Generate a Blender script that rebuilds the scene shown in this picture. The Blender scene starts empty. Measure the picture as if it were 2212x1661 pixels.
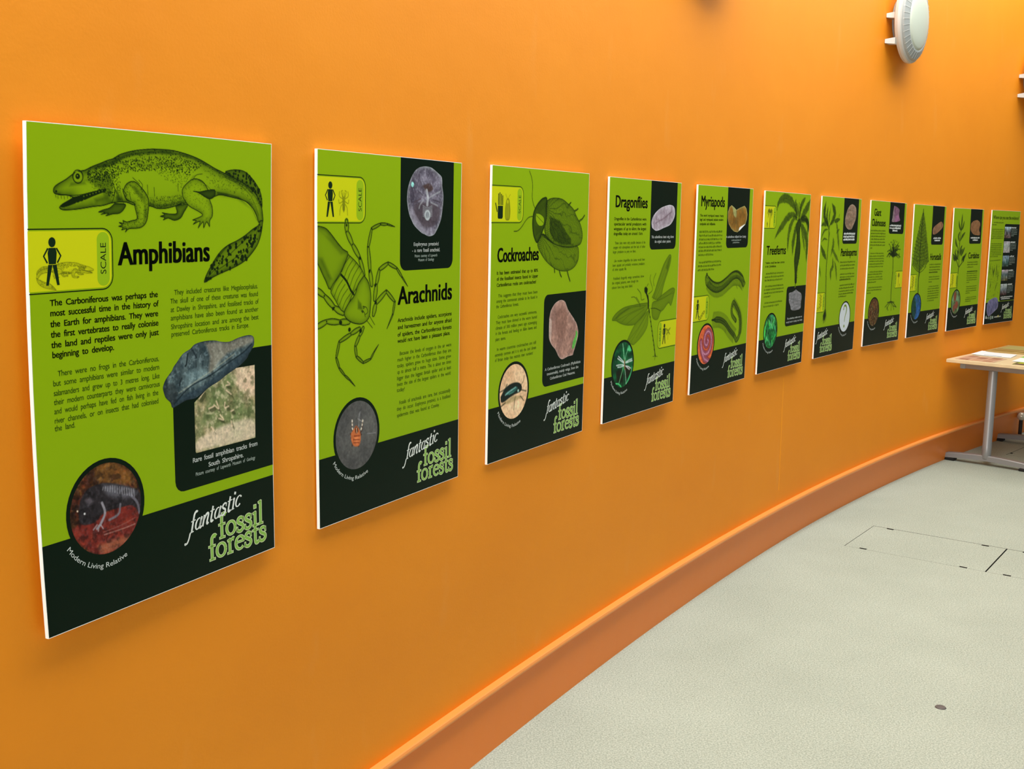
import bpy, math, random
import numpy as np
from mathutils import Vector, Matrix
from mathutils.geometry import tessellate_polygon

# ------------------------------------------------------------ camera, light, exposure
scene = bpy.context.scene
col = scene.collection
EYE = 1.62
def make_camera():
    cd = bpy.data.cameras.new('camera'); co = bpy.data.objects.new('camera', cd); col.objects.link(co)
    cd.sensor_fit = 'HORIZONTAL'; cd.sensor_width = 36.0; cd.lens = 2398.617 / 2212 * 36.0
    cd.clip_start = 0.05; cd.clip_end = 200
    p, r = math.radians(8.50018), math.radians(1.107413)
    c, s, cr, sr = math.cos(p), math.sin(p), math.cos(r), math.sin(r)
    R = Vector((1, 0, 0)); U = Vector((0, s, c)); F = Vector((0, c, -s))
    X = R * cr + U * sr; Y = R * -sr + U * cr; Zv = -F
    m = Matrix(((X.x, Y.x, Zv.x, 0), (X.y, Y.y, Zv.y, 0), (X.z, Y.z, Zv.z, EYE), (0, 0, 0, 1)))
    co.matrix_world = m
    scene.camera = co
make_camera()
scene.view_settings.view_transform = 'Standard'
scene.view_settings.look = 'None'
scene.view_settings.exposure = 0.0
scene.view_settings.gamma = 1.0
scene.view_settings.use_curve_mapping = False
SKY_STRENGTH = 0.165
ROOFLIGHT_POWER = 140.0
world = bpy.data.worlds.new('overcast_sky'); scene.world = world; world.use_nodes = True
wn = world.node_tree.nodes; wl = world.node_tree.links
bg = wn['Background']
tc = wn.new('ShaderNodeTexCoord'); sx = wn.new('ShaderNodeSeparateXYZ'); mr = wn.new('ShaderNodeMapRange')
mr.inputs['From Min'].default_value = -0.1; mr.inputs['From Max'].default_value = 1.0
rp = wn.new('ShaderNodeValToRGB')
rp.color_ramp.elements[0].color = (0.80, 0.83, 0.84, 1); rp.color_ramp.elements[1].color = (1.0, 1.0, 0.96, 1)
wl.new(tc.outputs['Generated'], sx.inputs[0]); wl.new(sx.outputs['Z'], mr.inputs['Value']); wl.new(mr.outputs[0], rp.inputs[0])
wl.new(rp.outputs[0], bg.inputs['Color']); bg.inputs['Strength'].default_value = SKY_STRENGTH

TH = math.radians(55); TV = np.array([math.cos(TH), math.sin(TH)]); NV = np.array([math.sin(TH), -math.cos(TH)])
CO = [0.0005532, 0.0090415, -0.1638309, -1.4824625]
def wall_xy(t, o):
    t = np.asarray(t, float)
    n = np.polyval(CO, t) + o
    return t[..., None] * TV + n[..., None] * NV if t.ndim else t * TV + n * NV
def wall_dir(t):
    d = wall_xy(t + .01, 0) - wall_xy(t - .01, 0); return d / np.linalg.norm(d)

def area_light(name, loc, target, sx_, sy_, power, colr, spread=180):
    ld = bpy.data.lights.new(name, 'AREA'); ld.shape = 'RECTANGLE'; ld.size = sx_; ld.size_y = sy_; ld.energy = power; ld.color = colr
    ld.spread = math.radians(spread)
    lo = bpy.data.objects.new(name, ld); col.objects.link(lo); lo.location = loc
    lo.rotation_euler = (Vector(target) - Vector(loc)).to_track_quat('-Z', 'Y').to_euler()
    return lo
# the long rooflight above the curved wall: daylight
for tt, pw in ((0.1, .88), (4.1, 1.05), (8.0, .84)):
    x, y = wall_xy(tt, 0.75); d = wall_dir(tt)
    lo = area_light('rooflight_daylight', (x, y, 4.2), (x, y, 0), 4.0, 1.2, ROOFLIGHT_POWER * pw, (1.0, 1.0, 0.97))
    lo.rotation_euler = (0, 0, math.atan2(d[1], d[0]))

# daylight from the window end of the room, behind the camera
_x, _y = wall_xy(-4.6, 1.7); _a, _b = wall_xy(5.0, 0.6)
area_light('window_daylight', (_x, _y, 1.9), (_a, _b, 1.5), 2.4, 2.4, 62.0, (0.97, 0.99, 1.0), 90)

# ------------------------------------------------------------ helpers
def lin(c):
    c = np.asarray(c, float) / 255.0
    return np.where(c <= 0.04045, c / 12.92, ((c + 0.055) / 1.055) ** 2.4)
MC = {}
def mat(name, rgb, rough=0.5, metal=0.0, spec=0.4, bump=None, mottled=None):
    if name in MC: return MC[name]
    m = bpy.data.materials.new(name); m.use_nodes = True; n = m.node_tree.nodes; l = m.node_tree.links
    b = n['Principled BSDF']; c = lin(rgb)
    b.inputs['Base Color'].default_value = (*c, 1); b.inputs['Roughness'].default_value = rough
    b.inputs['Metallic'].default_value = metal; b.inputs['Specular IOR Level'].default_value = spec
    if mottled or bump:
        tc = n.new('ShaderNodeTexCoord')
    if mottled:
        sc, amt = mottled
        nz = n.new('ShaderNodeTexNoise'); nz.inputs['Scale'].default_value = sc; nz.inputs['Detail'].default_value = 5
        l.new(tc.outputs['Object'], nz.inputs['Vector'])
        r = n.new('ShaderNodeValToRGB'); r.color_ramp.elements[0].position = .3; r.color_ramp.elements[1].position = .7
        r.color_ramp.elements[0].color = (*(c * (1 - amt)), 1); r.color_ramp.elements[1].color = (*np.minimum(c * (1 + amt), 1), 1)
        l.new(nz.outputs['Fac'], r.inputs[0]); l.new(r.outputs[0], b.inputs['Base Color'])
    if bump:
        sc, st, ds = bump
        nb = n.new('ShaderNodeTexNoise'); nb.inputs['Scale'].default_value = sc; nb.inputs['Detail'].default_value = 3
        l.new(tc.outputs['Object'], nb.inputs['Vector'])
        bp = n.new('ShaderNodeBump'); bp.inputs['Strength'].default_value = st; bp.inputs['Distance'].default_value = ds
        l.new(nb.outputs['Fac'], bp.inputs['Height']); l.new(bp.outputs[0], b.inputs['Normal'])
    MC[name] = m; return m
def inkmat(rgb, rough=0.4):
    return mat('print_%d_%d_%d' % tuple(int(v) for v in rgb), rgb, rough, 0, 0.09)
m = bpy.data.materials.new('print_photo'); m.use_nodes = True
_a = m.node_tree.nodes.new('ShaderNodeAttribute'); _a.attribute_name = 'Col'
_b = m.node_tree.nodes['Principled BSDF']; _b.inputs['Roughness'].default_value = .4; _b.inputs['Specular IOR Level'].default_value = .09
m.node_tree.links.new(_a.outputs['Color'], _b.inputs['Base Color'])
PHOTO = m
def add(name, verts, faces, m, parent=None, smooth=False, mats=None, fm=None):
    me = bpy.data.meshes.new(name)
    me.from_pydata([tuple(map(float, v)) for v in verts], [], [tuple(map(int, f)) for f in faces]); me.update()
    for x in (mats or [m]): me.materials.append(x)
    if fm is not None: me.polygons.foreach_set('material_index', fm)
    if smooth: me.polygons.foreach_set('use_smooth', [True] * len(me.polygons))
    o = bpy.data.objects.new(name, me); col.objects.link(o)
    if parent: o.parent = parent
    return o
def add_fast(name, V, F, m, parent, colors=None):
    # V (n,3) F (k,3|4) numpy
    me = bpy.data.meshes.new(name); V = np.asarray(V, np.float32); F = np.asarray(F, np.int32); k = F.shape[1]
    me.vertices.add(len(V)); me.vertices.foreach_set('co', V.ravel())
    me.loops.add(F.size); me.loops.foreach_set('vertex_index', F.ravel())
    me.polygons.add(len(F)); me.polygons.foreach_set('loop_start', np.arange(0, F.size, k, dtype=np.int32))
    me.update(calc_edges=True)
    if colors is not None:
        at = me.color_attributes.new('Col', 'FLOAT_COLOR', 'POINT'); at.data.foreach_set('color', np.asarray(colors, np.float32).ravel())
    me.materials.append(m); me.validate()
    o = bpy.data.objects.new(name, me); col.objects.link(o)
    if parent: o.parent = parent
    return o
def empty(name, loc, rz=0):
    o = bpy.data.objects.new(name, None); col.objects.link(o); o.location = loc; o.rotation_euler = (0, 0, rz); o.empty_display_size = .1
    return o
def tag(o, label=None, cat=None, group=None, kind=None):
    if label: o['label'] = label
    if cat: o['category'] = cat
    if group: o['group'] = group
    if kind: o['kind'] = kind
    return o
def loft(rings, closed_ring=True, caps=True):
    V = []; F = []; n = len(rings[0])
    for r in rings: V += [tuple(p) for p in r]
    for i in range(len(rings) - 1):
        for j in range(n if closed_ring else n - 1):
            a = i * n + j; b = i * n + (j + 1) % n
            F.append((a, b, b + n, a + n))
    if caps and closed_ring:
        F.append(tuple(reversed(range(n)))); F.append(tuple(range((len(rings) - 1) * n, len(rings) * n)))
    return V, F
def box(x0, y0, z0, x1, y1, z1, b=0.0):
    # box with chamfered vertical profile
    def ring(z, i): return [(x0 + i, y0 + i, z), (x1 - i, y0 + i, z), (x1 - i, y1 - i, z), (x0 + i, y1 - i, z)]
    if b <= 0: return loft([ring(z0, 0), ring(z1, 0)])
    return loft([ring(z0, b), ring(z0 + b, 0), ring(z1 - b, 0), ring(z1, b)])
def lathe(prof, n=32, axis='z'):
    rings = []
    for r, z in prof:
        rings.append([(r * math.cos(2 * math.pi * j / n), r * math.sin(2 * math.pi * j / n), z) for j in range(n)])
    V, F = loft(rings)
    return V, F

# ------------------------------------------------------------ room
ORANGE = mat('orange_wall_paint', (241, 143, 26), 0.62, 0, 0.3)
def wall_paint():
    m = ORANGE; n = m.node_tree.nodes; l = m.node_tree.links; b = n['Principled BSDF']
    tc = n.new('ShaderNodeTexCoord')
    nz = n.new('ShaderNodeTexNoise'); nz.inputs['Scale'].default_value = 1.3; nz.inputs['Detail'].default_value = 6; nz.inputs['Roughness'].default_value = .6
    l.new(tc.outputs['Object'], nz.inputs['Vector'])
    r = n.new('ShaderNodeValToRGB'); r.color_ramp.elements[0].position = .3; r.color_ramp.elements[1].position = .72
    r.color_ramp.elements[0].color = (*lin((240, 143, 15)), 1); r.color_ramp.elements[1].color = (*lin((245, 149, 20)), 1)
    l.new(nz.outputs['Fac'], r.inputs[0])
    # scuffs: pale short vertical smears
    mp = n.new('ShaderNodeMapping'); mp.inputs['Scale'].default_value = (3.2, 3.2, 1.1); l.new(tc.outputs['Object'], mp.inputs[0])
    n2 = n.new('ShaderNodeTexNoise'); n2.inputs['Scale'].default_value = 2.2; n2.inputs['Detail'].default_value = 4; l.new(mp.outputs[0], n2.inputs['Vector'])
    r2 = n.new('ShaderNodeValToRGB'); r2.color_ramp.elements[0].position = .66; r2.color_ramp.elements[1].position = .80
    r2.color_ramp.elements[0].color = (0, 0, 0, 1); r2.color_ramp.elements[1].color = (.14, .14, .14, 1); l.new(n2.outputs['Fac'], r2.inputs[0])
    mx = n.new('ShaderNodeMix'); mx.data_type = 'RGBA'; l.new(r2.outputs[0], mx.inputs[0]); l.new(r.outputs[0], mx.inputs[6])
    mx.inputs[7].default_value = (*lin((250, 186, 110)), 1)
    l.new(mx.outputs[2], b.inputs['Base Color'])
    nb = n.new('ShaderNodeTexNoise'); nb.inputs['Scale'].default_value = 160; nb.inputs['Detail'].default_value = 3; l.new(tc.outputs['Object'], nb.inputs['Vector'])
    nb2 = n.new('ShaderNodeTexNoise'); nb2.inputs['Scale'].default_value = 9; nb2.inputs['Detail'].default_value = 2; l.new(tc.outputs['Object'], nb2.inputs['Vector'])
    bp = n.new('ShaderNodeBump'); bp.inputs['Strength'].default_value = .25; bp.inputs['Distance'].default_value = .001; l.new(nb.outputs['Fac'], bp.inputs['Height'])
    bp2 = n.new('ShaderNodeBump'); bp2.inputs['Strength'].default_value = .3; bp2.inputs['Distance'].default_value = .004; l.new(nb2.outputs['Fac'], bp2.inputs['Height'])
    l.new(bp.outputs[0], bp2.inputs['Normal']); l.new(bp2.outputs[0], b.inputs['Normal'])
wall_paint()
SKIRT = mat('orange_skirting_gloss', (240, 130, 32), 0.42, 0, 0.4, bump=(60, .1, .001))
WALL_BACK = -0.0162
LZ = EYE - 1.405
LP = np.polyfit([1.99, 3.03, 5.38, 7.43, 8.66, 9.49], [-.038, -.027, .002, .049, .078, .098], 2)
FP = np.polyfit([2.47, 3.25, 3.59, 5.46, 7.57, 8.31, 8.82, 9.66], [-.037, -.025, -.016, -.017, .017, .026, .029, .054], 2)
def lo_(t): return np.polyval(LP, np.clip(t, 0.5, 11)) - .012
def fo_(t): return np.polyval(FP, np.clip(t, 0.5, 11)) - .012
def build_room():
    T = np.arange(-3.0, 15.01, 0.25)
    Zs = [LZ - .02, .35, .5, .7, .9, 3.4, 4.4]
    front = []
    for t in T:
        row = []
        for z in Zs:
            if z <= LZ: o = lo_(t)
            elif z < .9: a = (z - LZ) / (.9 - LZ); a = a * a * (3 - 2 * a); o = lo_(t) * (1 - a) + WALL_BACK * a
            else: o = WALL_BACK
            x, y = wall_xy(t, o); row.append((x, y, z))
        front.append(row)
    V = []; F = []; nz = len(Zs)
    for row in front: V += row
    nb = len(V)
    for t in T:
        x, y = wall_xy(t, -.25); V += [(x, y, 0), (x, y, Zs[-1])]
    for i in range(len(T) - 1):
        for j in range(nz - 1):
            a = i * nz + j; F.append((a, a + nz, a + nz + 1, a + 1))
        b = nb + 2 * i; F.append((b, b + 1, b + 3, b + 2))
        F.append((i * nz + nz - 1, (i + 1) * nz + nz - 1, b + 3, b + 1))
    nb2 = len(V)
    for t in T:
        x, y = wall_xy(t, min(lo_(t), fo_(t)) - .07); x2, y2 = wall_xy(t, lo_(t)); V += [(x, y, 0), (x, y, LZ - .02), (x2, y2, LZ - .02)]
    for i in range(len(T) - 1):
        b = nb2 + 3 * i; F += [(b, b + 3, b + 4, b + 1), (b + 1, b + 4, b + 5, b + 2)]
    w = add('wall_left', V, F, ORANGE, smooth=True); tag(w, kind='structure')
    w.data.polygons.foreach_set('use_smooth', [True] * len(w.data.polygons))
    # skirting with projecting lip
    Tb = np.arange(-2.0, 14.01, 0.125)
    rings = []; caps = []
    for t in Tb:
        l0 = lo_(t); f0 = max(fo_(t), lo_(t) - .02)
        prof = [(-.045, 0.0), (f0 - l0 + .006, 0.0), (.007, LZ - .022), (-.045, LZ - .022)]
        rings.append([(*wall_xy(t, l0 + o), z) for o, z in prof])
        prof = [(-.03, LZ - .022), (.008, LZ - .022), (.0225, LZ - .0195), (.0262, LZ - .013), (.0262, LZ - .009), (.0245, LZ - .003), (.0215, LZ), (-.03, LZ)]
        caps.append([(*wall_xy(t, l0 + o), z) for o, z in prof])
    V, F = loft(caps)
    c = add('trim_1', V, F, mat('ledge_lit_orange', (243, 150, 70), .4, 0, .4)); tag(c, kind='structure')  # lip coloured lighter than the skirting to paint in light on its top
    V, F = loft(rings)
    b = add('baseboard_left', V, F, SKIRT); tag(b, kind='structure')
    # fine filled seam in the plaster
    tS = 5.25
    rings = []
    for z in np.linspace(.29, .86, 10):
        a = (z - LZ) / (.9 - LZ); a = a * a * (3 - 2 * a); o = lo_(tS) * (1 - a) + WALL_BACK * a + .0004
        rings.append([(*wall_xy(tS - .0022, o), z), (*wall_xy(tS, o + .0012), z), (*wall_xy(tS + .0022, o), z), (*wall_xy(tS, o - .003), z)])
    V, F = loft(rings)
    add('plaster_seam', V, F, mat('seam_paint', (246, 160, 30), .5), w)
    # floor with openings for the access covers
    FLOOR = floor_mat()
    T = np.arange(-3.0, 14.01, 0.5)
    outline = [tuple(wall_xy(t, -.2)) for t in T]
    e = outline[-1]; s = outline[0]
    outline = outline + [(e[0] + 6, e[1] - 6), (s[0] + 9, s[1] - 6)]
    u1 = np.array([.700, -.714]); u1 = np.array([2.269 - 1.713, 5.103 - 5.494]); u1 /= np.linalg.norm(u1); u2 = np.array([-u1[1], u1[0]])
    org = np.array([1.713, 5.494])
    covers = []   # origin, along, across, size
    covers.append((org, .680, .478)); covers.append((org + u1 * .682, .68, .478))
    v1 = np.array([.671, .741]); 
    hol = [[org, org + u1 * 1.362, org + u1 * 1.362 + u2 * .478, org + u2 * .478]]
    h2 = np.array([3.581, 7.876]); w1 = np.array([3.842 - 3.581, 8.164 - 7.876]); w1 /= np.linalg.norm(w1); w2 = np.array([w1[1], -w1[0]])
    hol.append([h2, h2 + w1 * .62, h2 + w1 * .62 + w2 * .46, h2 + w2 * .46])
    loops = [[Vector((p[0], p[1], 0)) for p in outline]] + [[Vector((p[0], p[1], 0)) for p in h] for h in hol]
    tris = tessellate_polygon(loops)
    vs = [v for lp in loops for v in lp]
    F = []
    for t in tris:
        a, b_, c = [vs[i] for i in t]
        F.append(t if (b_ - a).cross(c - a).z > 0 else tuple(reversed(t)))
    V = [tuple(v) for v in vs]; nT = len(F)
    nO = len(outline); k = nO
    for h in hol:
        base = len(V); V += [(p[0], p[1], -.02) for p in h]
        for j in range(4): F.append((k + j, k + (j + 1) % 4, base + (j + 1) % 4, base + j))
        F.append((base, base + 1, base + 2, base + 3)); k += 4
    dark = mat('cover_gap_dark', (46, 42, 36), .9)  # dark colour for cover sides, opening sides and pits
    fl = add('floor', V, F, FLOOR, mats=[FLOOR, dark], fm=[0] * nT + [1] * (len(F) - nT)); tag(fl, kind='structure')
    def cover(o_, a, b_, L, W, g0, notches):
        # a along L, b_ across W; outline with lifting notches
        g = .0028
        pts = []
        def P(u, v): q_ = o_ + a * u + b_ * v; return (q_[0], q_[1])
        s1 = [(.0 + g0, g)]
        for c0 in notches: s1 += [(c0, g), (c0, g + .016), (c0 + .036, g + .016), (c0 + .036, g)]
        s1 += [(L - g0, g), (L - g0, W - g)]
        for c0 in reversed(notches): s1 += [(c0 + .036, W - g), (c0 + .036, W - g - .016), (c0, W - g - .016), (c0, W - g)]
        s1 += [(g0, W - g)]
        ring = [P(*p) for p in s1]; n = len(ring)
        V = [(x, y, -.0004) for x, y in ring] + [(x, y, -.018) for x, y in ring]
        F = [tuple(range(n))] + [tuple(reversed(range(n, 2 * n)))] + [(j, j + n, (j + 1) % n + n, (j + 1) % n) for j in range(n)]
        o = add('access_cover', V, F, FLOOR, fl, mats=[FLOOR, dark], fm=[0] + [1] * (n + 1))
        return o
    for oo, L, Wd in covers: cover(oo, u1, u2, L, Wd, .0024, (.075, L - .12))
    cover(h2, w1, w2, .62, .46, .004, (.07, .50))
    for h in hol:
        V = [(p[0], p[1], -.0195) for p in h]; add('cover_pit', V, [(0, 1, 2, 3)], dark, fl)
    # small screw cap trodden into the floor
    V, F = lathe([(.001, 0.0), (.019, 0.0), (.017, .0025), (.008, .003), (.001, .003)], 14)
    o = add('floor_stud', V, F, mat('stud_metal', (92, 88, 86), .5, .4)); o.location = (1.482, 3.585, 0.0)
    tag(o, 'small flat grey disc lying alone on the open speckled floor', 'stud')
def floor_mat():
    m = bpy.data.materials.new('speckled_floor'); m.use_nodes = True; n = m.node_tree.nodes; l = m.node_tree.links
    b = n['Principled BSDF']; b.inputs['Roughness'].default_value = .75; b.inputs['Specular IOR Level'].default_value = .25
    tc = n.new('ShaderNodeTexCoord')
    def noise(sc, det=3, ro=.6):
        z = n.new('ShaderNodeTexNoise'); z.inputs['Scale'].default_value = sc; z.inputs['Detail'].default_value = det; z.inputs['Roughness'].default_value = ro
        l.new(tc.outputs['Object'], z.inputs['Vector']); return z
    def ramp(src, p0, c0, p1, c1):
        r = n.new('ShaderNodeValToRGB'); r.color_ramp.elements[0].position = p0; r.color_ramp.elements[1].position = p1
        r.color_ramp.elements[0].color = (*lin(c0), 1); r.color_ramp.elements[1].color = (*lin(c1), 1); l.new(src, r.inputs[0]); return r.outputs[0]
    def mix(f, a, c):
        x = n.new('ShaderNodeMix'); x.data_type = 'RGBA'; l.new(f, x.inputs[0]); l.new(a, x.inputs[6])
        if isinstance(c, tuple): x.inputs[7].default_value = (*lin(c), 1)
        else: l.new(c, x.inputs[7])
        return x.outputs[2]
    base = ramp(noise(1.6, 6).outputs['Fac'], .3, FLOOR_A, .7, FLOOR_B)
    fine = ramp(noise(170, 2, .8).outputs['Fac'], .40, (70, 72, 62), .62, (250, 250, 240))
    x = n.new('ShaderNodeMix'); x.data_type = 'RGBA'; x.blend_type = 'SOFT_LIGHT'; x.inputs[0].default_value = .45
    l.new(base, x.inputs[6]); l.new(fine, x.inputs[7]); c = x.outputs[2]
    v = n.new('ShaderNodeTexVoronoi'); v.inputs['Scale'].default_value = 95; v.inputs['Randomness'].default_value = 1; l.new(tc.outputs['Object'], v.inputs['Vector'])
    sp = ramp(v.outputs['Distance'], .10, (255, 255, 255), .26, (0, 0, 0))
    nz = noise(40, 2); g = ramp(nz.outputs['Fac'], .50, (0, 0, 0), .62, (190, 190, 190))
    mu = n.new('ShaderNodeMath'); mu.operation = 'MULTIPLY'; l.new(sp, mu.inputs[0]); l.new(g, mu.inputs[1])
    c = mix(mu.outputs[0], c, (112, 108, 96))
    st = ramp(noise(7, 4).outputs['Fac'], .62, (0, 0, 0), .78, (70, 70, 70)); c = mix(st, c, (150, 140, 122))
    l.new(c, b.inputs['Base Color'])
    bp = n.new('ShaderNodeBump'); bp.inputs['Strength'].default_value = .12; bp.inputs['Distance'].default_value = .001
    l.new(noise(240, 2).outputs['Fac'], bp.inputs['Height']); l.new(bp.outputs[0], b.inputs['Normal'])
    return m
FLOOR_A = (162, 171, 159); FLOOR_B = (173, 182, 170)
build_room()

# ------------------------------------------------------------ glyphs
GC = {}
def glyph_cache():
    chars = "ABCDEFGHIJKLMNOPQRSTUVWXYZabcdefghijklmnopqrstuvwxyz0123456789.,;:!?'-()%"
    cu = bpy.data.curves.new('glyph', 'FONT'); cu.resolution_u = 3; cu.size = 1
    ob = bpy.data.objects.new('glyph', cu); col.objects.link(ob)
    def get(txt):
        cu.body = txt; bpy.context.view_layer.update()
        dg = bpy.context.evaluated_depsgraph_get(); me = bpy.data.meshes.new_from_object(ob.evaluated_get(dg))
        me.calc_loop_triangles()
        V = np.empty(len(me.vertices) * 3, np.float32); me.vertices.foreach_get('co', V); V = V.reshape(-1, 3)[:, :2].copy()
        T = np.empty(len(me.loop_triangles) * 3, np.int32); me.loop_triangles.foreach_get('vertices', T); T = T.reshape(-1, 3).copy()
        bpy.data.meshes.remove(me); return V, T
    HH = np.ptp(get('HH')[0][:, 0]); H = get('H')[0]; cap = H[:, 1].max()
    adv = {}
    for c in chars: adv[c] = (np.ptp(get('H' + c + 'H')[0][:, 0]) - HH) / cap
    for b, off in ((0, 0.0),):
        cu.offset = off
        for c in chars:
            cu.offset = min(off, .008) if c in 'MW' else off
            V, T = get(c); GC[(c, b)] = (V / cap, T)
    bpy.data.objects.remove(ob); bpy.data.curves.remove(cu)
    return adv
ADV = glyph_cache()

# ------------------------------------------------------------ posters: printed foam boards
WARP = [
[[[0.1, 1.57], [296.03, -1.62], [597.11, -2.85]], [[-9.45, 421.58], [287.68, 419.66], [589.52, 418.33]], [[-0.29, 841.33], [292.25, 840.76], [590.74, 839.51]]],
[[[-0.01, 0.39], [297.76, -0.23], [594.65, -0.12]], [[-3.61, 420.62], [295.38, 419.11], [593.46, 417.85]], [[-0.49, 842.62], [296.99, 840.41], [594.09, 837.92]]],
[[[1.08, 0.89], [298.46, -0.38], [594.5, -1.24]], [[-0.68, 420.65], [298.05, 418.6], [595.47, 416.7]], [[-1.67, 842.9], [296.74, 840.26], [594.12, 837.48]]],
[[[-0.67, 0.29], [297.4, -0.29], [594.02, -0.6]], [[1.3, 421.59], [299.68, 420.32], [596.68, 419.14]], [[0.44, 842.53], [297.97, 840.72], [594.29, 838.83]]],
[[[0.33, 0.58], [296.77, -0.52], [591.95, -1.42]], [[2.55, 419.86], [300.7, 418.24], [597.63, 416.69]], [[-0.58, 842.72], [298.4, 840.7], [596.3, 838.63]]],
[[[-3.21, -1.03], [296.61, -0.42], [594.67, 0.34]], [[3.52, 423.3], [301.73, 423.08], [598.24, 422.92]], [[3.16, 841.9], [299.08, 840.97], [593.44, 840.01]]],
[[[-2.47, -1.36], [294.6, -0.29], [589.59, 0.91]], [[3.92, 418.99], [302.36, 419.02], [598.75, 419.11]], [[2.28, 842.1], [301.55, 841.18], [598.84, 840.22]]],
[[[-2.47, -2.43], [293.5, 0.04], [588.19, 2.63]], [[4.13, 416.25], [302.22, 418.29], [599.06, 420.39]], [[2.22, 839.89], [301.96, 841.57], [600.5, 843.22]]],
[[[-6.14, -1.0], [291.5, 0.66], [587.05, 2.43]], [[4.6, 419.99], [303.01, 420.65], [599.37, 421.37]], [[6.17, 842.0], [304.95, 841.74], [601.72, 841.47]]],
[[[-8.42, 1.41], [285.87, 1.65], [578.8, 2.0]], [[4.89, 417.65], [302.81, 417.44], [599.39, 417.28]], [[9.0, 842.99], [310.25, 842.39], [610.19, 841.77]]],
[[[-5.43, 1.73], [289.01, 1.84], [583.44, 2.06]], [[4.95, 418.06], [302.19, 418.72], [599.47, 419.44]], [[5.97, 840.9], [305.67, 842.21], [605.45, 843.52]]]]
POS = [[-0.75988, 1.75632, 1.11239, 0.13715], [-0.42738, 2.42887, 1.07065, 0.14089], [-0.06599, 3.10461, 1.03981, 0.14591], [0.31427, 3.77669, 1.01301, 0.14532], [0.71982, 4.45062, 0.99418, 0.14763], [1.13454, 5.11305, 0.97465, 0.14656], [1.57474, 5.77892, 0.94194, 0.1444], [2.0326, 6.42933, 0.90685, 0.14087], [2.50062, 7.04497, 0.88662, 0.1363], [2.98027, 7.6315, 0.85566, 0.1302], [3.48252, 8.21039, 0.82417, 0.1303]]
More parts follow.
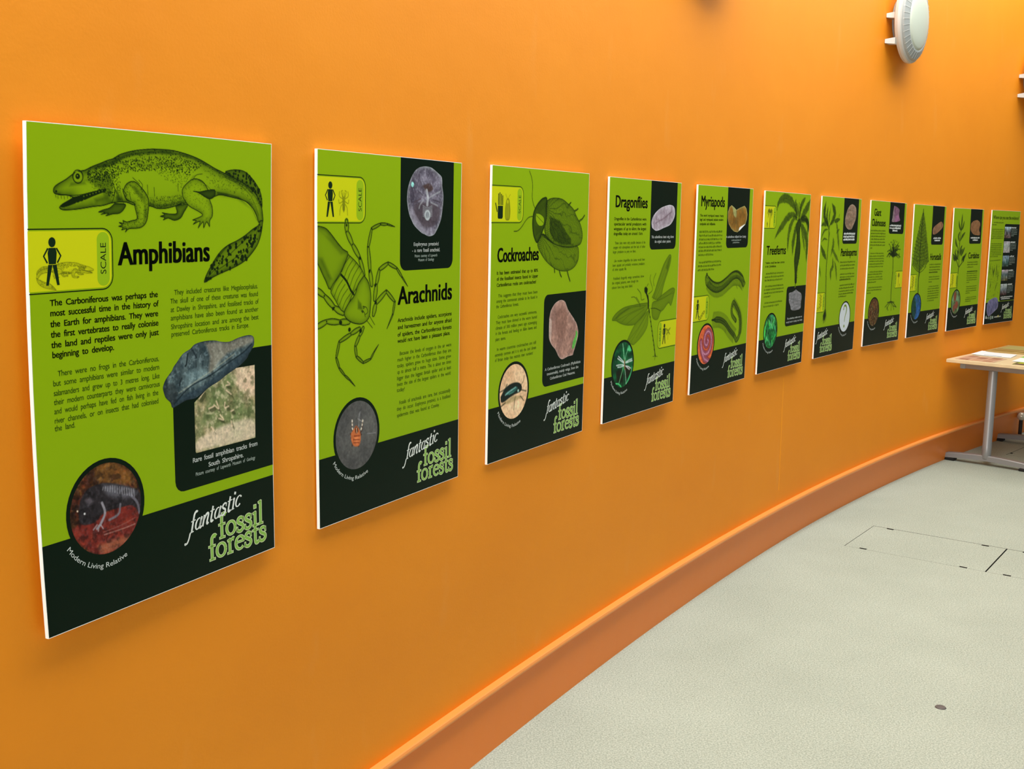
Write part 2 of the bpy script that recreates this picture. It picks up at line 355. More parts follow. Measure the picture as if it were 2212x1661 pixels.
ART = [
[
 ['ras', 'illustration', 1.0, [142, 176, 8], None, [['body', [[179.8, 125.4], [204.6, 126.1], [200.3, 135.5], [190.5, 141.8], [176.8, 142.9], [160.5, 146.1], [166, 142], [149.9, 143.7], [158, 140.4], [144.6, 140], [155.4, 135.9], [168.9, 132.7]], 0.45, 0.35, 3, 0.75, 1.2], ['body', [[324.8, 127.8], [356.1, 124], [346.5, 138.6], [337, 149.8], [321.4, 153.8], [306.2, 149.9], [294, 153.2], [297.1, 148.8], [286.6, 146.7], [297.2, 143.4], [291.2, 140.1], [309.3, 142.2], [327.8, 141]], 0.35, 0.45, 4, 0.75, 1.2], ['body', [[51.9, 105.4], [53.9, 100.6], [61.3, 95.5], [76.3, 88.3], [86.4, 82.1], [95.3, 76.9], [106.7, 73.5], [117, 71.7], [132.7, 65.1], [148.5, 59.8], [164.5, 54.1], [178, 50.4], [191.7, 43.5], [208.4, 38.5], [228, 34.3], [248.1, 31.6], [271.3, 29.4], [295.1, 28.9], [319.3, 29.3], [344, 32.3], [362.9, 35.7], [378.9, 39.3], [395.1, 44.1], [411.5, 50.1], [428.1, 56.2], [445, 61.2], [458.7, 65.3], [479.5, 71.5], [500.7, 77.8], [522.2, 86.6], [540.5, 96.8], [553.5, 109.8], [562.8, 124.2], [566.6, 138.8], [567.7, 155.9], [559.1, 157.1], [553.5, 155.9], [547.9, 143.8], [536.8, 129.4], [522.2, 118.9], [504.2, 113.2], [483, 110.1], [462.1, 107.1], [441.5, 105.3], [421.3, 110.3], [394.8, 110.9], [362.5, 120.5], [340.4, 123.1], [324.8, 127.8], [300.3, 132.4], [279.3, 132.7], [261.7, 128.6], [227.1, 127.9], [207.5, 122.9], [185.3, 123.2], [169, 125.5], [155.5, 128.7], [131.7, 131], [105.7, 134.6], [85.4, 136.3], [70.4, 136.4], [63.6, 132.9], [69.4, 127.6], [80.7, 122.2], [90.8, 116.9], [80.8, 113.1], [67.2, 113], [56.1, 111.2], [52.3, 108.4]], 0.04, 0.62, 9, 0.9, 1.5], ['soft', [[117, 70.1], [148.5, 59.8], [178, 50.4], [208.4, 38.5], [248.1, 31.6], [295.1, 28.9], [344, 32.3], [378.9, 39.3], [428.1, 56.2], [479.5, 71.5], [522.2, 86.6], [553.5, 109.8], [564.7, 131.5], [547.9, 112.3], [515, 89.2], [462.1, 74.5], [414.8, 57.9], [372.4, 44.1], [331.6, 38.5], [286.1, 38.7], [242.2, 42], [208.3, 47.9], [186.1, 59.3], [159, 68.5]], 0.5, 5], ['speck', [[117, 70.1], [148.5, 59.8], [178, 50.4], [208.4, 38.5], [248.1, 31.6], [295.1, 28.9], [344, 32.3], [378.9, 39.3], [428.1, 56.2], [479.5, 71.5], [522.2, 86.6], [553.5, 109.8], [564.7, 131.5], [547.9, 112.3], [515, 89.2], [462.1, 74.5], [414.8, 57.9], [372.4, 44.1], [331.6, 38.5], [286.1, 38.7], [242.2, 42], [208.3, 47.9], [186.1, 59.3], [159, 68.5]], 0.9, 1.5, 900, 0.7], ['body', [[458.7, 60.6], [476, 57.1], [497.1, 56.2], [515, 59.4], [529.5, 67.2], [544.2, 78.6], [559, 95.1], [564.7, 112], [564.3, 129], [553.5, 109.8], [540.5, 96.8], [522.2, 86.6], [500.7, 77.8], [479.5, 71.5], [458.7, 65.3]], 0.35, 0.3, 5, 0.8, 1.3], ['body', [[567.7, 153.4], [564.7, 170.6], [559, 187.6], [549.6, 203.4], [532.9, 218.9], [514.5, 231.7], [492.8, 240.7], [468, 248.1], [443.7, 254.3], [423.2, 260.5], [409.7, 265.7], [398, 269.3], [403.1, 257.3], [413.3, 243.8], [427, 228.1], [444.2, 212.2], [465, 200.8], [489.7, 192.9], [514.8, 182.4], [536.8, 170.5], [553.4, 163.2], [558.3, 154.7]], 0.22, 0.5, 6, 0.9, 1.6], ['soft', [[258.7, 130.7], [300.3, 132.4], [340.4, 123.1], [362.5, 120.5], [362.6, 111.6], [300.4, 122.6], [258.9, 122.2]], 0.3, 6], ['soft', [[106.5, 88.4], [132.5, 79.6], [172.4, 74.2], [180.4, 86.2], [177.3, 115.1], [158.4, 115.4], [132.2, 95.7]], 0.32, 7], ['soft', [[86.2, 91], [116.8, 88.1], [121.8, 96], [81.1, 100.9]], 0.4, 6], ['soft', [[131.9, 115.9], [172, 102.9], [174.4, 123.4], [136.9, 128.9]], 0.35, 8], ['soft', [[185.6, 102.6], [199.2, 114.7], [201.9, 123], [185.3, 124.3], [180, 115.1]], 0.5, 6], ['soft', [[343.7, 98.7], [369.2, 71.1], [382, 68.4], [356.4, 89.4], [343.6, 112]], 0.4, 5], ['soft', [[227.9, 51.1], [331.5, 46.2], [347, 63.1], [271.1, 64.1], [213.7, 66.4]], 0.2, 10], ['soft', [[428, 96.4], [497.1, 106.3], [544.2, 136.6], [533.2, 131.9], [490, 113.5], [434.7, 107.7]], 0.4, 5], ['speck', [[122.2, 69.9], [186.2, 57.2], [242.2, 44.1], [331.6, 39.6], [395.1, 52], [362.8, 71.4], [271.1, 66.2], [199.7, 73.2], [174.9, 86.4], [122, 88]], 0.75, 1.5, 900, 0.4], ['speck', [[117, 76.1], [186, 69.6], [199.4, 102.3], [174.6, 115.2], [132.2, 99.8]], 0.7, 1.3, 250, 0.5], ['speck', [[271.1, 66.2], [362.8, 71.4], [343.7, 98.7], [300.8, 82.4]], 0.55, 1.1, 120, 0.5], ['speck', [[395, 56.6], [462.1, 67.5], [533.2, 98.2], [555.3, 131.6], [497.1, 103.9], [411.4, 87.7]], 0.6, 1.1, 300, 0.5], ['speck', [[261.9, 113.6], [340.5, 107.6], [340.4, 125.3], [285.3, 132.6], [261.7, 128.6]], 0.5, 1.0, 260, 0.4], ['body', [[90.8, 116.9], [111.3, 112.2], [132.1, 106.8], [155.9, 102.2], [161.8, 101.5], [155.9, 106.3], [132, 113.9], [111.1, 121.2], [95.7, 125.4], [80.5, 130.1], [67.5, 132.1], [69.4, 127.6], [80.7, 122.2]], 0.85, 0.15, 4, 0.95, 1], ['body', [[199.4, 104.3], [207.9, 91.6], [224.8, 86.9], [241.8, 97], [256.1, 111.6], [259.4, 124.3], [257.1, 141.5], [254, 154.3], [246.6, 162.8], [235, 167], [212.3, 168], [203.8, 173.6], [206.2, 167.9], [195.5, 169.9], [198.4, 165.8], [188.8, 163.7], [197.1, 161.6], [190.2, 157.4], [199.9, 158.5], [198.6, 153.9], [206.9, 156.4], [218.2, 154.3], [229.6, 152.2], [231.1, 145.9], [227, 133.2], [224.3, 123.8], [207.5, 118.8]], 0.05, 0.5, 5, 0.85, 1.4], ['soft', [[207.9, 89.5], [230.4, 93.1], [253.1, 113.8], [255.6, 147.9], [243.8, 160.7], [247.2, 126.6], [224.6, 105.9]], 0.3, 5], ['speck', [[199.4, 104.3], [207.9, 91.6], [224.8, 86.9], [241.8, 97], [256.1, 111.6], [259.4, 124.3], [257.1, 141.5], [254, 154.3], [246.6, 162.8], [235, 167], [212.3, 168], [203.8, 173.6], [206.2, 167.9], [195.5, 169.9], [198.4, 165.8], [188.8, 163.7], [197.1, 161.6], [190.2, 157.4], [199.9, 158.5], [198.6, 153.9], [206.9, 156.4], [218.2, 154.3], [229.6, 152.2], [231.1, 145.9], [227, 133.2], [224.3, 123.8], [207.5, 118.8]], 0.5, 1.1, 160, 0.4], ['body', [[343.6, 112], [342.1, 98.7], [353.2, 87.3], [372.3, 77.7], [395, 81.4], [409.7, 96.9], [414.6, 115.1], [421.2, 128.7], [421.7, 144.8], [414.3, 154], [413.6, 165.5], [406, 156.3], [397.7, 167.7], [396.1, 156.3], [383, 167.7], [388, 155.2], [370.1, 160.9], [378.2, 154.1], [368.6, 153], [388, 147.3], [394.6, 142.7], [381.6, 136], [359.3, 127.3]], 0.05, 0.42, 5, 0.8, 1.4], ['speck', [[343.6, 112], [342.1, 98.7], [353.2, 87.3], [372.3, 77.7], [395, 81.4], [409.7, 96.9], [414.6, 115.1], [421.2, 128.7], [421.7, 144.8], [414.3, 154], [413.6, 165.5], [406, 156.3], [397.7, 167.7], [396.1, 156.3], [383, 167.7], [388, 155.2], [370.1, 160.9], [378.2, 154.1], [368.6, 153], [388, 147.3], [394.6, 142.7], [381.6, 136], [359.3, 127.3]], 0.45, 1, 130, 0.4], ['body', [[370.6, 100.2], [388.4, 100.9], [404.7, 98.2], [428, 96.4], [428, 107.9], [414.6, 113.9], [398.1, 108.6], [385.1, 103.2]], 0.55, 0.3, 4, 0.8, 1.2], ['spots', [[458.7, 60.6], [476, 57.1], [497.1, 56.2], [515, 59.4], [529.5, 67.2], [544.2, 78.6], [559, 95.1], [564.7, 112], [564.3, 129], [553.5, 109.8], [540.5, 96.8], [522.2, 86.6], [500.7, 77.8], [479.5, 71.5], [458.7, 65.3]], 0.92, 3.2, 90], ['spots', [[567.7, 153.4], [564.7, 170.6], [559, 187.6], [549.6, 203.4], [532.9, 218.9], [514.5, 231.7], [492.8, 240.7], [468, 248.1], [443.7, 254.3], [423.2, 260.5], [409.7, 265.7], [398, 269.3], [403.1, 257.3], [413.3, 243.8], [427, 228.1], [444.2, 212.2], [465, 200.8], [489.7, 192.9], [514.8, 182.4], [536.8, 170.5], [553.4, 163.2], [558.3, 154.7]], 0.92, 3.6, 130], ['lines', 0.7, 1.1, [[[56.1, 110.8], [80.8, 113.1], [106.1, 111.9], [137.3, 105.7], [161.8, 101.1]], [[174.9, 86.4], [181.5, 102.7], [178.6, 115.1], [174.4, 123.4]], [[236.2, 84.5], [244.7, 92.7], [241.7, 101.2]], [[256.3, 92.4], [257.5, 109.4]], [[272.3, 96.2], [273.1, 111.2]], [[331.3, 88], [331.9, 101.2]], [[199.4, 102.3], [207.6, 110.4], [204.8, 114.6], [213.1, 120.8]], [[213.3, 106.1], [217.3, 118.6]], [[222, 80.7], [237.5, 90.8]], [[369.1, 80.1], [378.8, 70.7], [395, 67.9]], [[461.5, 203.1], [426.9, 232.7], [413.2, 255.4]], [[533, 180.1], [478.9, 212.9], [426.8, 246.6], [403, 264.2]], [[555.3, 165.7], [533, 201.9], [482.3, 227.2], [426.7, 251.3]]]], ['lines', 0.5, 0.8, [[[191.2, 94.2], [196.5, 114.8], [201.8, 127.2]], [[185.7, 94.3], [189.6, 112.8]], [[385.2, 79.5], [404.8, 87.9], [418, 96.7]], [[441.6, 68.3], [497.1, 85], [533.2, 107.8], [555.3, 143.7]], [[434.8, 100.8], [483, 106.6], [525.9, 122.4], [549.7, 153.5]]]], ['disc', [102, 82.6], 10.5, 0.75, 1], ['disc', [102, 82.6], 8, 0.1, 0], ['disc', [101.5, 82.2], 4.6, 0.95, 0], ['disc', [101, 81.4], 1.4, 0.2, 0], ['disc', [57.4, 107.3], 2, 0.9, 0], ['disc', [113.8, 114.2], 1.5, -0.55, 0], ['disc', [120.3, 112.5], 1.5, -0.55, 0], ['disc', [126.8, 111.1], 1.5, -0.55, 0], ['disc', [133.3, 109.4], 1.5, -0.55, 0], ['disc', [139.9, 107.7], 1.5, -0.55, 0], ['disc', [146.6, 105.9], 1.5, -0.55, 0], ['disc', [153.2, 104.3], 1.5, -0.55, 0], ['disc', [98.3, 125.3], 1.5, -0.55, 0], ['disc', [105.9, 123.3], 1.5, -0.55, 0], ['disc', [113.7, 120.6], 1.5, -0.55, 0], ['lines', 0.6, 1.0, [[[56.1, 112.8], [56.8, 116.6]]]], ['lines', 0.6, 1.0, [[[60.5, 114.6], [61.1, 118.5]]]], ['lines', 0.6, 1.0, [[[67.1, 114.5], [67.8, 118.4]]]], ['lines', 0.6, 1.0, [[[73.3, 115.4], [74, 119.3]]]], ['lines', 0.6, 1.0, [[[79.6, 114.3], [80.2, 118.3]]]], ['lines', 0.6, 1.0, [[[85.8, 113.2], [86.5, 117.2]]]]], 3],
 ['fill', 'fossil_panel', [4, 24, 12], [[310, 470], [320, 455], [538, 407.5], [594, 407.5], [594, 660], [332, 660], [323.8, 658.4], [316.4, 653.6], [311.7, 646.6], [310, 638]], 1, 0],
 ['ras', 'fossil_tracks_photo', 1.3, [120, 115, 80], [[366, 495], [366, 590], [368, 593], [539, 593], [540, 443], [450, 443]], [['noise', [[96, 110, 70], [150, 130, 100], [196, 165, 140]], 34, 3, 1, 1], ['noise2', [70, 80, 50], 12, 7, 0.55], ['blob', [[486.2, 439.2], [538.4, 442.7], [538.3, 502.9], [492.5, 484.1], [457.6, 445.5]], [196, 168, 146], 0.75, 10], ['blob', [[435.9, 471.7], [457.6, 445.5], [485.6, 466], [456.1, 503.6], [476.3, 550.8], [433.4, 558.5], [386.2, 536.2], [407.8, 496.6]], [84, 104, 62], 0.6, 9], ['noise2', [214, 194, 168], 9, 17, 0.45], ['noise2', [54, 62, 36], 11, 19, 0.45], ['blob', [[437.1, 551.8], [527.8, 551.7], [536.3, 591.2], [404.7, 589.8], [367.6, 587.7], [371.7, 569.4]], [196, 178, 158], 0.7, 8], ['blob', [[457.5, 466.1], [464.5, 471.9], [453.8, 472.9], [460.8, 481.9], [471.5, 480.9], [464.5, 475.1]], [52, 56, 34], 0.75, 3], ['cl', [[458.5, 467.1], [465.5, 472.9], [454.8, 473.9]], 3, [208, 184, 156], 0.7], ['blob', [[453.6, 482.6], [467.5, 491.9], [474.5, 500.9], [460.6, 491.6]], [52, 56, 34], 0.75, 3], ['cl', [[454.6, 483.6], [468.5, 492.9]], 3, [208, 184, 156], 0.7], ['blob', [[449.4, 506.3], [449.1, 516], [459.8, 515.2], [466.8, 524.2], [456.1, 525], [456.4, 515.3]], [52, 56, 34], 0.75, 3], ['cl', [[450.4, 507.3], [450.1, 517], [460.8, 516.2]], 3, [208, 184, 156], 0.7], ['blob', [[425.1, 500.3], [431.6, 515.8], [418, 506.5], [425, 515.5], [438.6, 524.8], [432.1, 509.3]], [52, 56, 34], 0.75, 3], ['cl', [[426.1, 501.3], [432.6, 516.8], [419, 507.5]], 3, [208, 184, 156], 0.7], ['blob', [[466.6, 526.1], [473.9, 524.7], [480.9, 533.7], [473.6, 535.1]], [52, 56, 34], 0.75, 3], ['cl', [[467.6, 527.1], [474.9, 525.7]], 3, [208, 184, 156], 0.7], ['blob', [[404.2, 511.6], [418, 508.9], [425, 517.9], [411.2, 520.6]], [52, 56, 34], 0.75, 3], ['cl', [[405.2, 512.6], [419, 509.9]], 3, [208, 184, 156], 0.7], ['blob', [[434.7, 528.4], [444.9, 539.8], [431, 535.1], [438, 544.1], [451.9, 548.8], [441.7, 537.4]], [52, 56, 34], 0.75, 3], ['cl', [[435.7, 529.4], [445.9, 540.8], [432, 536.1]], 3, [208, 184, 156], 0.7], ['blob', [[466.1, 545.7], [469.4, 556.1], [476.4, 565.1], [473.1, 554.7]], [52, 56, 34], 0.75, 3], ['cl', [[467.1, 546.7], [470.4, 557.1]], 3, [208, 184, 156], 0.7], ['blob', [[409.8, 548.6], [416.4, 556.9], [423.4, 565.9], [416.8, 557.6]], [52, 56, 34], 0.75, 3], ['cl', [[410.8, 549.6], [417.4, 557.9]], 3, [208, 184, 156], 0.7], ['blob', [[378, 488.7], [391.7, 476.5], [398.7, 485.5], [385, 497.7]], [52, 56, 34], 0.75, 3], ['cl', [[379, 489.7], [392.7, 477.5]], 3, [208, 184, 156], 0.7]], 2],
 ['ras', 'fossil_skull_photo', 1.2, [80, 90, 92], [[286.2, 461], [285.9, 454.2], [293.1, 441.6], [309, 427.7], [313, 421.4], [322, 413.4], [338.3, 399.2], [357.7, 392], [370.9, 384.1], [397.4, 380.9], [424.4, 382.3], [441.4, 386.3], [465.9, 388.6], [494.5, 382.8], [523.7, 380.8], [536.7, 385.4], [539.1, 395.6], [536.4, 405.2], [523.1, 418.7], [515.6, 427.8], [493.4, 440], [457.4, 452.8], [436.2, 462.2], [408.5, 470.5], [388.1, 479.6], [367.9, 487.3], [345.1, 487.5], [322.5, 493.5], [308.2, 496.4], [303.9, 486.1], [291.8, 475.3]], [['noise', [[44, 56, 60], [86, 102, 104], [132, 130, 120]], 30, 11, 2.2, 0.6], ['noise2', [30, 44, 50], 9, 5, 0.6], ['noise2', [150, 170, 176], 6, 9, 0.35], ['blob', [[397.3, 384.4], [531.1, 383.7], [530.9, 397.3], [458.3, 411.9], [409.2, 444.5], [410.1, 411.5]], [150, 134, 112], 0.5, 8], ['blob', [[323, 479.7], [388.5, 465.5], [457.8, 435.9], [523.4, 403.9], [536.5, 395.3], [523, 423.7], [457.4, 452.8], [367.9, 487.3], [309.7, 496.2]], [34, 48, 58], 0.72, 5], ['blob', [[286.4, 456.5], [311.4, 450.7], [323.1, 475.2], [306.7, 493.4], [288.8, 474.9]], [32, 38, 40], 0.6, 6], ['blob', [[343.5, 436.5], [382.8, 431.9], [409.2, 444.5], [382, 459.9], [342.7, 464]], [120, 145, 150], 0.4, 9], ['cl', [[313.1, 489.8], [355.6, 463.4], [409.1, 449.2], [457.9, 431.1], [504.8, 414.3], [530.9, 399.7]], 2.4, [16, 26, 32], 0.8], ['cl', [[326.4, 471], [368.9, 455.9], [423.1, 436.6], [479.6, 414.1]], 2, [150, 150, 130], 0.5], ['cl', [[351, 400.5], [347.3, 418.5], [344, 422.7]], 3, [15, 22, 26], 0.9], ['cl', [[364.1, 395], [373.5, 409.9]], 3, [20, 28, 34], 0.7], ['cl', [[333.7, 444.4], [326.9, 457.3]], 2.5, [20, 24, 28], 0.7], ['rim', 3, [22, 28, 30], 0.7]], 5],
 ['text', 'title_text', 38, 3, [12, 20, 8], [['Amphibians', 187.3, 410.2, 229.6]], 4],
 ['text', 'body_text', 9.6, 2, [14, 30, 8], [['The Carboniferous was perhaps the', 39.5, 277.9, 289.8], ['most successful time in the history of', 39.3, 278.3, 306.6], ['the Earth for amphibians. They were', 39.3, 277.8, 324.1], ['the first vertebrates to really colonise', 39.6, 278, 341.1], ['the land and reptiles were only just', 39.8, 278, 358.2], ['beginning to develop.', 40.5, 172.4, 374.6]], 4],
 ['text', 'body_text', 8.8, 0, [28, 62, 8], [['There were no frogs in the Carboniferous,', 50.4, 277.5, 405.4], ['but some amphibians were similar to modern', 40.2, 277.8, 421], ['salamanders and grew up to 3 metres long. Like', 40.6, 277.9, 436.9], ['their modern counterparts they were carnivorous', 40.5, 277.9, 451.9], ['and would perhaps have fed on fish living in the', 40.2, 273.7, 467.1], ['river channels, or on insects that had colonised', 39.8, 273.7, 482.6], ['the land.', 39.6, 82.2, 495.4]], 4],
 ['text', 'body_text', 8.8, 0, [28, 62, 8], [['They included creatures like Megalocephalus.', 318.5, 551.6, 288.6], ['The skull of one of these creatures was found', 308.6, 551.9, 304.1], ['at Dawley in Shropshire, and fossilised tracks of', 309.1, 552.5, 319.6], ['amphibians have also been found at another', 308.7, 552.3, 334.9], ['Shropshire location and are among the best', 308.9, 552.9, 350.9], ['preserved Carboniferous tracks in Europe.', 309.4, 524, 365]], 4],
 ['text', 'caption_text', 8.6, 2, [225, 232, 228], [['Rare fossil amphibian tracks from', 356.9, 545.3, 610.1], ['South Shropshire.', 400, 501.5, 626.1]], 4],
 ['text', 'caption_text', 6.6, 0, [170, 185, 175], [['Picture courtesy of Lapworth Museum of Geology', 364, 536.9, 637.4]], 4],
 ['scale', 0, 167, 174, 269, 'L', 'amph', 9.5],
 ['disc', [['noise', [[26, 14, 12], [60, 34, 18], [116, 76, 34]], 16, 21, 1, 1], ['noise2', [140, 100, 46], 7, 3, 0.35], ['blob', [[62.7, 667.7], [136.4, 655.3], [219.7, 656.9], [216.8, 706.5], [131.2, 731.6], [74.1, 692.1]], [104, 34, 30], 0.85, 6], ['noise2', [150, 60, 40], 12, 15, 0.3], ['blob', [[116.1, 709.7], [190, 708.8], [189.3, 720.1], [131.4, 729.4]], [150, 96, 66], 0.6, 8], ['blob', [[119.8, 569.3], [169.4, 572.5], [210.3, 614.1], [195.5, 617.7], [126.3, 596.4]], [150, 104, 44], 0.45, 8], ['blob', [[84.2, 623.7], [101.4, 606.1], [134.2, 602.4], [172.8, 612.8], [212.3, 630.3], [223.3, 646.3], [218.7, 674.9], [202, 657.3], [170.3, 654.5], [136.4, 655.3], [113.6, 667.4], [86.7, 665.1], [79.8, 650.5]], [34, 32, 36], 0.96, 2.5], ['blob', [[136.7, 606.2], [181.1, 616.8], [215.1, 634.3], [200, 641.1], [165.7, 635.6], [141.3, 621.4]], [104, 104, 114], 0.6, 10], ['blob', [[94.9, 624], [105.7, 622.1], [113.3, 630.3], [102.2, 634.3]], [104, 96, 104], 0.55, 6], ['noise2', [12, 10, 12], 10, 23, 0.45], ['noise2', [120, 120, 130], 5, 27, 0.12], ['cl', [[132.1, 636.8], [137.8, 655.7], [127, 672.8], [118.2, 679.5]], 4.5, [120, 118, 126], 0.95], ['cl', [[173.5, 648.5], [168.2, 665.1], [146.6, 671]], 4, [96, 94, 102], 0.9], ['cl', [[200.1, 638.9], [213.9, 655.6], [217.2, 674.6]], 4.5, [90, 88, 98], 0.9], ['cl', [[118.7, 673], [110, 679.6]], 1.8, [140, 138, 144], 0.8], ['cl', [[126.8, 675], [131.8, 682.9]], 1.8, [140, 138, 144], 0.8], ['cl', [[122.7, 675.1], [120.6, 684.5]], 1.8, [140, 138, 144], 0.8], ['disc2', [92.8, 647.2], 1.6, [220, 220, 220]], ['disc2', [77.9, 639.3], 1.3, [220, 200, 180]], ['cl', [[133.8, 694.4], [176.4, 694.1], [205.8, 692.3]], 1.2, [160, 130, 120], 0.7], ['cl', [[131.4, 689.4], [174, 686.7], [206.5, 681.1]], 1, [130, 90, 84], 0.7], ['cl', [[136.5, 609.9], [134.8, 614.5]], 1.3, [160, 160, 168], 0.55], ['cl', [[141.7, 610.3], [140.2, 616.6]], 1.3, [160, 160, 168], 0.55], ['cl', [[147, 610.8], [145.7, 618.6]], 1.3, [160, 160, 168], 0.55], ['cl', [[152.3, 611.3], [151.1, 620.7]], 1.3, [160, 160, 168], 0.55], ['cl', [[157.6, 611.8], [156.6, 622.8]], 1.3, [160, 160, 168], 0.55], ['cl', [[162.8, 613.6], [162.1, 624.9]], 1.3, [160, 160, 168], 0.55], ['cl', [[168.1, 615.4], [167.7, 627]], 1.3, [160, 160, 168], 0.55], ['cl', [[173.4, 617.2], [173.2, 629.1]], 1.3, [160, 160, 168], 0.55], ['cl', [[178.7, 619], [178.8, 631.2]], 1.3, [160, 160, 168], 0.55], ['cl', [[184, 620.8], [184.5, 633.4]], 1.3, [160, 160, 168], 0.55], ['cl', [[189.4, 622.6], [190.1, 635.5]], 1.3, [160, 160, 168], 0.55], ['cl', [[194.8, 624.5], [195.8, 637.7]], 1.3, [160, 160, 168], 0.55], ['cl', [[200.2, 626.3], [201.5, 639.9]], 1.3, [160, 160, 168], 0.55], ['cl', [[205.7, 628.2], [207.2, 642.1]], 1.3, [160, 160, 168], 0.55]], 1.3, 142, 649, 'rel'],
 ['logo', 0]
],
[
 ['ras', 'illustration', 1.3, [142, 176, 8], 'board', [['leg', [[103.4, 154.1], [104.4, 177.5], [125.2, 206.6], [151.7, 236.2], [169.7, 277]], 14, 0.8], ['leg', [[199.4, 301.3], [192.3, 267], [185.2, 212.8], [198.5, 171.1], [233.1, 160.3], [261.4, 161], [291.3, 166.5]], 14, 0.3], ['leg', [[211.1, 336.1], [217.9, 300.8], [229.3, 266.9], [264.7, 252.8], [301.3, 266.5], [323.8, 288.6], [347.7, 311.8]], 14, 0.3], ['leg', [[206.6, 371.5], [215.8, 346], [258.1, 319.3], [293.2, 346.5], [285.1, 377], [261.1, 409.6]], 14, 0.3], ['leg', [[90.8, 360.7], [59.1, 345.5], [24.2, 317.5], [-6, 300.6]], 14, 0.9], ['leg', [[112.3, 382.2], [77.9, 379.5], [32, 374.7], [-6.6, 385.8]], 14, 0.9], ['leg', [[152.4, 400], [119.9, 410], [76.9, 424.3], [65.6, 459.2], [76.5, 484], [96.6, 503.2], [114.9, 515.9], [134.7, 532.7]], 11, 0.3], ['leg', [[166.6, 399.8], [152.4, 417.1], [136, 439.7], [140.6, 464.3], [166.5, 481.4], [195.3, 475.8], [209.9, 459.9], [227.1, 444.7]], 11, 0.3], ['leg', [[-16, 437.1], [-4.5, 455.8], [1.2, 479.5]], 5, 0.3], ['body', [[-15.3, 163.2], [24.5, 168.3], [44.9, 179.8], [69.8, 200.6], [90.9, 216.5], [110.1, 228.7], [82.4, 268.4], [46.8, 304.5], [28.4, 284.3], [8.3, 255.5], [-15.5, 217]], 0.12, 0.55, 7, 0.85, 1.6], ['body', [[110.1, 228.7], [142.9, 249.3], [169.7, 277], [156.3, 295.3], [125.4, 320.5], [95.1, 358.4], [61.3, 327.3], [46.8, 303.2], [82.4, 268.4]], 0.05, 0.4, 5, 0.85, 1.6], ['lines', 0.7, 1.5, [[[116.6, 232.8], [97.7, 249.2], [85.8, 267.2]]]], ['lines', 0.7, 1.5, [[[127.5, 240.9], [107.8, 259.4], [95.2, 279.4]]]], ['lines', 0.7, 1.5, [[[139.4, 248.7], [118.4, 268.9], [104.6, 290.8]]]], ['lines', 0.7, 1.5, [[[149.5, 257.5], [129.1, 278.9], [115.8, 301.9]]]], ['lines', 0.7, 1.5, [[[160.7, 268.6], [139.9, 290.4], [126.3, 313.8]]]], ['lines', 0.7, 1.5, [[[81.6, 273.6], [62.2, 290.2], [49.7, 308.5]]]], ['lines', 0.7, 1.5, [[[90.1, 284.4], [71.2, 301.7], [59.2, 320.7]]]], ['lines', 0.7, 1.5, [[[98.6, 295.3], [80.2, 312.6], [68.8, 331.7]]]], ['lines', 0.7, 1.5, [[[108.1, 306.3], [89.6, 322.3], [78.1, 340.1]]]], ['lines', 0.7, 1.5, [[[118.9, 317.4], [100.3, 333.1], [88.7, 350.5]]]], ['lines', 0.97, 5.5, [[[83.7, 273.2], [103.7, 288.9], [118.9, 309.5], [129.8, 319.4]]]], ['body', [[169.7, 278.4], [187.9, 296.7], [196.2, 324.3], [195, 351.5], [188.1, 378.4], [160.9, 390], [125.4, 384.5], [101.5, 372.1], [95.1, 358.4], [112.4, 338.3], [134.2, 320.9], [147.4, 297.5]], 0.08, 0.42, 7, 0.9, 2], ['soft', [[143, 326.8], [160.9, 341.3], [169.9, 363.5], [143.1, 356.3]], 0.35, 6], ['lines', 0.8, 1.5, [[[165.4, 349.7], [179, 353.2], [183.6, 364.4], [174.5, 369.3]], [[158.7, 360], [169.9, 363.5], [174.5, 374.7]], [[181.3, 384.7], [202.9, 402.9]], [[191.8, 374.6], [211.3, 396.1]]]], ['disc', [168.6, 352.6], 2.2, 0.8, 1], ['disc', [164.1, 361.8], 2.2, 0.8, 1], ['soft', [[-3.6, 229.9], [40.6, 292.6], [57.2, 283], [20.4, 230.4]], 0.45, 16], ['soft', [[-1.5, 169.5], [49, 190.1], [99.4, 227.1], [82.4, 231.9], [32.6, 195]], 0.35, 18], ['disc', [190.1, 269.7], 4, 0.9, 0], ['disc', [213.2, 303.3], 4, 0.9, 0], ['disc', [215.8, 344.6], 4, 0.9, 0], ['disc', [54.9, 347.8], 4, 0.9, 0], ['disc', [82.2, 381.2], 5, 0.9, 0], ['disc', [153.9, 239], 3.5, 0.9, 0], ['disc', [103.5, 163.2], 3, 0.9, 0], ['disc', [114.4, 399.7], 5, 0.9, 0], ['disc', [156.4, 405.9], 5, 0.9, 0]], 3],
 ['fill', 'fossil_panel', [4, 24, 12], [[314, 0], [555, 0], [555, 249], [554.2, 255.2], [551.8, 261], [548, 266], [543, 269.8], [537.2, 272.2], [531, 273], [338, 273], [331.8, 272.2], [326, 269.8], [321, 266], [317.2, 261], [314.8, 255.2], [314, 249]], 1, 0],
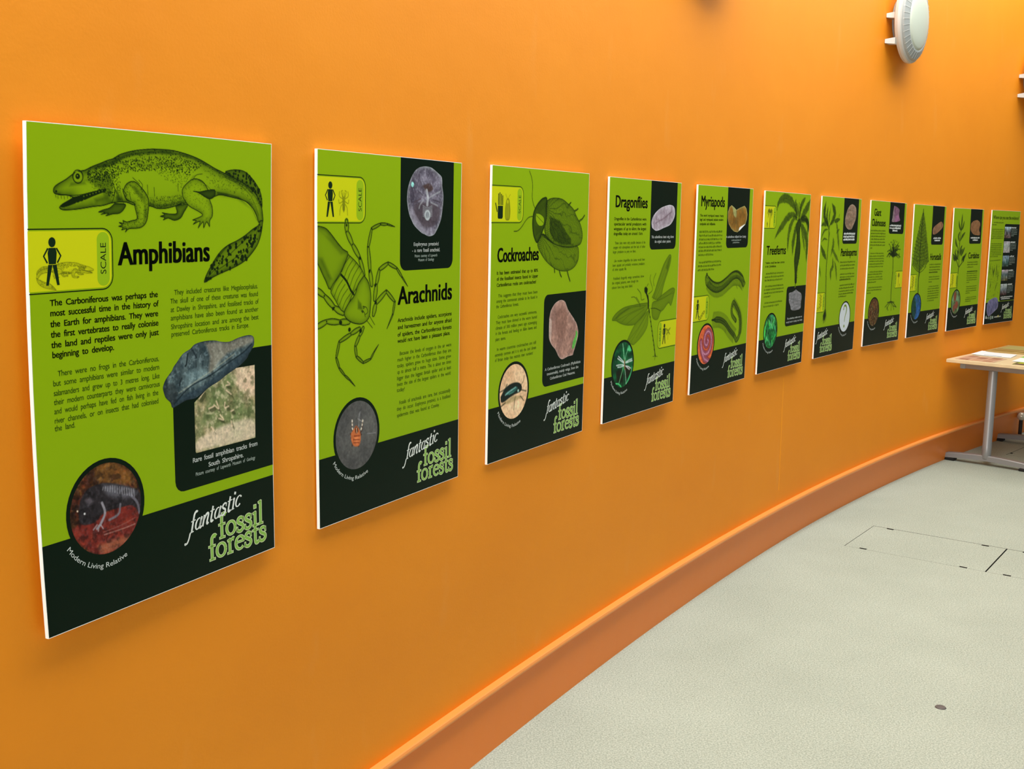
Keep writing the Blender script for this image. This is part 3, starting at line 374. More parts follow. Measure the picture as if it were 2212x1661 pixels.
 ['ras', 'fossil_photo', 1.6, [110, 108, 120], [[413.9, 18.2], [429.8, 17.7], [451.1, 20.2], [478.5, 31.2], [498, 42.1], [500.2, 62.8], [505.1, 80.4], [506.6, 98.2], [500.2, 134], [492.3, 154.9], [470.9, 181.6], [457.4, 188.6], [438.6, 190.3], [422.5, 185.8], [406.6, 181.4], [375.2, 164.1], [362.2, 149.9], [351.8, 135.8], [342.8, 107.6], [342.5, 90.7], [345.7, 73.7], [355.4, 53.6], [372.8, 33.1], [393.2, 22.1]], [['noise', [[56, 52, 64], [106, 102, 116], [156, 156, 168]], 26, 31, 1, 1], ['noise2', [60, 54, 66], 7, 33, 0.4], ['noise2', [170, 172, 184], 5, 36, 0.3], ['blob', [[374.3, 112.7], [410.5, 106.2], [474.9, 110.7], [491.9, 137.1], [454.3, 166.9], [411.6, 164], [374.7, 135.5]], [62, 54, 60], 0.75, 8], ['blob', [[409.7, 65.9], [441.3, 59], [457.7, 73], [431.1, 79.7]], [60, 44, 40], 0.8, 4], ['blob', [[359, 113], [379.8, 135.5], [411.6, 164], [443.8, 181.5], [411.9, 181.4], [359.6, 147.1]], [128, 124, 136], 0.5, 5], ['rimlight', 5, [150, 158, 160], 0.7], ['disc2', [365.3, 64], 6, [130, 190, 184]], ['cl', [[428.4, 76.8], [434, 94.1], [431.7, 111.6]], 9, [150, 154, 160], 0.8], ['cl', [[415.6, 100.3], [400.1, 112.2], [395.1, 120.9]], 3.5, [140, 144, 150], 0.7], ['cl', [[442, 93.9], [468.8, 84.4], [490.6, 77.9]], 4, [140, 144, 150], 0.7], ['cl', [[447.6, 105.4], [480.4, 113.6]], 4, [130, 134, 140], 0.7], ['cl', [[410.2, 88.9], [389.1, 78]], 3, [60, 56, 64], 0.7], ['cl', [[415.2, 77.3], [401.7, 57.6], [396.2, 43.5]], 3, [70, 66, 76], 0.7], ['cl', [[441.4, 64.8], [451.7, 44]], 2.5, [80, 76, 86], 0.7], ['cl', [[402.5, 97.8], [374.2, 107]], 3, [60, 50, 56], 0.7], ['cl', [[458.3, 99.3], [491.2, 104.5]], 2.5, [50, 46, 54], 0.8], ['cl', [[413.3, 114.8], [431.9, 120.3], [453.2, 114.7]], 2.2, [150, 156, 162], 0.6], ['cl', [[414.9, 117.1], [431.9, 122.3], [450.6, 117.1]], 1.6, [50, 48, 54], 0.55], ['cl', [[413.4, 119.2], [432, 124.4], [453.3, 118.8]], 2.2, [150, 156, 162], 0.6], ['cl', [[415, 121.5], [432, 126.4], [450.7, 121.2]], 1.6, [50, 48, 54], 0.55], ['cl', [[413.4, 123.5], [432.1, 128.4], [453.4, 122.9]], 2.2, [150, 156, 162], 0.6], ['cl', [[415.1, 125.8], [432.1, 130.5], [450.7, 125.3]], 1.6, [50, 48, 54], 0.55], ['cl', [[413.5, 127.8], [432.1, 132.5], [453.5, 127]], 2.2, [150, 156, 162], 0.6], ['cl', [[415.2, 130.1], [432.2, 134.6], [450.8, 129.4]], 1.6, [50, 48, 54], 0.55], ['cl', [[413.6, 132.2], [432.2, 136.6], [453.6, 131.1]], 2.2, [150, 156, 162], 0.6], ['cl', [[415.2, 134.5], [432.3, 138.6], [450.9, 133.5]], 1.6, [50, 48, 54], 0.55], ['cl', [[413.7, 136.5], [432.3, 140.7], [453.6, 135.2]], 2.2, [150, 156, 162], 0.6], ['cl', [[415.3, 138.8], [432.3, 142.7], [451, 137.6]], 1.6, [50, 48, 54], 0.55], ['cl', [[413.8, 140.9], [432.4, 144.7], [453.7, 139.3]], 2.2, [150, 156, 162], 0.6], ['cl', [[415.4, 143.2], [432.4, 146.8], [451.1, 141.7]], 1.6, [50, 48, 54], 0.55], ['disc2', [433.3, 137.7], 13, [148, 156, 160]], ['disc2', [433.3, 137.7], 8, [120, 126, 132]]], 2],
 ['text', 'caption_text', 8.2, 2, [225, 232, 228], [['Eophrynus prestvici', 371.9, 487, 213.6], ['- a rare fossil arachnid.', 366, 492.8, 228.9]], 4],
 ['text', 'caption_text', 6.4, 0, [165, 180, 170], [['Picture courtesy of Lapworth', 377.4, 480.4, 241.6], ['Museum of Geology', 393.2, 465.2, 251.8]], 4],
 ['text', 'title_text', 43, 3, [12, 20, 8], [['Arachnids', 307.1, 549.4, 354.6]], 4],
 ['text', 'body_text', 9.2, 2, [14, 30, 8], [['Arachnids include spiders, scorpions', 305.9, 553.2, 397.6], ['and harvestmen and for anyone afraid', 306.1, 553.6, 415]], 4],
 ['text', 'body_text', 9.2, 2, [14, 30, 8], [['of spiders, the Carboniferous forests', 305.7, 553.4, 432.8], ['would not have been a pleasant place.', 305.8, 546.5, 448.4]], 4],
 ['text', 'body_text', 8.6, 0, [28, 62, 8], [['Because the levels of oxygen in the air were', 314.4, 553.2, 479.4], ['much higher in the Carboniferous than they are', 305.1, 552.9, 494.4], ['today, spiders grew to huge sizes. Some grew', 304.6, 552.6, 509.4], ['up to almost half a metre. This is about ten times', 304.7, 552.9, 524.6], ['bigger than the biggest British spider and at least', 303.7, 552.6, 540], ['twice the size of the largest spiders in the world', 303.8, 551.7, 555.2], ['today!', 303.3, 336.7, 569.5], ['Fossils of arachnids are rare, but occasionally', 312.9, 551.3, 601.3], ['they do occur. Eophrynus prestvici, is a fossilised', 303.5, 551.6, 616.4], ['spidermite that was found at Coseley.', 303.6, 498.2, 632.5]], 4],
 ['scale', 0, 55, 174, 158, 'L', 'arach', 9.5],
 ['disc', [['noise', [[62, 62, 62], [82, 82, 80], [100, 98, 96]], 60, 41, 1, 1], ['noise2', [120, 118, 116], 5, 42, 0.15], ['cl', [[123.4, 612.4], [124.1, 634.1], [130.1, 646.7]], 3, [50, 30, 24], 0.9], ['cl', [[163.5, 618.7], [161, 637.3], [151.3, 650.3]], 3, [50, 30, 24], 0.9], ['cl', [[116.1, 641.5], [127.7, 649.2]], 3, [50, 30, 24], 0.9], ['cl', [[118.3, 652], [130, 655.4]], 3, [50, 30, 24], 0.9], ['cl', [[158.5, 650.1], [148.9, 654.3]], 3, [50, 30, 24], 0.9], ['cl', [[122.8, 671.6], [130, 661.2]], 3, [50, 30, 24], 0.9], ['cl', [[147.3, 677.5], [141.7, 663.3]], 3, [50, 30, 24], 0.9], ['cl', [[123.4, 611.5], [123.4, 614.4]], 3.2, [220, 210, 190], 0.95], ['cl', [[123.3, 620.1], [123.8, 623.1]], 3.2, [220, 210, 190], 0.95], ['cl', [[123.7, 629.7], [125.1, 632.8]], 3.2, [220, 210, 190], 0.95], ['cl', [[164, 617.9], [163.5, 620.8]], 3.2, [220, 210, 190], 0.95], ['cl', [[162, 626.4], [161.5, 629.2]], 3.2, [220, 210, 190], 0.95], ['cl', [[159.1, 635.6], [157.6, 638.2]], 3.2, [220, 210, 190], 0.95], ['blob', [[118.4, 641.9], [132.6, 629.7], [139.7, 626.5], [149.1, 635.4], [153.8, 644.9], [156.1, 657], [151.2, 673.7], [136.9, 675.6], [125.2, 669.1], [119.2, 656.5]], [168, 92, 52], 0.95, 3], ['noise2', [0, 0, 0], 9, 5, 0.0], ['blob', [[134.9, 630.1], [142, 629.8], [146.7, 640.8], [139.5, 645.4], [134.9, 638.8]], [40, 18, 14], 0.9, 2], ['cl', [[139.6, 632.4], [141, 643.3]], 1.8, [235, 190, 150], 0.9], ['blob', [[130, 652.5], [148.9, 655.8], [146.4, 670], [132.2, 667.5]], [196, 120, 74], 0.7, 3], ['cl', [[130.1, 649.6], [151.3, 651.8]], 1.6, [90, 30, 16], 0.8], ['cl', [[127.6, 657.9], [151.3, 661.5]], 1.6, [90, 30, 16], 0.8], ['cl', [[128.5, 665.3], [148.8, 668.3]], 1.6, [90, 30, 16], 0.8], ['cl', [[147.7, 629.3], [151.7, 606.7], [154.1, 595.4]], 0.8, [170, 172, 176], 0.6], ['cl', [[144.5, 611.4], [151.7, 597.9]], 0.8, [190, 192, 196], 0.5], ['cl', [[180.2, 652.3], [214.6, 655.7]], 0.7, [150, 152, 156], 0.6], ['cl', [[146.9, 611.7], [161.1, 619.8]], 1.5, [180, 180, 184], 0.5]], 1.8, 142, 649, 'rel'],
 ['logo', 0]
],
[
 ['ras', 'illustration', 1.7, [142, 176, 8], None, [['leg', [[432.4, 113.1], [454.6, 103.7], [470.5, 94.9]], 5, 0.6], ['leg', [[488.6, 123], [508.3, 118.1], [520.2, 113.4]], 5, 0.6], ['leg', [[527.2, 153.3], [550.6, 145.5], [567.1, 133.6]], 5, 0.6], ['leg', [[372.1, 295.1], [374.7, 310.2]], 5, 0.6], ['leg', [[404.2, 303.7], [411.3, 317.6], [420.1, 325.5]], 5, 0.6], ['leg', [[456.1, 307.1], [467.1, 325.8], [477.9, 341]], 5, 0.6], ['body', [[278.2, 193.2], [308.3, 193.4], [345.9, 211.4], [403.3, 228.6], [455.2, 233.4], [520.3, 231.3], [533.2, 253.9], [527.9, 278.6], [505.3, 296.5], [472.5, 306.1], [433.4, 307.8], [388.2, 301.7], [349.9, 288.5], [312.1, 269.6], [280.7, 245.5], [263.1, 224.9], [265.7, 204.7]], 0.22, 0.3, 5, 0.8, 1.5], ['veins', [[278.2, 193.2], [308.3, 193.4], [345.9, 211.4], [403.3, 228.6], [455.2, 233.4], [520.3, 231.3], [533.2, 253.9], [527.9, 278.6], [505.3, 296.5], [472.5, 306.1], [433.4, 307.8], [388.2, 301.7], [349.9, 288.5], [312.1, 269.6], [280.7, 245.5], [263.1, 224.9], [265.7, 204.7]], [278.4, 196.1], 1], ['body', [[316.6, 91.3], [339.6, 85], [376.7, 82.8], [414.9, 86.4], [447.7, 97.8], [488.1, 115.3], [509.4, 136.5], [537.9, 161], [553, 185.8], [555.5, 204.5], [545, 223], [521.6, 230.4], [481.6, 233.8], [435.6, 232.1], [403.3, 228.6], [365.1, 222], [333.5, 209.8], [308.2, 190.5], [301, 167.2], [308.6, 138]], 0.25, 0.3, 6, 0.85, 1.6], ['veins', [[316.6, 91.3], [339.6, 85], [376.7, 82.8], [414.9, 86.4], [447.7, 97.8], [488.1, 115.3], [509.4, 136.5], [537.9, 161], [553, 185.8], [555.5, 204.5], [545, 223], [521.6, 230.4], [481.6, 233.8], [435.6, 232.1], [403.3, 228.6], [365.1, 222], [333.5, 209.8], [308.2, 190.5], [301, 167.2], [308.6, 138]], [307.8, 120.6], 2], ['soft', [[336.1, 137.8], [399.1, 149.3], [446, 185.3], [480.1, 206.9], [481.3, 228.3], [422.5, 227.4], [364.7, 214.6], [332.3, 184.8]], 0.4, 5], ['speck', [[329.6, 132], [399.1, 149.3], [452.9, 191.4], [481.1, 225.2], [409.6, 227.2], [345.6, 205.5]], 0.5, 1.8, 260, 0.5], ['soft', [[289.8, 184.6], [371.3, 220.6], [346.4, 220.3], [284.4, 196.2]], 0.5, 4], ['body', [[308.9, 82.2], [315.3, 88.4], [311.7, 114.7], [314.7, 138], [306.7, 161.4], [295.5, 178.8], [273, 207.7], [258.6, 216.7], [246.4, 207.4], [235.6, 190], [229.8, 164.3], [231.5, 138.6], [239.5, 121.4], [256.3, 104], [279.2, 89.2], [296.9, 83.6]], 0.5, 0.35, 5, 0.95, 2.4], ['body', [[251.6, 129.8], [275.3, 132.5], [298.6, 143.9], [296, 164.3], [271, 167.2], [252.8, 155.7], [248, 141.3]], -0.6, 0.1, 2, 0.8, 1], ['lines', 0.8, 1.2, [[[253.1, 137], [297.6, 159]]]], ['lines', 0.85, 2, [[[244, 117], [231.6, 101.5], [224.9, 81.7], [225.7, 47.6], [217.7, 25.3], [205.5, 8.8]], [[228.7, 139.2], [205.8, 143], [186.3, 154.4], [167.2, 169.9], [145.4, 181], [123.4, 182.9]]]], ['lines', 0.6, 1, [[[256.8, 115.4], [269.3, 129.7]]]], ['lines', 0.6, 1, [[[263.2, 112.8], [274.5, 126.7]]]], ['lines', 0.6, 1, [[[269.5, 110.1], [279.7, 123.8]]]], ['lines', 0.6, 1, [[[275.9, 107.4], [284.9, 120.9]]]], ['lines', 0.6, 1, [[[282.4, 104.7], [290.2, 117.9]]]], ['lines', 0.6, 1, [[[288.8, 102], [295.4, 114.9]]]], ['lines', 0.6, 1, [[[295.3, 99.3], [300.7, 112]]]], ['lines', 0.6, 1, [[[301.8, 96.6], [306, 109]]]], ['lines', 0.6, 1, [[[308.3, 93.8], [311.3, 106]]]], ['lines', 0.6, 1, [[[247.4, 167.2], [254.7, 195.9]]]], ['lines', 0.6, 1, [[[252.7, 167.4], [258.1, 194.2]]]], ['lines', 0.6, 1, [[[258.1, 167.7], [261.6, 192.5]]]], ['lines', 0.6, 1, [[[263.4, 168], [265, 190.8]]]], ['lines', 0.6, 1, [[[268.7, 168.3], [268.5, 189.1]]]], ['lines', 0.6, 1, [[[274.1, 168.6], [272, 187.4]]]], ['lines', 0.6, 1, [[[279.5, 168.9], [275.5, 185.7]]]], ['lines', 0.6, 1, [[[284.9, 169.2], [279, 184]]]]], 3],
 ['fill', 'fossil_panel', [4, 24, 12], [[312, 400], [312.8, 393.8], [315.2, 388], [319, 383], [324, 379.2], [329.8, 376.8], [336, 376], [594, 376], [594, 660], [336, 660], [329.8, 659.2], [324, 656.8], [319, 653], [315.2, 648], [312.8, 642.2], [312, 636]], 1, 0],
 ['ras', 'fossil_photo', 2.0, [140, 110, 100], [[425.4, 397.1], [448.6, 404.6], [466.3, 427.2], [487.2, 444.1], [515.4, 465.2], [502.5, 461.6], [526.3, 474], [543.3, 501.3], [542.7, 522.8], [527.9, 552.1], [514.5, 572.3], [509.7, 579.5], [477.1, 580.6], [438.9, 585.7], [414.3, 574.1], [393, 551.1], [367.5, 533.8], [351.2, 514.7], [347.3, 496.7], [347.8, 450.1], [348.7, 446.4], [357, 426], [381.1, 406.5], [406.2, 398.4]], [['noise', [[120, 92, 84], [150, 116, 104], [176, 150, 140]], 24, 51, 1, 1], ['noise2', [90, 68, 62], 8, 52, 0.35], ['blob', [[392.6, 429.9], [455.3, 428.2], [463.9, 464.7], [447.7, 517.4], [409.7, 514], [388.7, 470.8]], [112, 82, 72], 0.55, 7], ['cl', [[423.6, 426], [431.9, 462.3], [431.8, 516]], 3, [100, 74, 66], 0.6], ['blob', [[527.9, 500.1], [541.4, 513.5], [524.5, 551.8], [505.2, 559.1], [510.3, 535.2], [525.7, 518.2]], [70, 150, 60], 0.9, 1.5], ['blob', [[344.8, 449.9], [363.4, 457.1], [360.7, 521.4], [348.8, 502.7]], [190, 176, 168], 0.5, 4], ['rimlight', 4, [180, 170, 166], 0.5]], 2],
 ['text', 'caption_text', 8, 2, [225, 232, 228], [['A Carboniferous Cockroach (Phylloblatta', 327.8, 566.5, 610.4], ['transversalis), mainly wings, from the', 340.7, 552.6, 626], ['Carboniferous Coal Measures.', 361, 530.1, 641.5]], 4],
 ['text', 'title_text', 39, 3, [12, 20, 8], [['Cockroaches', 34.5, 268.7, 268.3]], 4],
 ['text', 'body_text', 9.2, 2, [14, 30, 8], [['It has been estimated that up to 80%', 33.2, 269.2, 303.4], ['of the fossilised insects found in Upper', 33.8, 270, 320.2], ['Carboniferous rocks are cockroaches!', 34.4, 259.6, 337.4]], 4],
 ['text', 'body_text', 8.6, 0, [28, 62, 8], [['This suggests that they must have been', 42.9, 269.9, 367.8], ['among the commonest animals to be found in', 34.5, 269.5, 382.9], ['the Carboniferous forests.', 33.9, 159, 397.8], ['Cockroaches are very successful omnivores.', 42.9, 268.6, 427.6]], 4],
 ['text', 'body_text', 8.6, 0, [28, 62, 8], [['They must have thrived in the warm humid', 33.6, 269.4, 443.2], ['climate of 300 million years ago scavenging', 33.2, 269.5, 458.8], ['in the forests and feeding on fallen leaves and', 33.2, 268.5, 474.2], ['plant stems.', 32.8, 89.9, 491], ['In warm countries cockroaches are still', 41.5, 268.4, 520], ['extremely common and it is only the cool climate', 31.8, 269.1, 535.6], ['of Britain today that restricts their numbers!', 32.3, 250.7, 550.5]], 4],
 ['scale', 0, 55, 174, 158, 'L', 'roach', 9.5],
 ['disc', [['noise', [[186, 150, 116], [206, 176, 142], [222, 200, 170]], 50, 61, 1, 1], ['noise2', [160, 130, 100], 12, 62, 0.25], ['blob', [[68.1, 680.6], [110.6, 681.1], [181.5, 674.2], [192.5, 670], [136.9, 662.4]], [110, 100, 60], 0.5, 6], ['cl', [[56.2, 641.7], [87.5, 636.3], [103, 623]], 2.2, [30, 34, 26], 0.9], ['cl', [[65.6, 685.7], [94.3, 676]], 3, [40, 34, 22], 0.9], ['cl', [[144, 704.2], [145.9, 683.3], [150.7, 667.1]], 2, [50, 46, 30], 0.9], ['cl', [[181.2, 668.4], [201.5, 684.1]], 2, [50, 44, 30], 0.9], ['cl', [[180.4, 648.5], [214.5, 657.2]], 2, [40, 40, 30], 0.9], ['cl', [[174.4, 639.2], [196.1, 624.9], [201, 608.5]], 1.4, [60, 56, 40], 0.9], ['blob', [[67.1, 655.6], [87.5, 636.3], [113.8, 625.8], [146.2, 622.9], [173.9, 627.8], [188.4, 641], [180.6, 654.2], [147.6, 658.2], [115.3, 665], [88.9, 672.5], [70.3, 671.2]], [16, 26, 24], 0.98, 3], ['noise2', [0, 0, 0], 9, 5, 0.0], ['blob', [[93.3, 648.1], [119.8, 641.9], [152.2, 636.3], [163.4, 642], [141.9, 651.8], [104.2, 655.1]], [40, 90, 84], 0.8, 4], ['cl', [[93.5, 653.7], [114.6, 646.8], [152.3, 637.7]], 3, [150, 200, 196], 0.7], ['cl', [[114.9, 653.8], [139.1, 650]], 2.5, [70, 130, 120], 0.8], ['disc2', [167.1, 650.1], 4, [150, 180, 170]]], 2.2, 142, 649, 'rel'],
 ['logo', 0]
],
[
 ['ras', 'illustration', 2.1, [142, 176, 8], None, [['body', [[363.9, 422.7], [386.4, 400.1], [405, 371.2], [430.4, 336.3], [456.2, 304.2], [490.2, 278], [507.8, 269.3], [520.8, 274.1], [519.7, 293.8], [502.1, 326.7], [476.1, 362.1], [457.3, 394.5], [445.3, 421], [403.6, 433.8]], 0.2, 0.16, 7, 0.38, 1.6], ['body', [[403.8, 436.8], [445.3, 421], [480.6, 410.7], [523.8, 399.1], [553.5, 396.5], [567.9, 404.2], [560, 423.9], [537.6, 463.1], [514, 451.2], [472, 473.1], [443.9, 483.4], [424.5, 506.3], [396.1, 507.3], [374, 496.8], [364.9, 472.3], [369.2, 442.9]], 0.22, 0.16, 7, 0.38, 1.6], ['body', [[327.5, 440.5], [273.2, 440.2], [207.3, 442.1], [143.4, 445.4], [94.1, 456.4], [58.4, 472.2], [48.4, 485.4], [78, 488.9], [109.7, 499.7], [148.2, 508.3], [193.5, 513.1], [239.1, 510.7], [277.6, 493.1], [316.5, 472.2], [342.3, 453.1]], 0.22, 0.18, 7, 0.38, 1.6], ['body', [[343.6, 468], [339.1, 494.4], [334.8, 523.8], [309.5, 548.5], [270.6, 568.8], [231.9, 583], [212.3, 584.1], [172.1, 568.9], [177.7, 557.9], [201.7, 533.9], [232.5, 510.2], [277.6, 493.1], [316.8, 475.2]], 0.18, 0.15, 7, 0.32, 1.6], ['soft', [[53.1, 483], [100.6, 461], [175.3, 445.9], [195.2, 452.9], [114, 473.2], [77.9, 487.5]], 0.2, 6], ['soft', [[472.1, 319.7], [504.7, 275.3], [519.8, 278.6], [495.3, 332.5]], 0.2, 6], ['lines', 0.35, 1.2, [[[389.6, 436], [474.9, 349.9], [512.3, 278.4]], [[372, 435], [418.5, 362.8], [469.9, 295.6]], [[411, 437.2], [496.6, 423.7], [562.9, 414.8]], [[314.7, 451.5], [209.2, 465.3], [84.1, 488]], [[302.1, 462.5], [224, 486.4], [160.8, 506.3]], [[324.2, 481.6], [253.9, 529.3], [184.6, 564.3]], [[372, 435], [440, 363.6], [498.1, 284.2]], [[404.1, 439.8], [482.4, 429], [554.7, 408.2]], [[314.5, 448.5], [175.7, 451.7], [77.2, 479.1]], [[301.6, 456.6], [190.3, 472.6], [122, 496.4]], [[330.6, 476.1], [266.9, 524.5], [204.7, 571.8]], [[338, 482.5], [306.9, 518.7], [243.5, 563.6]]]], ['lines', 0.75, 2, [[[346.3, 339.3], [342.3, 356.8], [364.3, 387.2], [361.8, 398.9], [331.6, 409.2]], [[391.2, 335], [372.2, 358], [377.8, 381.9]], [[238.8, 385.8], [266.8, 403], [275.4, 426.7], [298.9, 425.1]], [[192.1, 413.5], [221.5, 415.1], [252.9, 437.1]], [[231.3, 414.7], [256, 433.4], [267.5, 451.5]], [[357.1, 462.9], [399.4, 465.6], [443.3, 477.4]], [[328.4, 370.9], [318.8, 379.3]]]], ['soft', [[295.4, 384.1], [308.6, 378.8], [326.4, 388.4], [324.2, 403], [307.6, 408], [296.7, 398.7]], 0.85, 2.5], ['lines', 0.8, 9, [[[314, 402.5], [333.7, 432.9], [335.3, 451]], [[328.9, 417], [332.5, 434.8], [335.9, 458.7]]]], ['lines', -0.4, 3, [[[328.1, 431.7], [335.4, 452.7]]]], ['lines', 0.8, 7, [[[342, 465], [357, 501.6], [375.2, 547.8], [393.6, 594.5], [412.5, 644.9]]]], ['lines', 0.8, 1.6, [[[412.5, 644.9], [409, 659.8]], [[412.5, 644.9], [430.8, 648.3]], [[412.5, 644.9], [391.1, 644.3]]]], ['lines', -0.75, 5, [[[349.7, 481.8], [353.2, 489.4]]]], ['lines', -0.75, 5, [[[356.1, 499.4], [359.6, 507.1]]]], ['lines', -0.75, 5, [[[362.6, 517.2], [366.1, 524.9]]]], ['lines', -0.75, 5, [[[369.1, 535], [372.6, 542.8]]]], ['lines', -0.75, 5, [[[375.6, 552.9], [379.2, 560.7]]]], ['lines', -0.75, 5, [[[382.2, 570.9], [385.7, 578.8]]]], ['lines', -0.75, 5, [[[388.8, 589], [392.4, 596.8]]]], ['lines', -0.75, 5, [[[395.5, 607.1], [399, 615]]]], ['lines', -0.75, 5, [[[402.1, 625.3], [405.7, 633.3]]]]], 3],
 ['fill', 'fossil_panel', [4, 24, 12], [[327, 0], [558, 0], [558, 226], [557.3, 231.7], [555.1, 237], [551.6, 241.6], [547, 245.1], [541.7, 247.3], [536, 248], [349, 248], [343.3, 247.3], [338, 245.1], [333.4, 241.6], [329.9, 237], [327.7, 231.7], [327, 226]], 1, 0],
 ['ras', 'fossil_photo', 2.4, [130, 124, 136], [[337.6, 152.5], [340.1, 140.9], [355.8, 123.4], [382.4, 108.5], [416.5, 96.3], [458.7, 88.2], [494.8, 84.5], [524.6, 88.5], [539.1, 100.3], [541, 121.4], [529.2, 139.6], [508.4, 154.7], [479.9, 163.8], [444.2, 169.8], [409.3, 177.2], [377.9, 180.1], [356.6, 174.3], [342.2, 167]], [['noise', [[124, 112, 122], [150, 142, 152], [176, 170, 180]], 26, 71, 1.6, 0.8], ['noise2', [110, 96, 106], 10, 72, 0.3], ['cl', [[372.1, 152.4], [441.2, 134.3], [511.7, 109.7]], 3, [90, 74, 84], 0.7], ['cl', [[385.1, 140.6], [434.5, 140.3], [497.3, 112.9]], 3, [100, 84, 92], 0.6], ['cl', [[427.9, 146.2], [444, 166.9]], 3, [110, 96, 104], 0.6], ['rimlight', 5, [186, 190, 196], 0.6]], 2],
 ['text', 'caption_text', 9, 2, [225, 232, 228], [['This carboniferous insect wing shows', 340.7, 538.4, 206.9], ['the original colour pattern.', 369.7, 513.2, 223.7]], 4],
 ['text', 'title_text', 39, 3, [12, 20, 8], [['Dragonflies', 45, 296, 99.6]], 4],
 ['text', 'body_text', 9.2, 2, [14, 30, 8], [['Dragonflies in the Carboniferous were', 40.7, 292.7, 143.5], ['spectacular aerial predators with', 40.6, 294.1, 161.1], ['wingspans of up to 60cm; the largest', 39.9, 294.1, 177.6], ['dragonflies today are around 15cm.', 39.2, 268, 194.1]], 4],
 ['text', 'body_text', 8.6, 0, [28, 62, 8], [['These sizes were only possible because of the', 50.3, 291.2, 225.1], ['oxygen rich atmosphere and the lack of other', 39.2, 291.8, 240.2], ['larger predators to prey on them.', 38.5, 216.8, 255.4], ['Like modern dragonflies the larvae would have', 48.4, 290.8, 286], ['been aquatic and probably voracious predators', 38.5, 290.7, 301.1], ['of other aquatic life.', 38.3, 146.3, 315.5], ['Fossilised dragonfly wings sometimes show', 46.5, 289.6, 346.2], ['the original patterns, even though the', 38.4, 243.5, 361.4], ['colours have long since faded.', 37.7, 199, 377.2]], 4],
 ['scale', 428, 516, 594, 620, 'R', 'fly', 9.5],
 ['disc', [['noise', [[6, 44, 26], [20, 92, 52], [40, 140, 84]], 46, 73, 1, 2], ['noise2', [4, 26, 16], 20, 75, 0.6], ['blob', [[174.2, 595.1], [189.3, 582], [213.2, 595.9], [201, 606.3], [174.7, 600.9]], [70, 170, 110], 0.9, 3], ['blob', [[212.5, 665.9], [238.4, 659.9], [237, 683.3], [216.7, 716.3], [185.4, 733.1], [171.4, 719.6], [189.5, 704.3]], [60, 160, 100], 0.85, 5], ['blob', [[91.4, 669.8], [141.3, 663.9], [145, 710.6], [99.9, 699.4]], [20, 14, 10], 0.7, 8], ['blob', [[159.4, 651.4], [213, 671.8], [189, 698.4], [162.9, 695.3]], [24, 12, 8], 0.7, 8], ['cl', [[137.4, 574.5], [146.3, 606.8], [155, 636.5]], 2.6, [150, 210, 170], 0.9], ['cl', [[180.7, 595.7], [166.1, 614.5], [158.3, 636.8]], 2.6, [120, 190, 150], 0.9], ['cl', [[147.2, 658.8], [130.5, 688.6], [116.6, 713]], 2.6, [110, 190, 130], 0.9], ['cl', [[160.6, 666], [169.9, 702], [177.8, 735]], 2.6, [150, 200, 170], 0.9], ['cl', [[85.3, 712], [107.2, 713.2], [130.1, 723.3], [139.3, 736]], 4.5, [70, 190, 110], 0.95], ['cl', [[152.5, 644.9], [126.2, 633.5], [100.3, 622.3]], 3.4, [200, 200, 205], 0.85], ['cl', [[152.3, 642], [129, 628.1], [106, 615.7]], 3.4, [200, 200, 205], 0.85], ['cl', [[153, 650.7], [121, 647.3], [92.8, 647.1]], 3.4, [200, 200, 205], 0.85], ['cl', [[153.2, 653.6], [127.9, 655.2], [102.7, 653.9]], 3.4, [200, 200, 205], 0.85], ['cl', [[165.3, 644.8], [191, 643.1], [217, 641.5]], 3.4, [200, 200, 205], 0.85], ['cl', [[165.1, 641.9], [190.5, 637.3], [213.2, 635.2]], 3.4, [200, 200, 205], 0.85], ['cl', [[166.2, 656.5], [185.9, 660.1], [206.1, 668.1]], 3.4, [200, 200, 205], 0.85], ['cl', [[166.1, 655], [179.7, 663.8], [196.6, 671.4]], 3.4, [200, 200, 205], 0.85], ['cl', [[154.8, 633.6], [159.3, 665.9]], 5, [120, 80, 40], 0.95]], 2.4, 142, 649, 'rel'],
 ['logo', 0]
],
[
 ['ras', 'illustration', 2.6, [142, 176, 8], None, [['leg', [[120.8, 360.2], [115.8, 376.3], [155.8, 399.8], [213.3, 417.5], [269.7, 415.9], [339.9, 396.4], [396.7, 375.9], [449.2, 372.1], [497.5, 388.4], [524, 412.8]], 46, 0.75], ['legside', [[127.8, 393.1], [157.7, 416.3], [215.4, 435.6], [286.2, 433.5], [356.4, 411.3], [414.3, 396.6], [476, 402], [517.3, 421.3]], 5, 28, 0.6], ['lines', 0.5, 6, [[[124.5, 363], [182.3, 389.9], [253.4, 398.4], [323.5, 381.6], [387.5, 361.3], [447.8, 360.5], [512.4, 383.1]]]], ['leg', [[193.5, 551.5], [275, 555.9], [337.9, 575.2], [388.1, 605.9], [447.4, 638], [474.1, 658.5], [503.8, 639.6], [514.8, 600.5], [500, 550.4], [454.7, 511], [420.4, 490.9], [403.7, 513.9], [411.5, 544.5], [454.6, 571.7]], 26, 0.8], ['legside', [[193.5, 551.5], [275, 555.9], [337.9, 575.2], [388.1, 605.9], [447.4, 638]], 5, 42, 0.5], ['legside', [[503.8, 639.6], [514.8, 600.5], [500, 550.4], [454.7, 511], [420.4, 490.9]], 5, 24, 0.5], ['lines', 0.6, 4, [[[193.5, 551.5], [275, 555.9], [337.9, 575.2], [388.1, 605.9], [447.4, 638]]]], ['lines', 0.7, 2, [[[522.9, 404], [547.4, 410.8], [544.6, 419.5]], [[517.3, 421.3], [527.1, 436.4]], [[439.7, 417.8], [456.9, 433.1]]]]], 3],
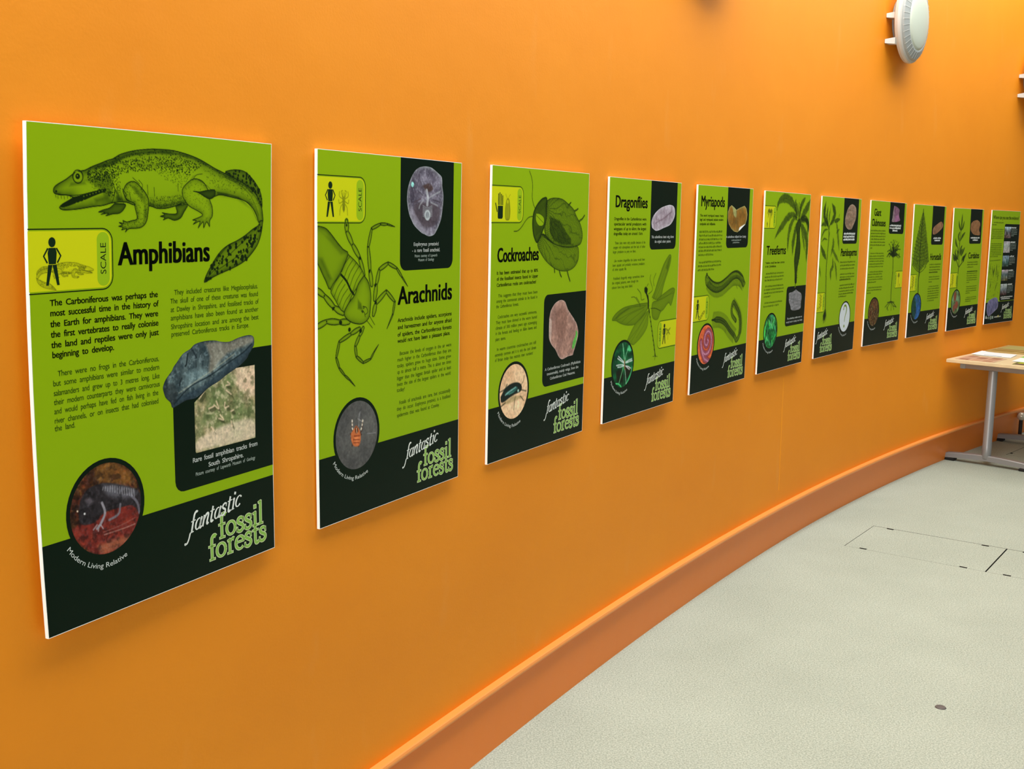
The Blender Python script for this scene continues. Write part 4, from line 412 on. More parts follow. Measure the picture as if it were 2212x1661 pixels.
 ['fill', 'fossil_panel', [4, 24, 12], [[307, 0], [554, 0], [554, 232], [553.2, 238.2], [550.8, 244], [547, 249], [542, 252.8], [536.2, 255.2], [530, 256], [331, 256], [324.8, 255.2], [319, 252.8], [314, 249], [310.2, 244], [307.8, 238.2], [307, 232]], 1, 0],
 ['ras', 'fossil_photo', 2.6, [120, 90, 40], [[350.7, 76], [377.4, 83.1], [404.9, 94.6], [453, 83.4], [496.9, 76.1], [519.2, 86.7], [534, 112.6], [528.9, 135.9], [514.1, 156.3], [478.5, 170.8], [449.3, 183.7], [427.3, 190.2], [389.2, 186.4], [358.1, 175], [326.3, 153.9], [315.1, 131.6], [314.9, 103.6], [329.5, 83.9]], [['noise', [[100, 70, 26], [130, 92, 36], [120, 110, 60]], 30, 81, 1, 1], ['noise2', [84, 80, 44], 12, 82, 0.3], ['blob', [[350.8, 76.5], [405, 95.5], [408.4, 125.3], [381.6, 119.8], [363.2, 89]], [140, 160, 110], 0.6, 5], ['cl', [[405, 95.5], [407.5, 136.6], [427, 187.9]], 3.5, [86, 86, 50], 0.8], ['rimlight', 4, [150, 170, 120], 0.7], ['blob', [[441.7, 183.7], [451.5, 169.3], [507.9, 156.3], [512.3, 160.6], [471.5, 176.5]], [210, 222, 214], 0.95, 1.5]], 2],
 ['text', 'caption_text', 9, 2, [225, 232, 228], [['A carboniferous millipede from Coseley', 306.1, 528.8, 213.1]], 4],
 ['greek', 'caption_text', 6, [165, 180, 170], [[[365.5, 225.9], [469.7, 226.1]], [[381.6, 236.5], [454, 236.2]]]],
 ['text', 'title_text', 41, 3, [12, 20, 8], [['Myriapods', 32.2, 271.7, 84.3]], 4],
 ['text', 'body_text', 9.2, 2, [14, 30, 8], [["The word myriapod means 'many", 27.9, 267.5, 125.9], ["legs' and myriapods include modern", 28.2, 267.1, 142.2], ['centipedes and millipedes.', 27.9, 186, 159.6]], 4],
 ['greek', 'body_text', 8.4, [28, 62, 8], [[[27.8, 190.4], [261.7, 189.3]], [[27.4, 205.5], [261.4, 204.8]], [[27.1, 220.9], [261.1, 220.5]], [[26.8, 236.1], [260.8, 236]], [[26.5, 251], [260.5, 251.3]], [[26.2, 266.1], [260.2, 266.8]], [[26.7, 282.1], [180, 282.7]], [[35.7, 312.2], [262, 312.9]], [[27.5, 327.4], [261.7, 328.5]], [[27.2, 343.4], [199.3, 344.3]]]],
 ['scale', 0, 445, 156, 548, 'L', 'worm', 9.5],
 ['disc', [['noise', [[176, 80, 44], [204, 104, 62], [216, 128, 86]], 30, 83, 1, 1], ['noise2', [150, 60, 36], 9, 84, 0.3], ['spiral']], 2.6, 142, 649, 'rel'],
 ['logo', 0]
],
[
 ['ras', 'illustration', 3, [142, 176, 8], 'board', [['frond', [[411.3, 116.7], [389.8, 78.2], [337.9, 46.2], [273.7, 28.8], [213.4, 30.4], [164, 50.4], [149.7, 82.7]], 40, 0.5], ['frond', [[419.3, 116.6], [361.3, 100.8], [286, 118.3], [229.6, 151.5], [174.1, 184.3], [137.5, 213.8]], 34, 0.5], ['frond', [[425, 127.7], [379.5, 117.1], [337.1, 150.8], [312.7, 197.8], [307.9, 272.5]], 30, 0.45], ['frond', [[429.8, 133.3], [409.1, 155.8], [391.4, 197.8], [377.7, 239.7], [377.8, 293]], 34, 0.5], ['frond', [[453.3, 127.4], [492.3, 115.7], [542.9, 120.7], [572.5, 149], [576.1, 197.8]], 30, 0.55], ['frond', [[446.8, 138.7], [499.3, 160.9], [546.6, 197.8], [570.4, 241], [576.2, 328]], 36, 0.5], ['frond', [[443.5, 116.3], [453.8, 76.9], [481.4, 42.7], [518.8, 17.9]], 30, 0.5], ['frond', [[460.5, 121.7], [513.2, 89.9], [558.3, 57.9], [587, 25.9]], 40, 0.5], ['frond', [[426.5, 110.9], [404.9, 72.3], [385, 45.1], [390.6, 28.4]], 34, 0.4], ['frond', [[454.1, 133], [543.8, 126.4], [581, 148.9], [590.3, 180.5]], 24, 0.5], ['frond', [[473.8, 155.4], [505, 197.8], [528.4, 240.8], [542.3, 275.4]], 24, 0.4], ['lines', 0.8, 5, [[[441.1, 127.6], [429.7, 77.4], [436.8, 43.8]], [[452.8, 124.6], [457.9, 76.9], [464.7, 40.3]]]], ['body', [[439.4, 116.4], [471.2, 138.5], [464.1, 172.4], [466.1, 212], [479.6, 246.1], [479.5, 297.5], [461.7, 340], [452.1, 382.7], [455.5, 429], [430.9, 428.1], [423.6, 381.8], [406.6, 324.6], [412.1, 282.3], [421.8, 240], [423.4, 197.8], [409.1, 155.8]], 0.6, 0.3, 5, 0.85, 2], ['speck', [[417.1, 155.8], [457.5, 155.5], [479.5, 297.5], [459.6, 429.2], [430.9, 428.1], [410.6, 324.7]], 0.9, 2.5, 160, 0.5], ['lines', 0.8, 6, [[[442.2, 422.5], [443.2, 428.6], [440, 434.1], [438.2, 448.4]]]]], 3],
 ['fill', 'fossil_panel', [4, 24, 12], [[326, 468], [326.7, 462.3], [328.9, 457], [332.4, 452.4], [337, 448.9], [342.3, 446.7], [348, 446], [594, 446], [594, 640], [348, 640], [342.3, 639.3], [337, 637.1], [332.4, 633.6], [328.9, 629], [326.7, 623.7], [326, 618]], 1, 0],
 ['ras', 'fossil_photo', 3, [120, 118, 122], [[452.9, 463.4], [483.2, 473.3], [526.8, 485.5], [542.7, 505.2], [534, 528.3], [531.2, 560.5], [482.2, 566.5], [433.1, 566.5], [399.5, 558.8], [388.6, 540.9], [365.2, 519.6], [361.6, 496.5], [361, 478], [401.9, 474.1], [433.3, 468.3]], [['noise', [[90, 92, 94], [126, 124, 130], [164, 164, 168]], 18, 91, 0.5, 3], ['noise2', [70, 74, 74], 8, 92, 0.4], ['cl', [[398.5, 553], [459.3, 527.3], [520.6, 498.3]], 4, [100, 100, 104], 0.7]], 2],
 ['text', 'caption_text', 8.5, 2, [225, 232, 228], [['This carboniferous treefern stem was', 353.1, 561.1, 607.5], ['recently found in Coseley, near Dudley', 342.2, 567.6, 624.6]], 4],
 ['text', 'title_text', 40, 3, [12, 20, 8], [['Treeferns', 42.5, 283, 287.6]], 4],
 ['text', 'body_text', 9.2, 2, [14, 30, 8], [['Treeferns would have been common', 35, 277.7, 329.6], ['in the Carboniferous.', 37.1, 170.4, 346]], 4],
 ['greek', 'body_text', 8.2, [28, 62, 8], [[[48.6, 378.3], [276.9, 377.5]], [[36.3, 393.2], [275.6, 394.2]], [[36.8, 408], [260.2, 409.9]], [[46.4, 436.7], [279.6, 437]], [[35.5, 451.7], [280.5, 453.3]], [[36.2, 467.3], [279, 468.7]], [[36.3, 484.1], [115.8, 484.1]], [[47.5, 514], [275.7, 513.5]], [[37.5, 529.7], [227, 530.6]]]],
 ['scale', 0, 66, 143, 168, 'L', 'palm', 9.5],
 ['disc', [['noise', [[10, 60, 26], [30, 120, 60], [90, 180, 110]], 20, 93, 0.6, 1.8], ['leaves', 16, [70, 170, 90], [14, 60, 30]]], 3, 142, 649, 'rel'],
 ['logo', 0]
],
[
 ['ras', 'illustration', 3, [142, 176, 8], 'board', [['frond', [[105.1, 156.2], [54.6, 121.1], [37.9, 83.3], [52.5, 28.7]], 30, 0.65], ['frond', [[103.8, 147.9], [75.5, 109.9], [86.1, 52.4]], 22, 0.5], ['frond', [[126.7, 147.7], [168.8, 119.6], [186.3, 80.6], [140.9, 36]], 34, 0.6], ['frond', [[110.6, 142.4], [112.2, 101.2], [121.4, 59.8]], 16, 0.4], ['soft', [[186, 130.5], [191.7, 116.6], [229.6, 107.7], [269.7, 109.9], [271.4, 121.1], [233.9, 135.6], [195, 138.8]], 0.55, 4], ['lines', 0.6, 4, [[[252.9, 104.5], [258.7, 90.4]], [[218.5, 138.5], [226.3, 163.6]]]], ['frond', [[99.5, 169.9], [55.1, 175.6], [28.5, 197.5], [10.2, 224.7]], 14, 0.5], ['frond', [[74.4, 153.7], [35.4, 143.1], [-0.1, 154.3]], 20, 0.5], ['frond', [[100.2, 224.9], [54.1, 219.3], [19.3, 235.5]], 12, 0.5], ['frond', [[96.9, 326.7], [66.6, 301.5], [32.8, 276.5], [14.3, 251.8]], 30, 0.55], ['frond', [[221.2, 130.1], [239, 169.1], [253.5, 211.1], [280.8, 281.7]], 24, 0.35], ['frond', [[226.7, 191.5], [240.8, 180.3], [270.8, 168.9]], 14, 0.4], ['frond', [[183.1, 213.9], [189.2, 252.9], [163.3, 286.1]], 26, 0.4], ['frond', [[160, 313.8], [185.8, 280.8], [229.6, 309.3], [291.4, 347]], 22, 0.4], ['frond', [[192, 319.9], [199.2, 364.8], [172.5, 392.1], [179.9, 437.4]], 26, 0.45], ['frond', [[218.3, 337.2], [249, 380], [266.9, 440.2]], 20, 0.4], ['frond', [[32, 415.8], [8.6, 360.5]], 14, 0.4], ['leg', [[112.3, 153.4], [119.3, 224.9], [113.3, 285.5], [106.4, 362.7], [110.3, 435.1]], 10, 0.8], ['leg', [[111.7, 420.3], [115.1, 464.8], [120.4, 520.6], [128.3, 590.8], [113.8, 617.9]], 12, 0.8], ['lines', 0.7, 4, [[[71.2, 131.8], [110.9, 169.9]], [[132.7, 136.6], [114.7, 169.8]], [[128.7, 186.3], [119.3, 224.9]]]], ['lines', 0.7, 3, [[[124.4, 590.6], [110.9, 623.3], [92.6, 650.1]], [[124.4, 590.6], [126.3, 624.2], [109.9, 662.4]], [[132.1, 591], [145.6, 625.4], [135.4, 655.6]], [[128.3, 590.8], [119.5, 629.4], [120.9, 660.3]]]], ['soft', [[110.9, 601], [140.8, 597.1], [145.6, 625.4], [130.6, 649.7], [107.9, 651.1], [95.5, 622.4]], 0.7, 5]], 3],
 ['fill', 'fossil_panel', [4, 24, 12], [[322, 0], [553, 0], [553, 225], [552.3, 230.7], [550.1, 236], [546.6, 240.6], [542, 244.1], [536.7, 246.3], [531, 247], [344, 247], [338.3, 246.3], [333, 244.1], [328.4, 240.6], [324.9, 236], [322.7, 230.7], [322, 225]], 1, 0],
 ['ras', 'fossil_photo', 3, [120, 100, 80], [[446.4, 32.5], [481, 37.4], [511, 54.1], [518.7, 85.9], [510.5, 115.1], [488.7, 138.6], [459.1, 164.9], [434.6, 169.3], [401, 168.1], [365.8, 154.1], [350.3, 134.3], [349.9, 105.9], [366, 77.2], [383.4, 56.9], [413.9, 39]], [['noise', [[100, 80, 64], [130, 108, 90], [150, 134, 116]], 22, 101, 0.6, 2], ['noise2', [80, 90, 90], 10, 102, 0.3], ['rimlight', 5, [150, 144, 130], 0.5]], 2],
 ['greek', 'caption_text', 9.5, [225, 232, 228], [[[339.9, 196.9], [515.3, 195.9]], [[336, 213.4], [509.4, 211.7]], [[335.2, 228.8], [512.1, 228]]], 2.2],
 ['text', 'title_text', 40, 3, [14, 28, 8], [['Pteridosperms', 309.9, 559.5, 313]], 4],
 ['greek', 'body_text', 8.4, [14, 30, 8], [[[309.7, 350.2], [539.9, 349.4]], [[310.9, 367.3], [544.7, 367.2]], [[313.9, 385], [535, 385.5]], [[317, 413.6], [544.6, 415.1]], [[317.4, 430.2], [547.5, 431.4]], [[319.4, 441.7], [481.3, 444]], [[311.9, 445], [485.8, 445.8]], [[319.4, 475.3], [546.6, 474.3]], [[314.3, 492.2], [540.7, 489.4]], [[312.1, 507.9], [543.7, 506.1]], [[313, 522.2], [542.3, 522]], [[311.6, 537.3], [438.5, 535]]]],
 ['scale', 0, 499, 118, 602, 'L', 'plant', 9.5],
 ['disc', [], 3, 430, 649, 'quest'],
 ['logo', -310]
],
[
 ['ras', 'illustration', 3.2, [142, 176, 8], None, [['frond', [[405.8, 331.2], [342.1, 306.4], [300.2, 327.5]], 13, 0.55], ['frond', [[405.8, 331.2], [351.1, 290], [310.2, 293.8]], 13, 0.55], ['frond', [[405.8, 331.2], [356, 271.6], [334.7, 251.5]], 13, 0.55], ['frond', [[405.8, 331.2], [395.1, 283.3], [369.5, 265.7]], 13, 0.55], ['frond', [[405.8, 331.2], [398.8, 256.8], [386.8, 225.9]], 13, 0.55], ['frond', [[405.8, 331.2], [406.6, 263.1], [413.4, 237.2]], 13, 0.55], ['frond', [[405.8, 331.2], [408.6, 255.5], [436, 225.7]], 13, 0.55], ['frond', [[405.8, 331.2], [430, 277.7], [473.7, 251.3]], 13, 0.55], ['frond', [[405.8, 331.2], [456.1, 269.2], [496.2, 236.9]], 13, 0.55], ['frond', [[405.8, 331.2], [466.6, 285.1], [521.4, 283]], 13, 0.55], ['frond', [[405.8, 331.2], [463.6, 313], [538.4, 329.3]], 13, 0.55], ['frond', [[405.8, 331.2], [454.4, 318.4], [497.4, 334.8]], 13, 0.55], ['frond', [[405.8, 331.2], [378.2, 307.8], [340.8, 330.7]], 13, 0.55], ['frond', [[405.8, 331.2], [381.6, 296], [358.4, 294]], 13, 0.55], ['frond', [[405.8, 331.2], [416.4, 276.2], [434.9, 265.7]], 13, 0.55], ['frond', [[405.8, 331.2], [429.8, 286.7], [463.9, 288.6]], 13, 0.55], ['frond', [[405.8, 331.2], [412.5, 286.9], [403.1, 271.4]], 13, 0.55], ['frond', [[405.8, 331.2], [387, 266.2], [373.6, 243]], 13, 0.55], ['frond', [[405.8, 331.2], [463.8, 278], [508.7, 259.9]], 13, 0.55], ['frond', [[405.8, 331.2], [451.9, 306.9], [484.8, 311.7]], 13, 0.55], ['frond', [[405.8, 331.2], [352.9, 307.1], [307.2, 322]], 13, 0.55], ['soft', [[316.9, 324.8], [312.2, 329.9], [305.4, 330.2], [301.5, 328.1], [300.7, 321.6], [305.9, 318.3], [314.7, 320.1]], 0.62, 4], ['soft', [[347.7, 322.2], [345.1, 327.2], [337.4, 330.1], [332.1, 325.4], [329.8, 319.6], [337.9, 316.1], [345.6, 316.3]], 0.62, 4], ['soft', [[521.2, 332], [518.2, 337.5], [512.1, 339.7], [504.1, 335.8], [504.8, 328.1], [512.2, 325.7], [520.5, 325.7]], 0.62, 4], ['soft', [[335.1, 251.6], [332.5, 258.1], [324.9, 257.5], [319, 254.1], [319.3, 247.7], [325, 246.3], [331, 247]], 0.62, 4], ['soft', [[531.4, 283], [526.3, 287.5], [518.9, 289.7], [514.6, 285.4], [515.3, 280.3], [519.4, 277.2], [525.7, 277.5]], 0.62, 4], ['soft', [[411.4, 228.7], [408.1, 234.4], [401.4, 235.4], [393.8, 231.7], [396.8, 225.7], [402.3, 221.9], [408.6, 222.1]], 0.62, 4], ['soft', [[464.8, 237], [458.7, 241.9], [452.8, 243], [447.6, 240.6], [448, 234.5], [452.2, 229.7], [461.5, 231.7]], 0.62, 4], ['soft', [[367.5, 240.2], [363.2, 246.5], [354.9, 245.8], [350.1, 243.9], [347.4, 236.3], [355.2, 232.6], [363.3, 234.2]], 0.62, 4], ['soft', [[393.9, 254.3], [389.6, 260.5], [381.9, 262.8], [373.9, 256.7], [373.9, 250.4], [381.7, 248.9], [390.4, 249.8]], 0.62, 4], ['soft', [[321.1, 293.8], [314.5, 298.5], [308.1, 301.1], [301.3, 297.5], [303.4, 291.4], [308, 288.5], [316.8, 289.3]], 0.62, 4], ['soft', [[493.8, 259.9], [490.1, 265.7], [481.2, 265.9], [475, 262.7], [474.2, 256.3], [481.8, 252.8], [487.9, 255.6]], 0.62, 4], ['soft', [[442.1, 254.2], [439.4, 260.1], [431.3, 260.7], [423.9, 257.3], [426.9, 250.5], [430.7, 248.6], [438.6, 249]], 0.62, 4], ['soft', [[520, 311.8], [514.6, 317.4], [507.4, 317.4], [503.5, 315.1], [500.5, 308.6], [508.1, 303.5], [516.3, 307.4]], 0.62, 4], ['soft', [[366.4, 279.8], [360.8, 286.4], [354, 287.9], [349.3, 283.5], [349.3, 277.2], [354.1, 273.3], [361.6, 273.1]], 0.62, 4], ['soft', [[481.9, 288.6], [477.2, 294.4], [470.2, 296.4], [464.3, 291], [465.3, 284.9], [470.5, 280.6], [479.1, 282.7]], 0.62, 4], ['soft', [[421.4, 274.2], [416.8, 281], [409.8, 282.7], [404.6, 277.8], [402.8, 270.8], [410, 268.4], [418.1, 269]], 0.62, 4], ['soft', [[353.3, 302.4], [348.1, 307], [341.5, 308.3], [334.2, 305.3], [335.6, 299.5], [341.8, 296.8], [349.1, 295.6]], 0.62, 4], ['soft', [[467.2, 311.5], [464.8, 316.6], [458.3, 316.8], [450.1, 315.1], [450.7, 307.8], [457.5, 305.7], [465.6, 305.9]], 0.62, 4], ['soft', [[401, 299.8], [398.1, 306.8], [390.3, 307.3], [383.2, 303.3], [383.5, 296.1], [390.2, 291.3], [397.2, 294]], 0.62, 4], ['leg', [[408.3, 322.7], [413.7, 365.5], [419.2, 425.9]], 9, 0.9], ['leg', [[416.2, 422.8], [413.6, 482.8], [412.3, 539.9], [416.9, 597.4]], 10, 0.9], ['lines', 0.6, 5, [[[416.9, 597.4], [369, 609.8], [324.4, 627.8]]]], ['lines', 0.6, 5, [[[417.5, 600.3], [379.4, 621.6], [358.9, 640.7]]]], ['lines', 0.6, 5, [[[420.5, 603.3], [433.3, 626.8], [430.2, 652.6]]]], ['lines', 0.6, 5, [[[422.4, 600.5], [461.8, 625.2], [478.9, 649]]]], ['lines', 0.6, 5, [[[423.5, 597.7], [476.1, 614.2], [522.2, 636.5]]]], ['lines', 0.6, 5, [[[416.9, 597.4], [391.2, 599.3], [359.2, 600.8]]]], ['lines', 0.6, 5, [[[423.5, 597.7], [448.6, 600.1], [478.3, 604.2]]]], ['lines', 0.6, 5, [[[356.1, 626.3], [381, 650.3]]]], ['lines', 0.6, 5, [[[461.8, 625.2], [513.2, 633.2]]]]], 3],
 ['fill', 'fossil_panel', [4, 24, 12], [[308, 0], [562, 0], [562, 167], [561.3, 172.7], [559.1, 178], [555.6, 182.6], [551, 186.1], [545.7, 188.3], [540, 189], [330, 189], [324.3, 188.3], [319, 186.1], [314.4, 182.6], [310.9, 178], [308.7, 172.7], [308, 167]], 1, 0],
 ['ras', 'fossil_photo', 3.2, [110, 80, 96], [[376.2, 22], [417.9, 26.4], [452.3, 34], [471.2, 47.8], [466.9, 70.8], [474, 87.8], [489.9, 107.6], [417, 117.5], [351.7, 117.3], [356.2, 96], [365.2, 53.4]], [['noise', [[80, 56, 70], [116, 84, 104], [140, 110, 126]], 26, 111, 1, 1], ['blob', [[376.2, 22], [391.5, 112.3], [351.7, 117.3], [359.5, 67.7]], [130, 124, 120], 0.5, 6], ['blob', [[410.2, 77.8], [468.8, 82.2], [465.5, 110.9], [408.3, 114.8]], [140, 90, 130], 0.5, 6]], 2],
 ['greek', 'caption_text', 9.5, [225, 232, 228], [[[321, 145.1], [508.6, 142.4]], [[318.8, 160], [507.3, 158.5]], [[371.4, 175], [450, 174.1]]], 2.2],
 ['text', 'title_text', 40, 3, [14, 28, 8], [['Giant', 54.7, 160.9, 87.3], ['Clubmosses', 24.7, 243.2, 146.6]], 4],
 ['greek', 'body_text', 8.8, [14, 30, 8], [[[19.3, 178.2], [253.8, 175.7]], [[20.5, 194.4], [254.3, 192.4]], [[21.7, 210.7], [254.1, 209.2]], [[23, 227.5], [254.5, 225.1]], [[22.8, 244.4], [253.7, 243.3]], [[21.2, 261.5], [256.6, 260.1]], [[21.1, 278.6], [52.1, 277]]]],
 ['greek', 'body_text', 8.2, [28, 62, 8], [[[31.5, 309.1], [249.2, 307.6]], [[19.3, 324.8], [250.5, 323.8]], [[19.6, 339.5], [250.7, 338.3]], [[19.1, 353.9], [251.1, 353.7]], [[19.7, 370.2], [250.7, 369.1]], [[14.8, 385.1], [247.4, 385.3]], [[35, 415.4], [248.9, 415.3]], [[15.3, 430.1], [247.4, 428.5]], [[18.1, 446.5], [246.4, 444.8]], [[16.8, 460.1], [249.1, 459.4]], [[19.6, 475.7], [147.4, 475.2]], [[28.8, 506.8], [252.2, 506]], [[16.9, 522.8], [248.6, 520.5]], [[16, 538.3], [73.8, 537]]]],
 ['scale', 457, 415, 594, 518, 'R', 'treefig', 9.5],
 ['disc', [['noise', [[40, 28, 14], [80, 60, 30], [150, 130, 90]], 14, 113, 1, 1], ['noise2', [180, 170, 140], 6, 114, 0.4], ['noise2', [90, 40, 20], 8, 118, 0.4], ['leaves', 8, [96, 70, 34], [40, 24, 12]]], 3.2, 142, 649, 'rel'],
 ['logo', 0]
],
[
 ['ras', 'illustration', 3.4, [142, 176, 8], 'board', [['soft', [[161.6, 28.7], [190.1, 70.4], [223.3, 132.2], [257, 203.2], [291.3, 275], [320.7, 361.9], [242.8, 389.4], [160.4, 427.8], [92.6, 409.3], [17.1, 377], [33.1, 301.7], [57.3, 217.9], [92.5, 147.7], [133.6, 63]], 0.32, 10], ['speck', [[161.6, 28.7], [190.1, 70.4], [223.3, 132.2], [257, 203.2], [291.3, 275], [320.7, 361.9], [242.8, 389.4], [160.4, 427.8], [92.6, 409.3], [17.1, 377], [33.1, 301.7], [57.3, 217.9], [92.5, 147.7], [133.6, 63]], 0.6, 4, 520, 0.5], ['speck', [[161.6, 28.7], [190.1, 70.4], [223.3, 132.2], [257, 203.2], [291.3, 275], [320.7, 361.9], [242.8, 389.4], [160.4, 427.8], [92.6, 409.3], [17.1, 377], [33.1, 301.7], [57.3, 217.9], [92.5, 147.7], [133.6, 63]], -0.35, 4, 260, 0.5], ['lines', 0.75, 8, [[[161.6, 28.7], [148.1, 189.5], [144.7, 302.6], [157.5, 433.8], [149.4, 475.7], [159.4, 567.5]]]], ['lines', 0.5, 3, [[[132.6, 79.9], [160.2, 99.1], [181, 79]]]], ['lines', 0.5, 3, [[[121, 101.1], [159.1, 120.3], [190.4, 100.1]]]], ['lines', 0.5, 3, [[[109.5, 122.3], [158, 141.4], [199.9, 121.1]]]], ['lines', 0.5, 3, [[[98.1, 143.5], [157, 162.6], [209.5, 142.3]]]], ['lines', 0.5, 3, [[[86.7, 164.6], [155.9, 183.8], [219.1, 163.5]]]], ['lines', 0.5, 3, [[[75.3, 185.7], [154.9, 205], [228.8, 184.8]]]], ['lines', 0.5, 3, [[[64, 206.7], [154, 226.2], [238.5, 206.1]]]], ['lines', 0.5, 3, [[[52.8, 227.7], [153, 247.4], [248.3, 227.6]]]], ['lines', 0.5, 3, [[[41.6, 248.6], [152.1, 268.6], [258.1, 249]]]], ['lines', 0.5, 3, [[[30.4, 269.5], [151.2, 289.9], [268, 270.6]]]], ['lines', 0.5, 3, [[[19.3, 290.4], [150.3, 311.1], [277.9, 292.1]]]], ['lines', 0.5, 3, [[[8.2, 311.2], [149.4, 332.4], [287.9, 313.8]]]], ['lines', 0.5, 3, [[[-2.8, 332], [148.6, 353.7], [298, 335.5]]]], ['lines', 0.7, 4, [[[19.5, 377], [93.1, 412.2], [160.9, 430.7]], [[272.5, 392.9], [215.4, 417.6], [160.9, 430.7]], [[303.9, 361.6], [244.5, 398.1]]]], ['lines', 0.7, 10, [[[154.3, 417.4], [152.7, 430.2], [149.4, 475.7], [157.8, 567.5]]]]], 3],
 ['fill', 'fossil_panel', [4, 24, 12], [[335, 0], [563, 0], [563, 233], [562.3, 238.2], [560.3, 243], [557.1, 247.1], [553, 250.3], [548.2, 252.3], [543, 253], [355, 253], [349.8, 252.3], [345, 250.3], [340.9, 247.1], [337.7, 243], [335.7, 238.2], [335, 233]], 1, 0],
 ['ras', 'fossil_photo', 3.4, [120, 90, 66], [[362.8, 185.5], [353.6, 159.5], [379, 136.2], [435.8, 118], [502.3, 101], [539.4, 110.8], [547.8, 131.3], [520.3, 149.3], [463.1, 170.3], [405.4, 185.2]], [['noise', [[100, 72, 52], [126, 94, 70], [140, 112, 90]], 30, 121, 1, 1]], 2],
 ['greek', 'caption_text', 9.5, [225, 232, 228], [[[376.9, 215], [519.7, 213.5]], [[401.2, 230.3], [500.8, 229.4]]], 2.2],
 ['text', 'title_text', 42, 3, [14, 28, 8], [['Horsetails', 335.6, 547.8, 352.6]], 4],
 ['greek', 'body_text', 8.8, [14, 30, 8], [[[333.8, 385.3], [550.1, 386]], [[337.3, 402.8], [546.7, 403.8]], [[336.5, 420.2], [546.9, 421.6]], [[335.5, 436.1], [499.2, 437.8]], [[335.7, 437.3], [501, 438.1]]]],
 ['greek', 'body_text', 8.2, [28, 62, 8], [[[337.7, 467.9], [549.1, 466.1]], [[340.8, 483.4], [548.2, 482.4]], [[338.3, 500], [407.8, 499.1]], [[346.2, 530.3], [544.8, 529.2]], [[332.3, 545], [548.2, 545.2]], [[334.1, 562], [547, 560.1]], [[334.7, 577.3], [550.3, 575.2]], [[335.2, 591.9], [549.4, 591.6]], [[335.2, 608], [544.1, 607.9]], [[336, 624.2], [464, 622.4]]]],
 ['scale', 0, 441, 126, 546, 'L', 'plant', 9.5],
 ['disc', [['noise', [[30, 70, 120], [44, 96, 160], [60, 120, 170]], 40, 123, 1, 1], ['blobc', -90, 20, 90, 90, [16, 50, 26], 0.9, 14], ['noise2', [60, 100, 160], 9, 124, 0.3], ['leaves', 7, [24, 60, 50], [16, 34, 60]]], 3.4, 142, 649, 'rel'],
 ['logo', 0]
],
[
 ['ras', 'illustration', 3.4, [142, 176, 8], 'board', [['leafshape', [[151.8, 156.9], [157.7, 98.8], [159.3, 37.8]], 26, 0.5], ['leafshape', [[151.8, 156.9], [112.6, 119.5], [102.5, 85]], 26, 0.5], ['leafshape', [[151.3, 154], [186.9, 124.7], [204.8, 86.7]], 26, 0.5], ['leafshape', [[132.5, 229.3], [110, 194.6], [136.1, 159.9]], 26, 0.5], ['leafshape', [[140.6, 229.3], [183.2, 194.5], [237.2, 165.3]], 26, 0.5], ['leafshape', [[107.7, 269.5], [70.8, 243.4], [55.9, 206.1]], 26, 0.5], ['leafshape', [[158.5, 324.9], [166.6, 281.5], [195, 258.5]], 26, 0.5], ['leafshape', [[176.5, 333.8], [218.6, 296.5], [246.7, 270.5]], 26, 0.5], ['leafshape', [[123.4, 353.3], [64.5, 338], [20.4, 314.6]], 26, 0.5], ['leafshape', [[132.1, 356.3], [68.1, 315.2], [77.7, 280.8]], 26, 0.5], ['leafshape', [[122.9, 350.4], [115.2, 309.9], [95.3, 289.6]], 26, 0.5], ['leafshape', [[217.1, 375.1], [244, 343.4], [287.8, 311.8]], 26, 0.5], ['leafshape', [[200.7, 374.8], [212.6, 351.7], [258.4, 331.9]], 26, 0.5], ['leafshape', [[100.3, 358.7], [50.7, 349.3], [31.6, 331.9]], 26, 0.5], ['leafshape', [[167.2, 327.9], [178.6, 301.9], [207.6, 281.8]], 26, 0.5], ['leafshape', [[233.6, 375.3], [238, 355], [226.3, 337.4]], 26, 0.5], ['lines', 0.65, 8, [[[151.8, 156.9], [140.6, 229.3], [140.6, 316], [150.4, 388.4], [150.1, 449.3]], [[140.6, 229.3], [135.7, 246.6]], [[107.7, 269.5], [140.6, 316]], [[100.3, 358.7], [141, 402.6]], [[217.1, 375.1], [154.3, 408.7]]]], ['lines', 0.65, 7, [[[147.8, 417.1], [149.4, 446.1]], [[141.8, 468.9], [139.9, 512.1], [146.5, 561.4]]]]], 3],
 ['fill', 'fossil_panel', [4, 24, 12], [[326, 0], [565, 0], [565, 227], [564.3, 232.2], [562.3, 237], [559.1, 241.1], [555, 244.3], [550.2, 246.3], [545, 247], [346, 247], [340.8, 246.3], [336, 244.3], [331.9, 241.1], [328.7, 237], [326.7, 232.2], [326, 227]], 1, 0],
 ['ras', 'fossil_photo', 3.4, [120, 90, 60], [[466.1, 77.6], [511.9, 89], [533.3, 109.9], [523.4, 128], [514.7, 152.1], [535.1, 167.1], [529.9, 186.7], [468.4, 185.3], [416, 182.4], [370.5, 167.7], [341.2, 147.1], [340.1, 117.6], [357.5, 96.7], [406.4, 82.8]], [['noise', [[100, 70, 44], [128, 94, 64], [136, 104, 76]], 34, 131, 1.4, 1]], 2],
 ['greek', 'caption_text', 9.5, [225, 232, 228], [[[352.7, 209.7], [529.7, 209.2]], [[396.6, 225.5], [497.6, 224.8]]], 2.2],
 ['text', 'title_text', 42, 3, [14, 28, 8], [['Cordaites', 328.5, 548.4, 350.6]], 4],
 ['greek', 'body_text', 8.8, [14, 30, 8], [[[317.9, 381.2], [528, 381.9]], [[316.9, 397.3], [535.5, 397.9]], [[316.3, 415.5], [443.5, 415.2]]]],
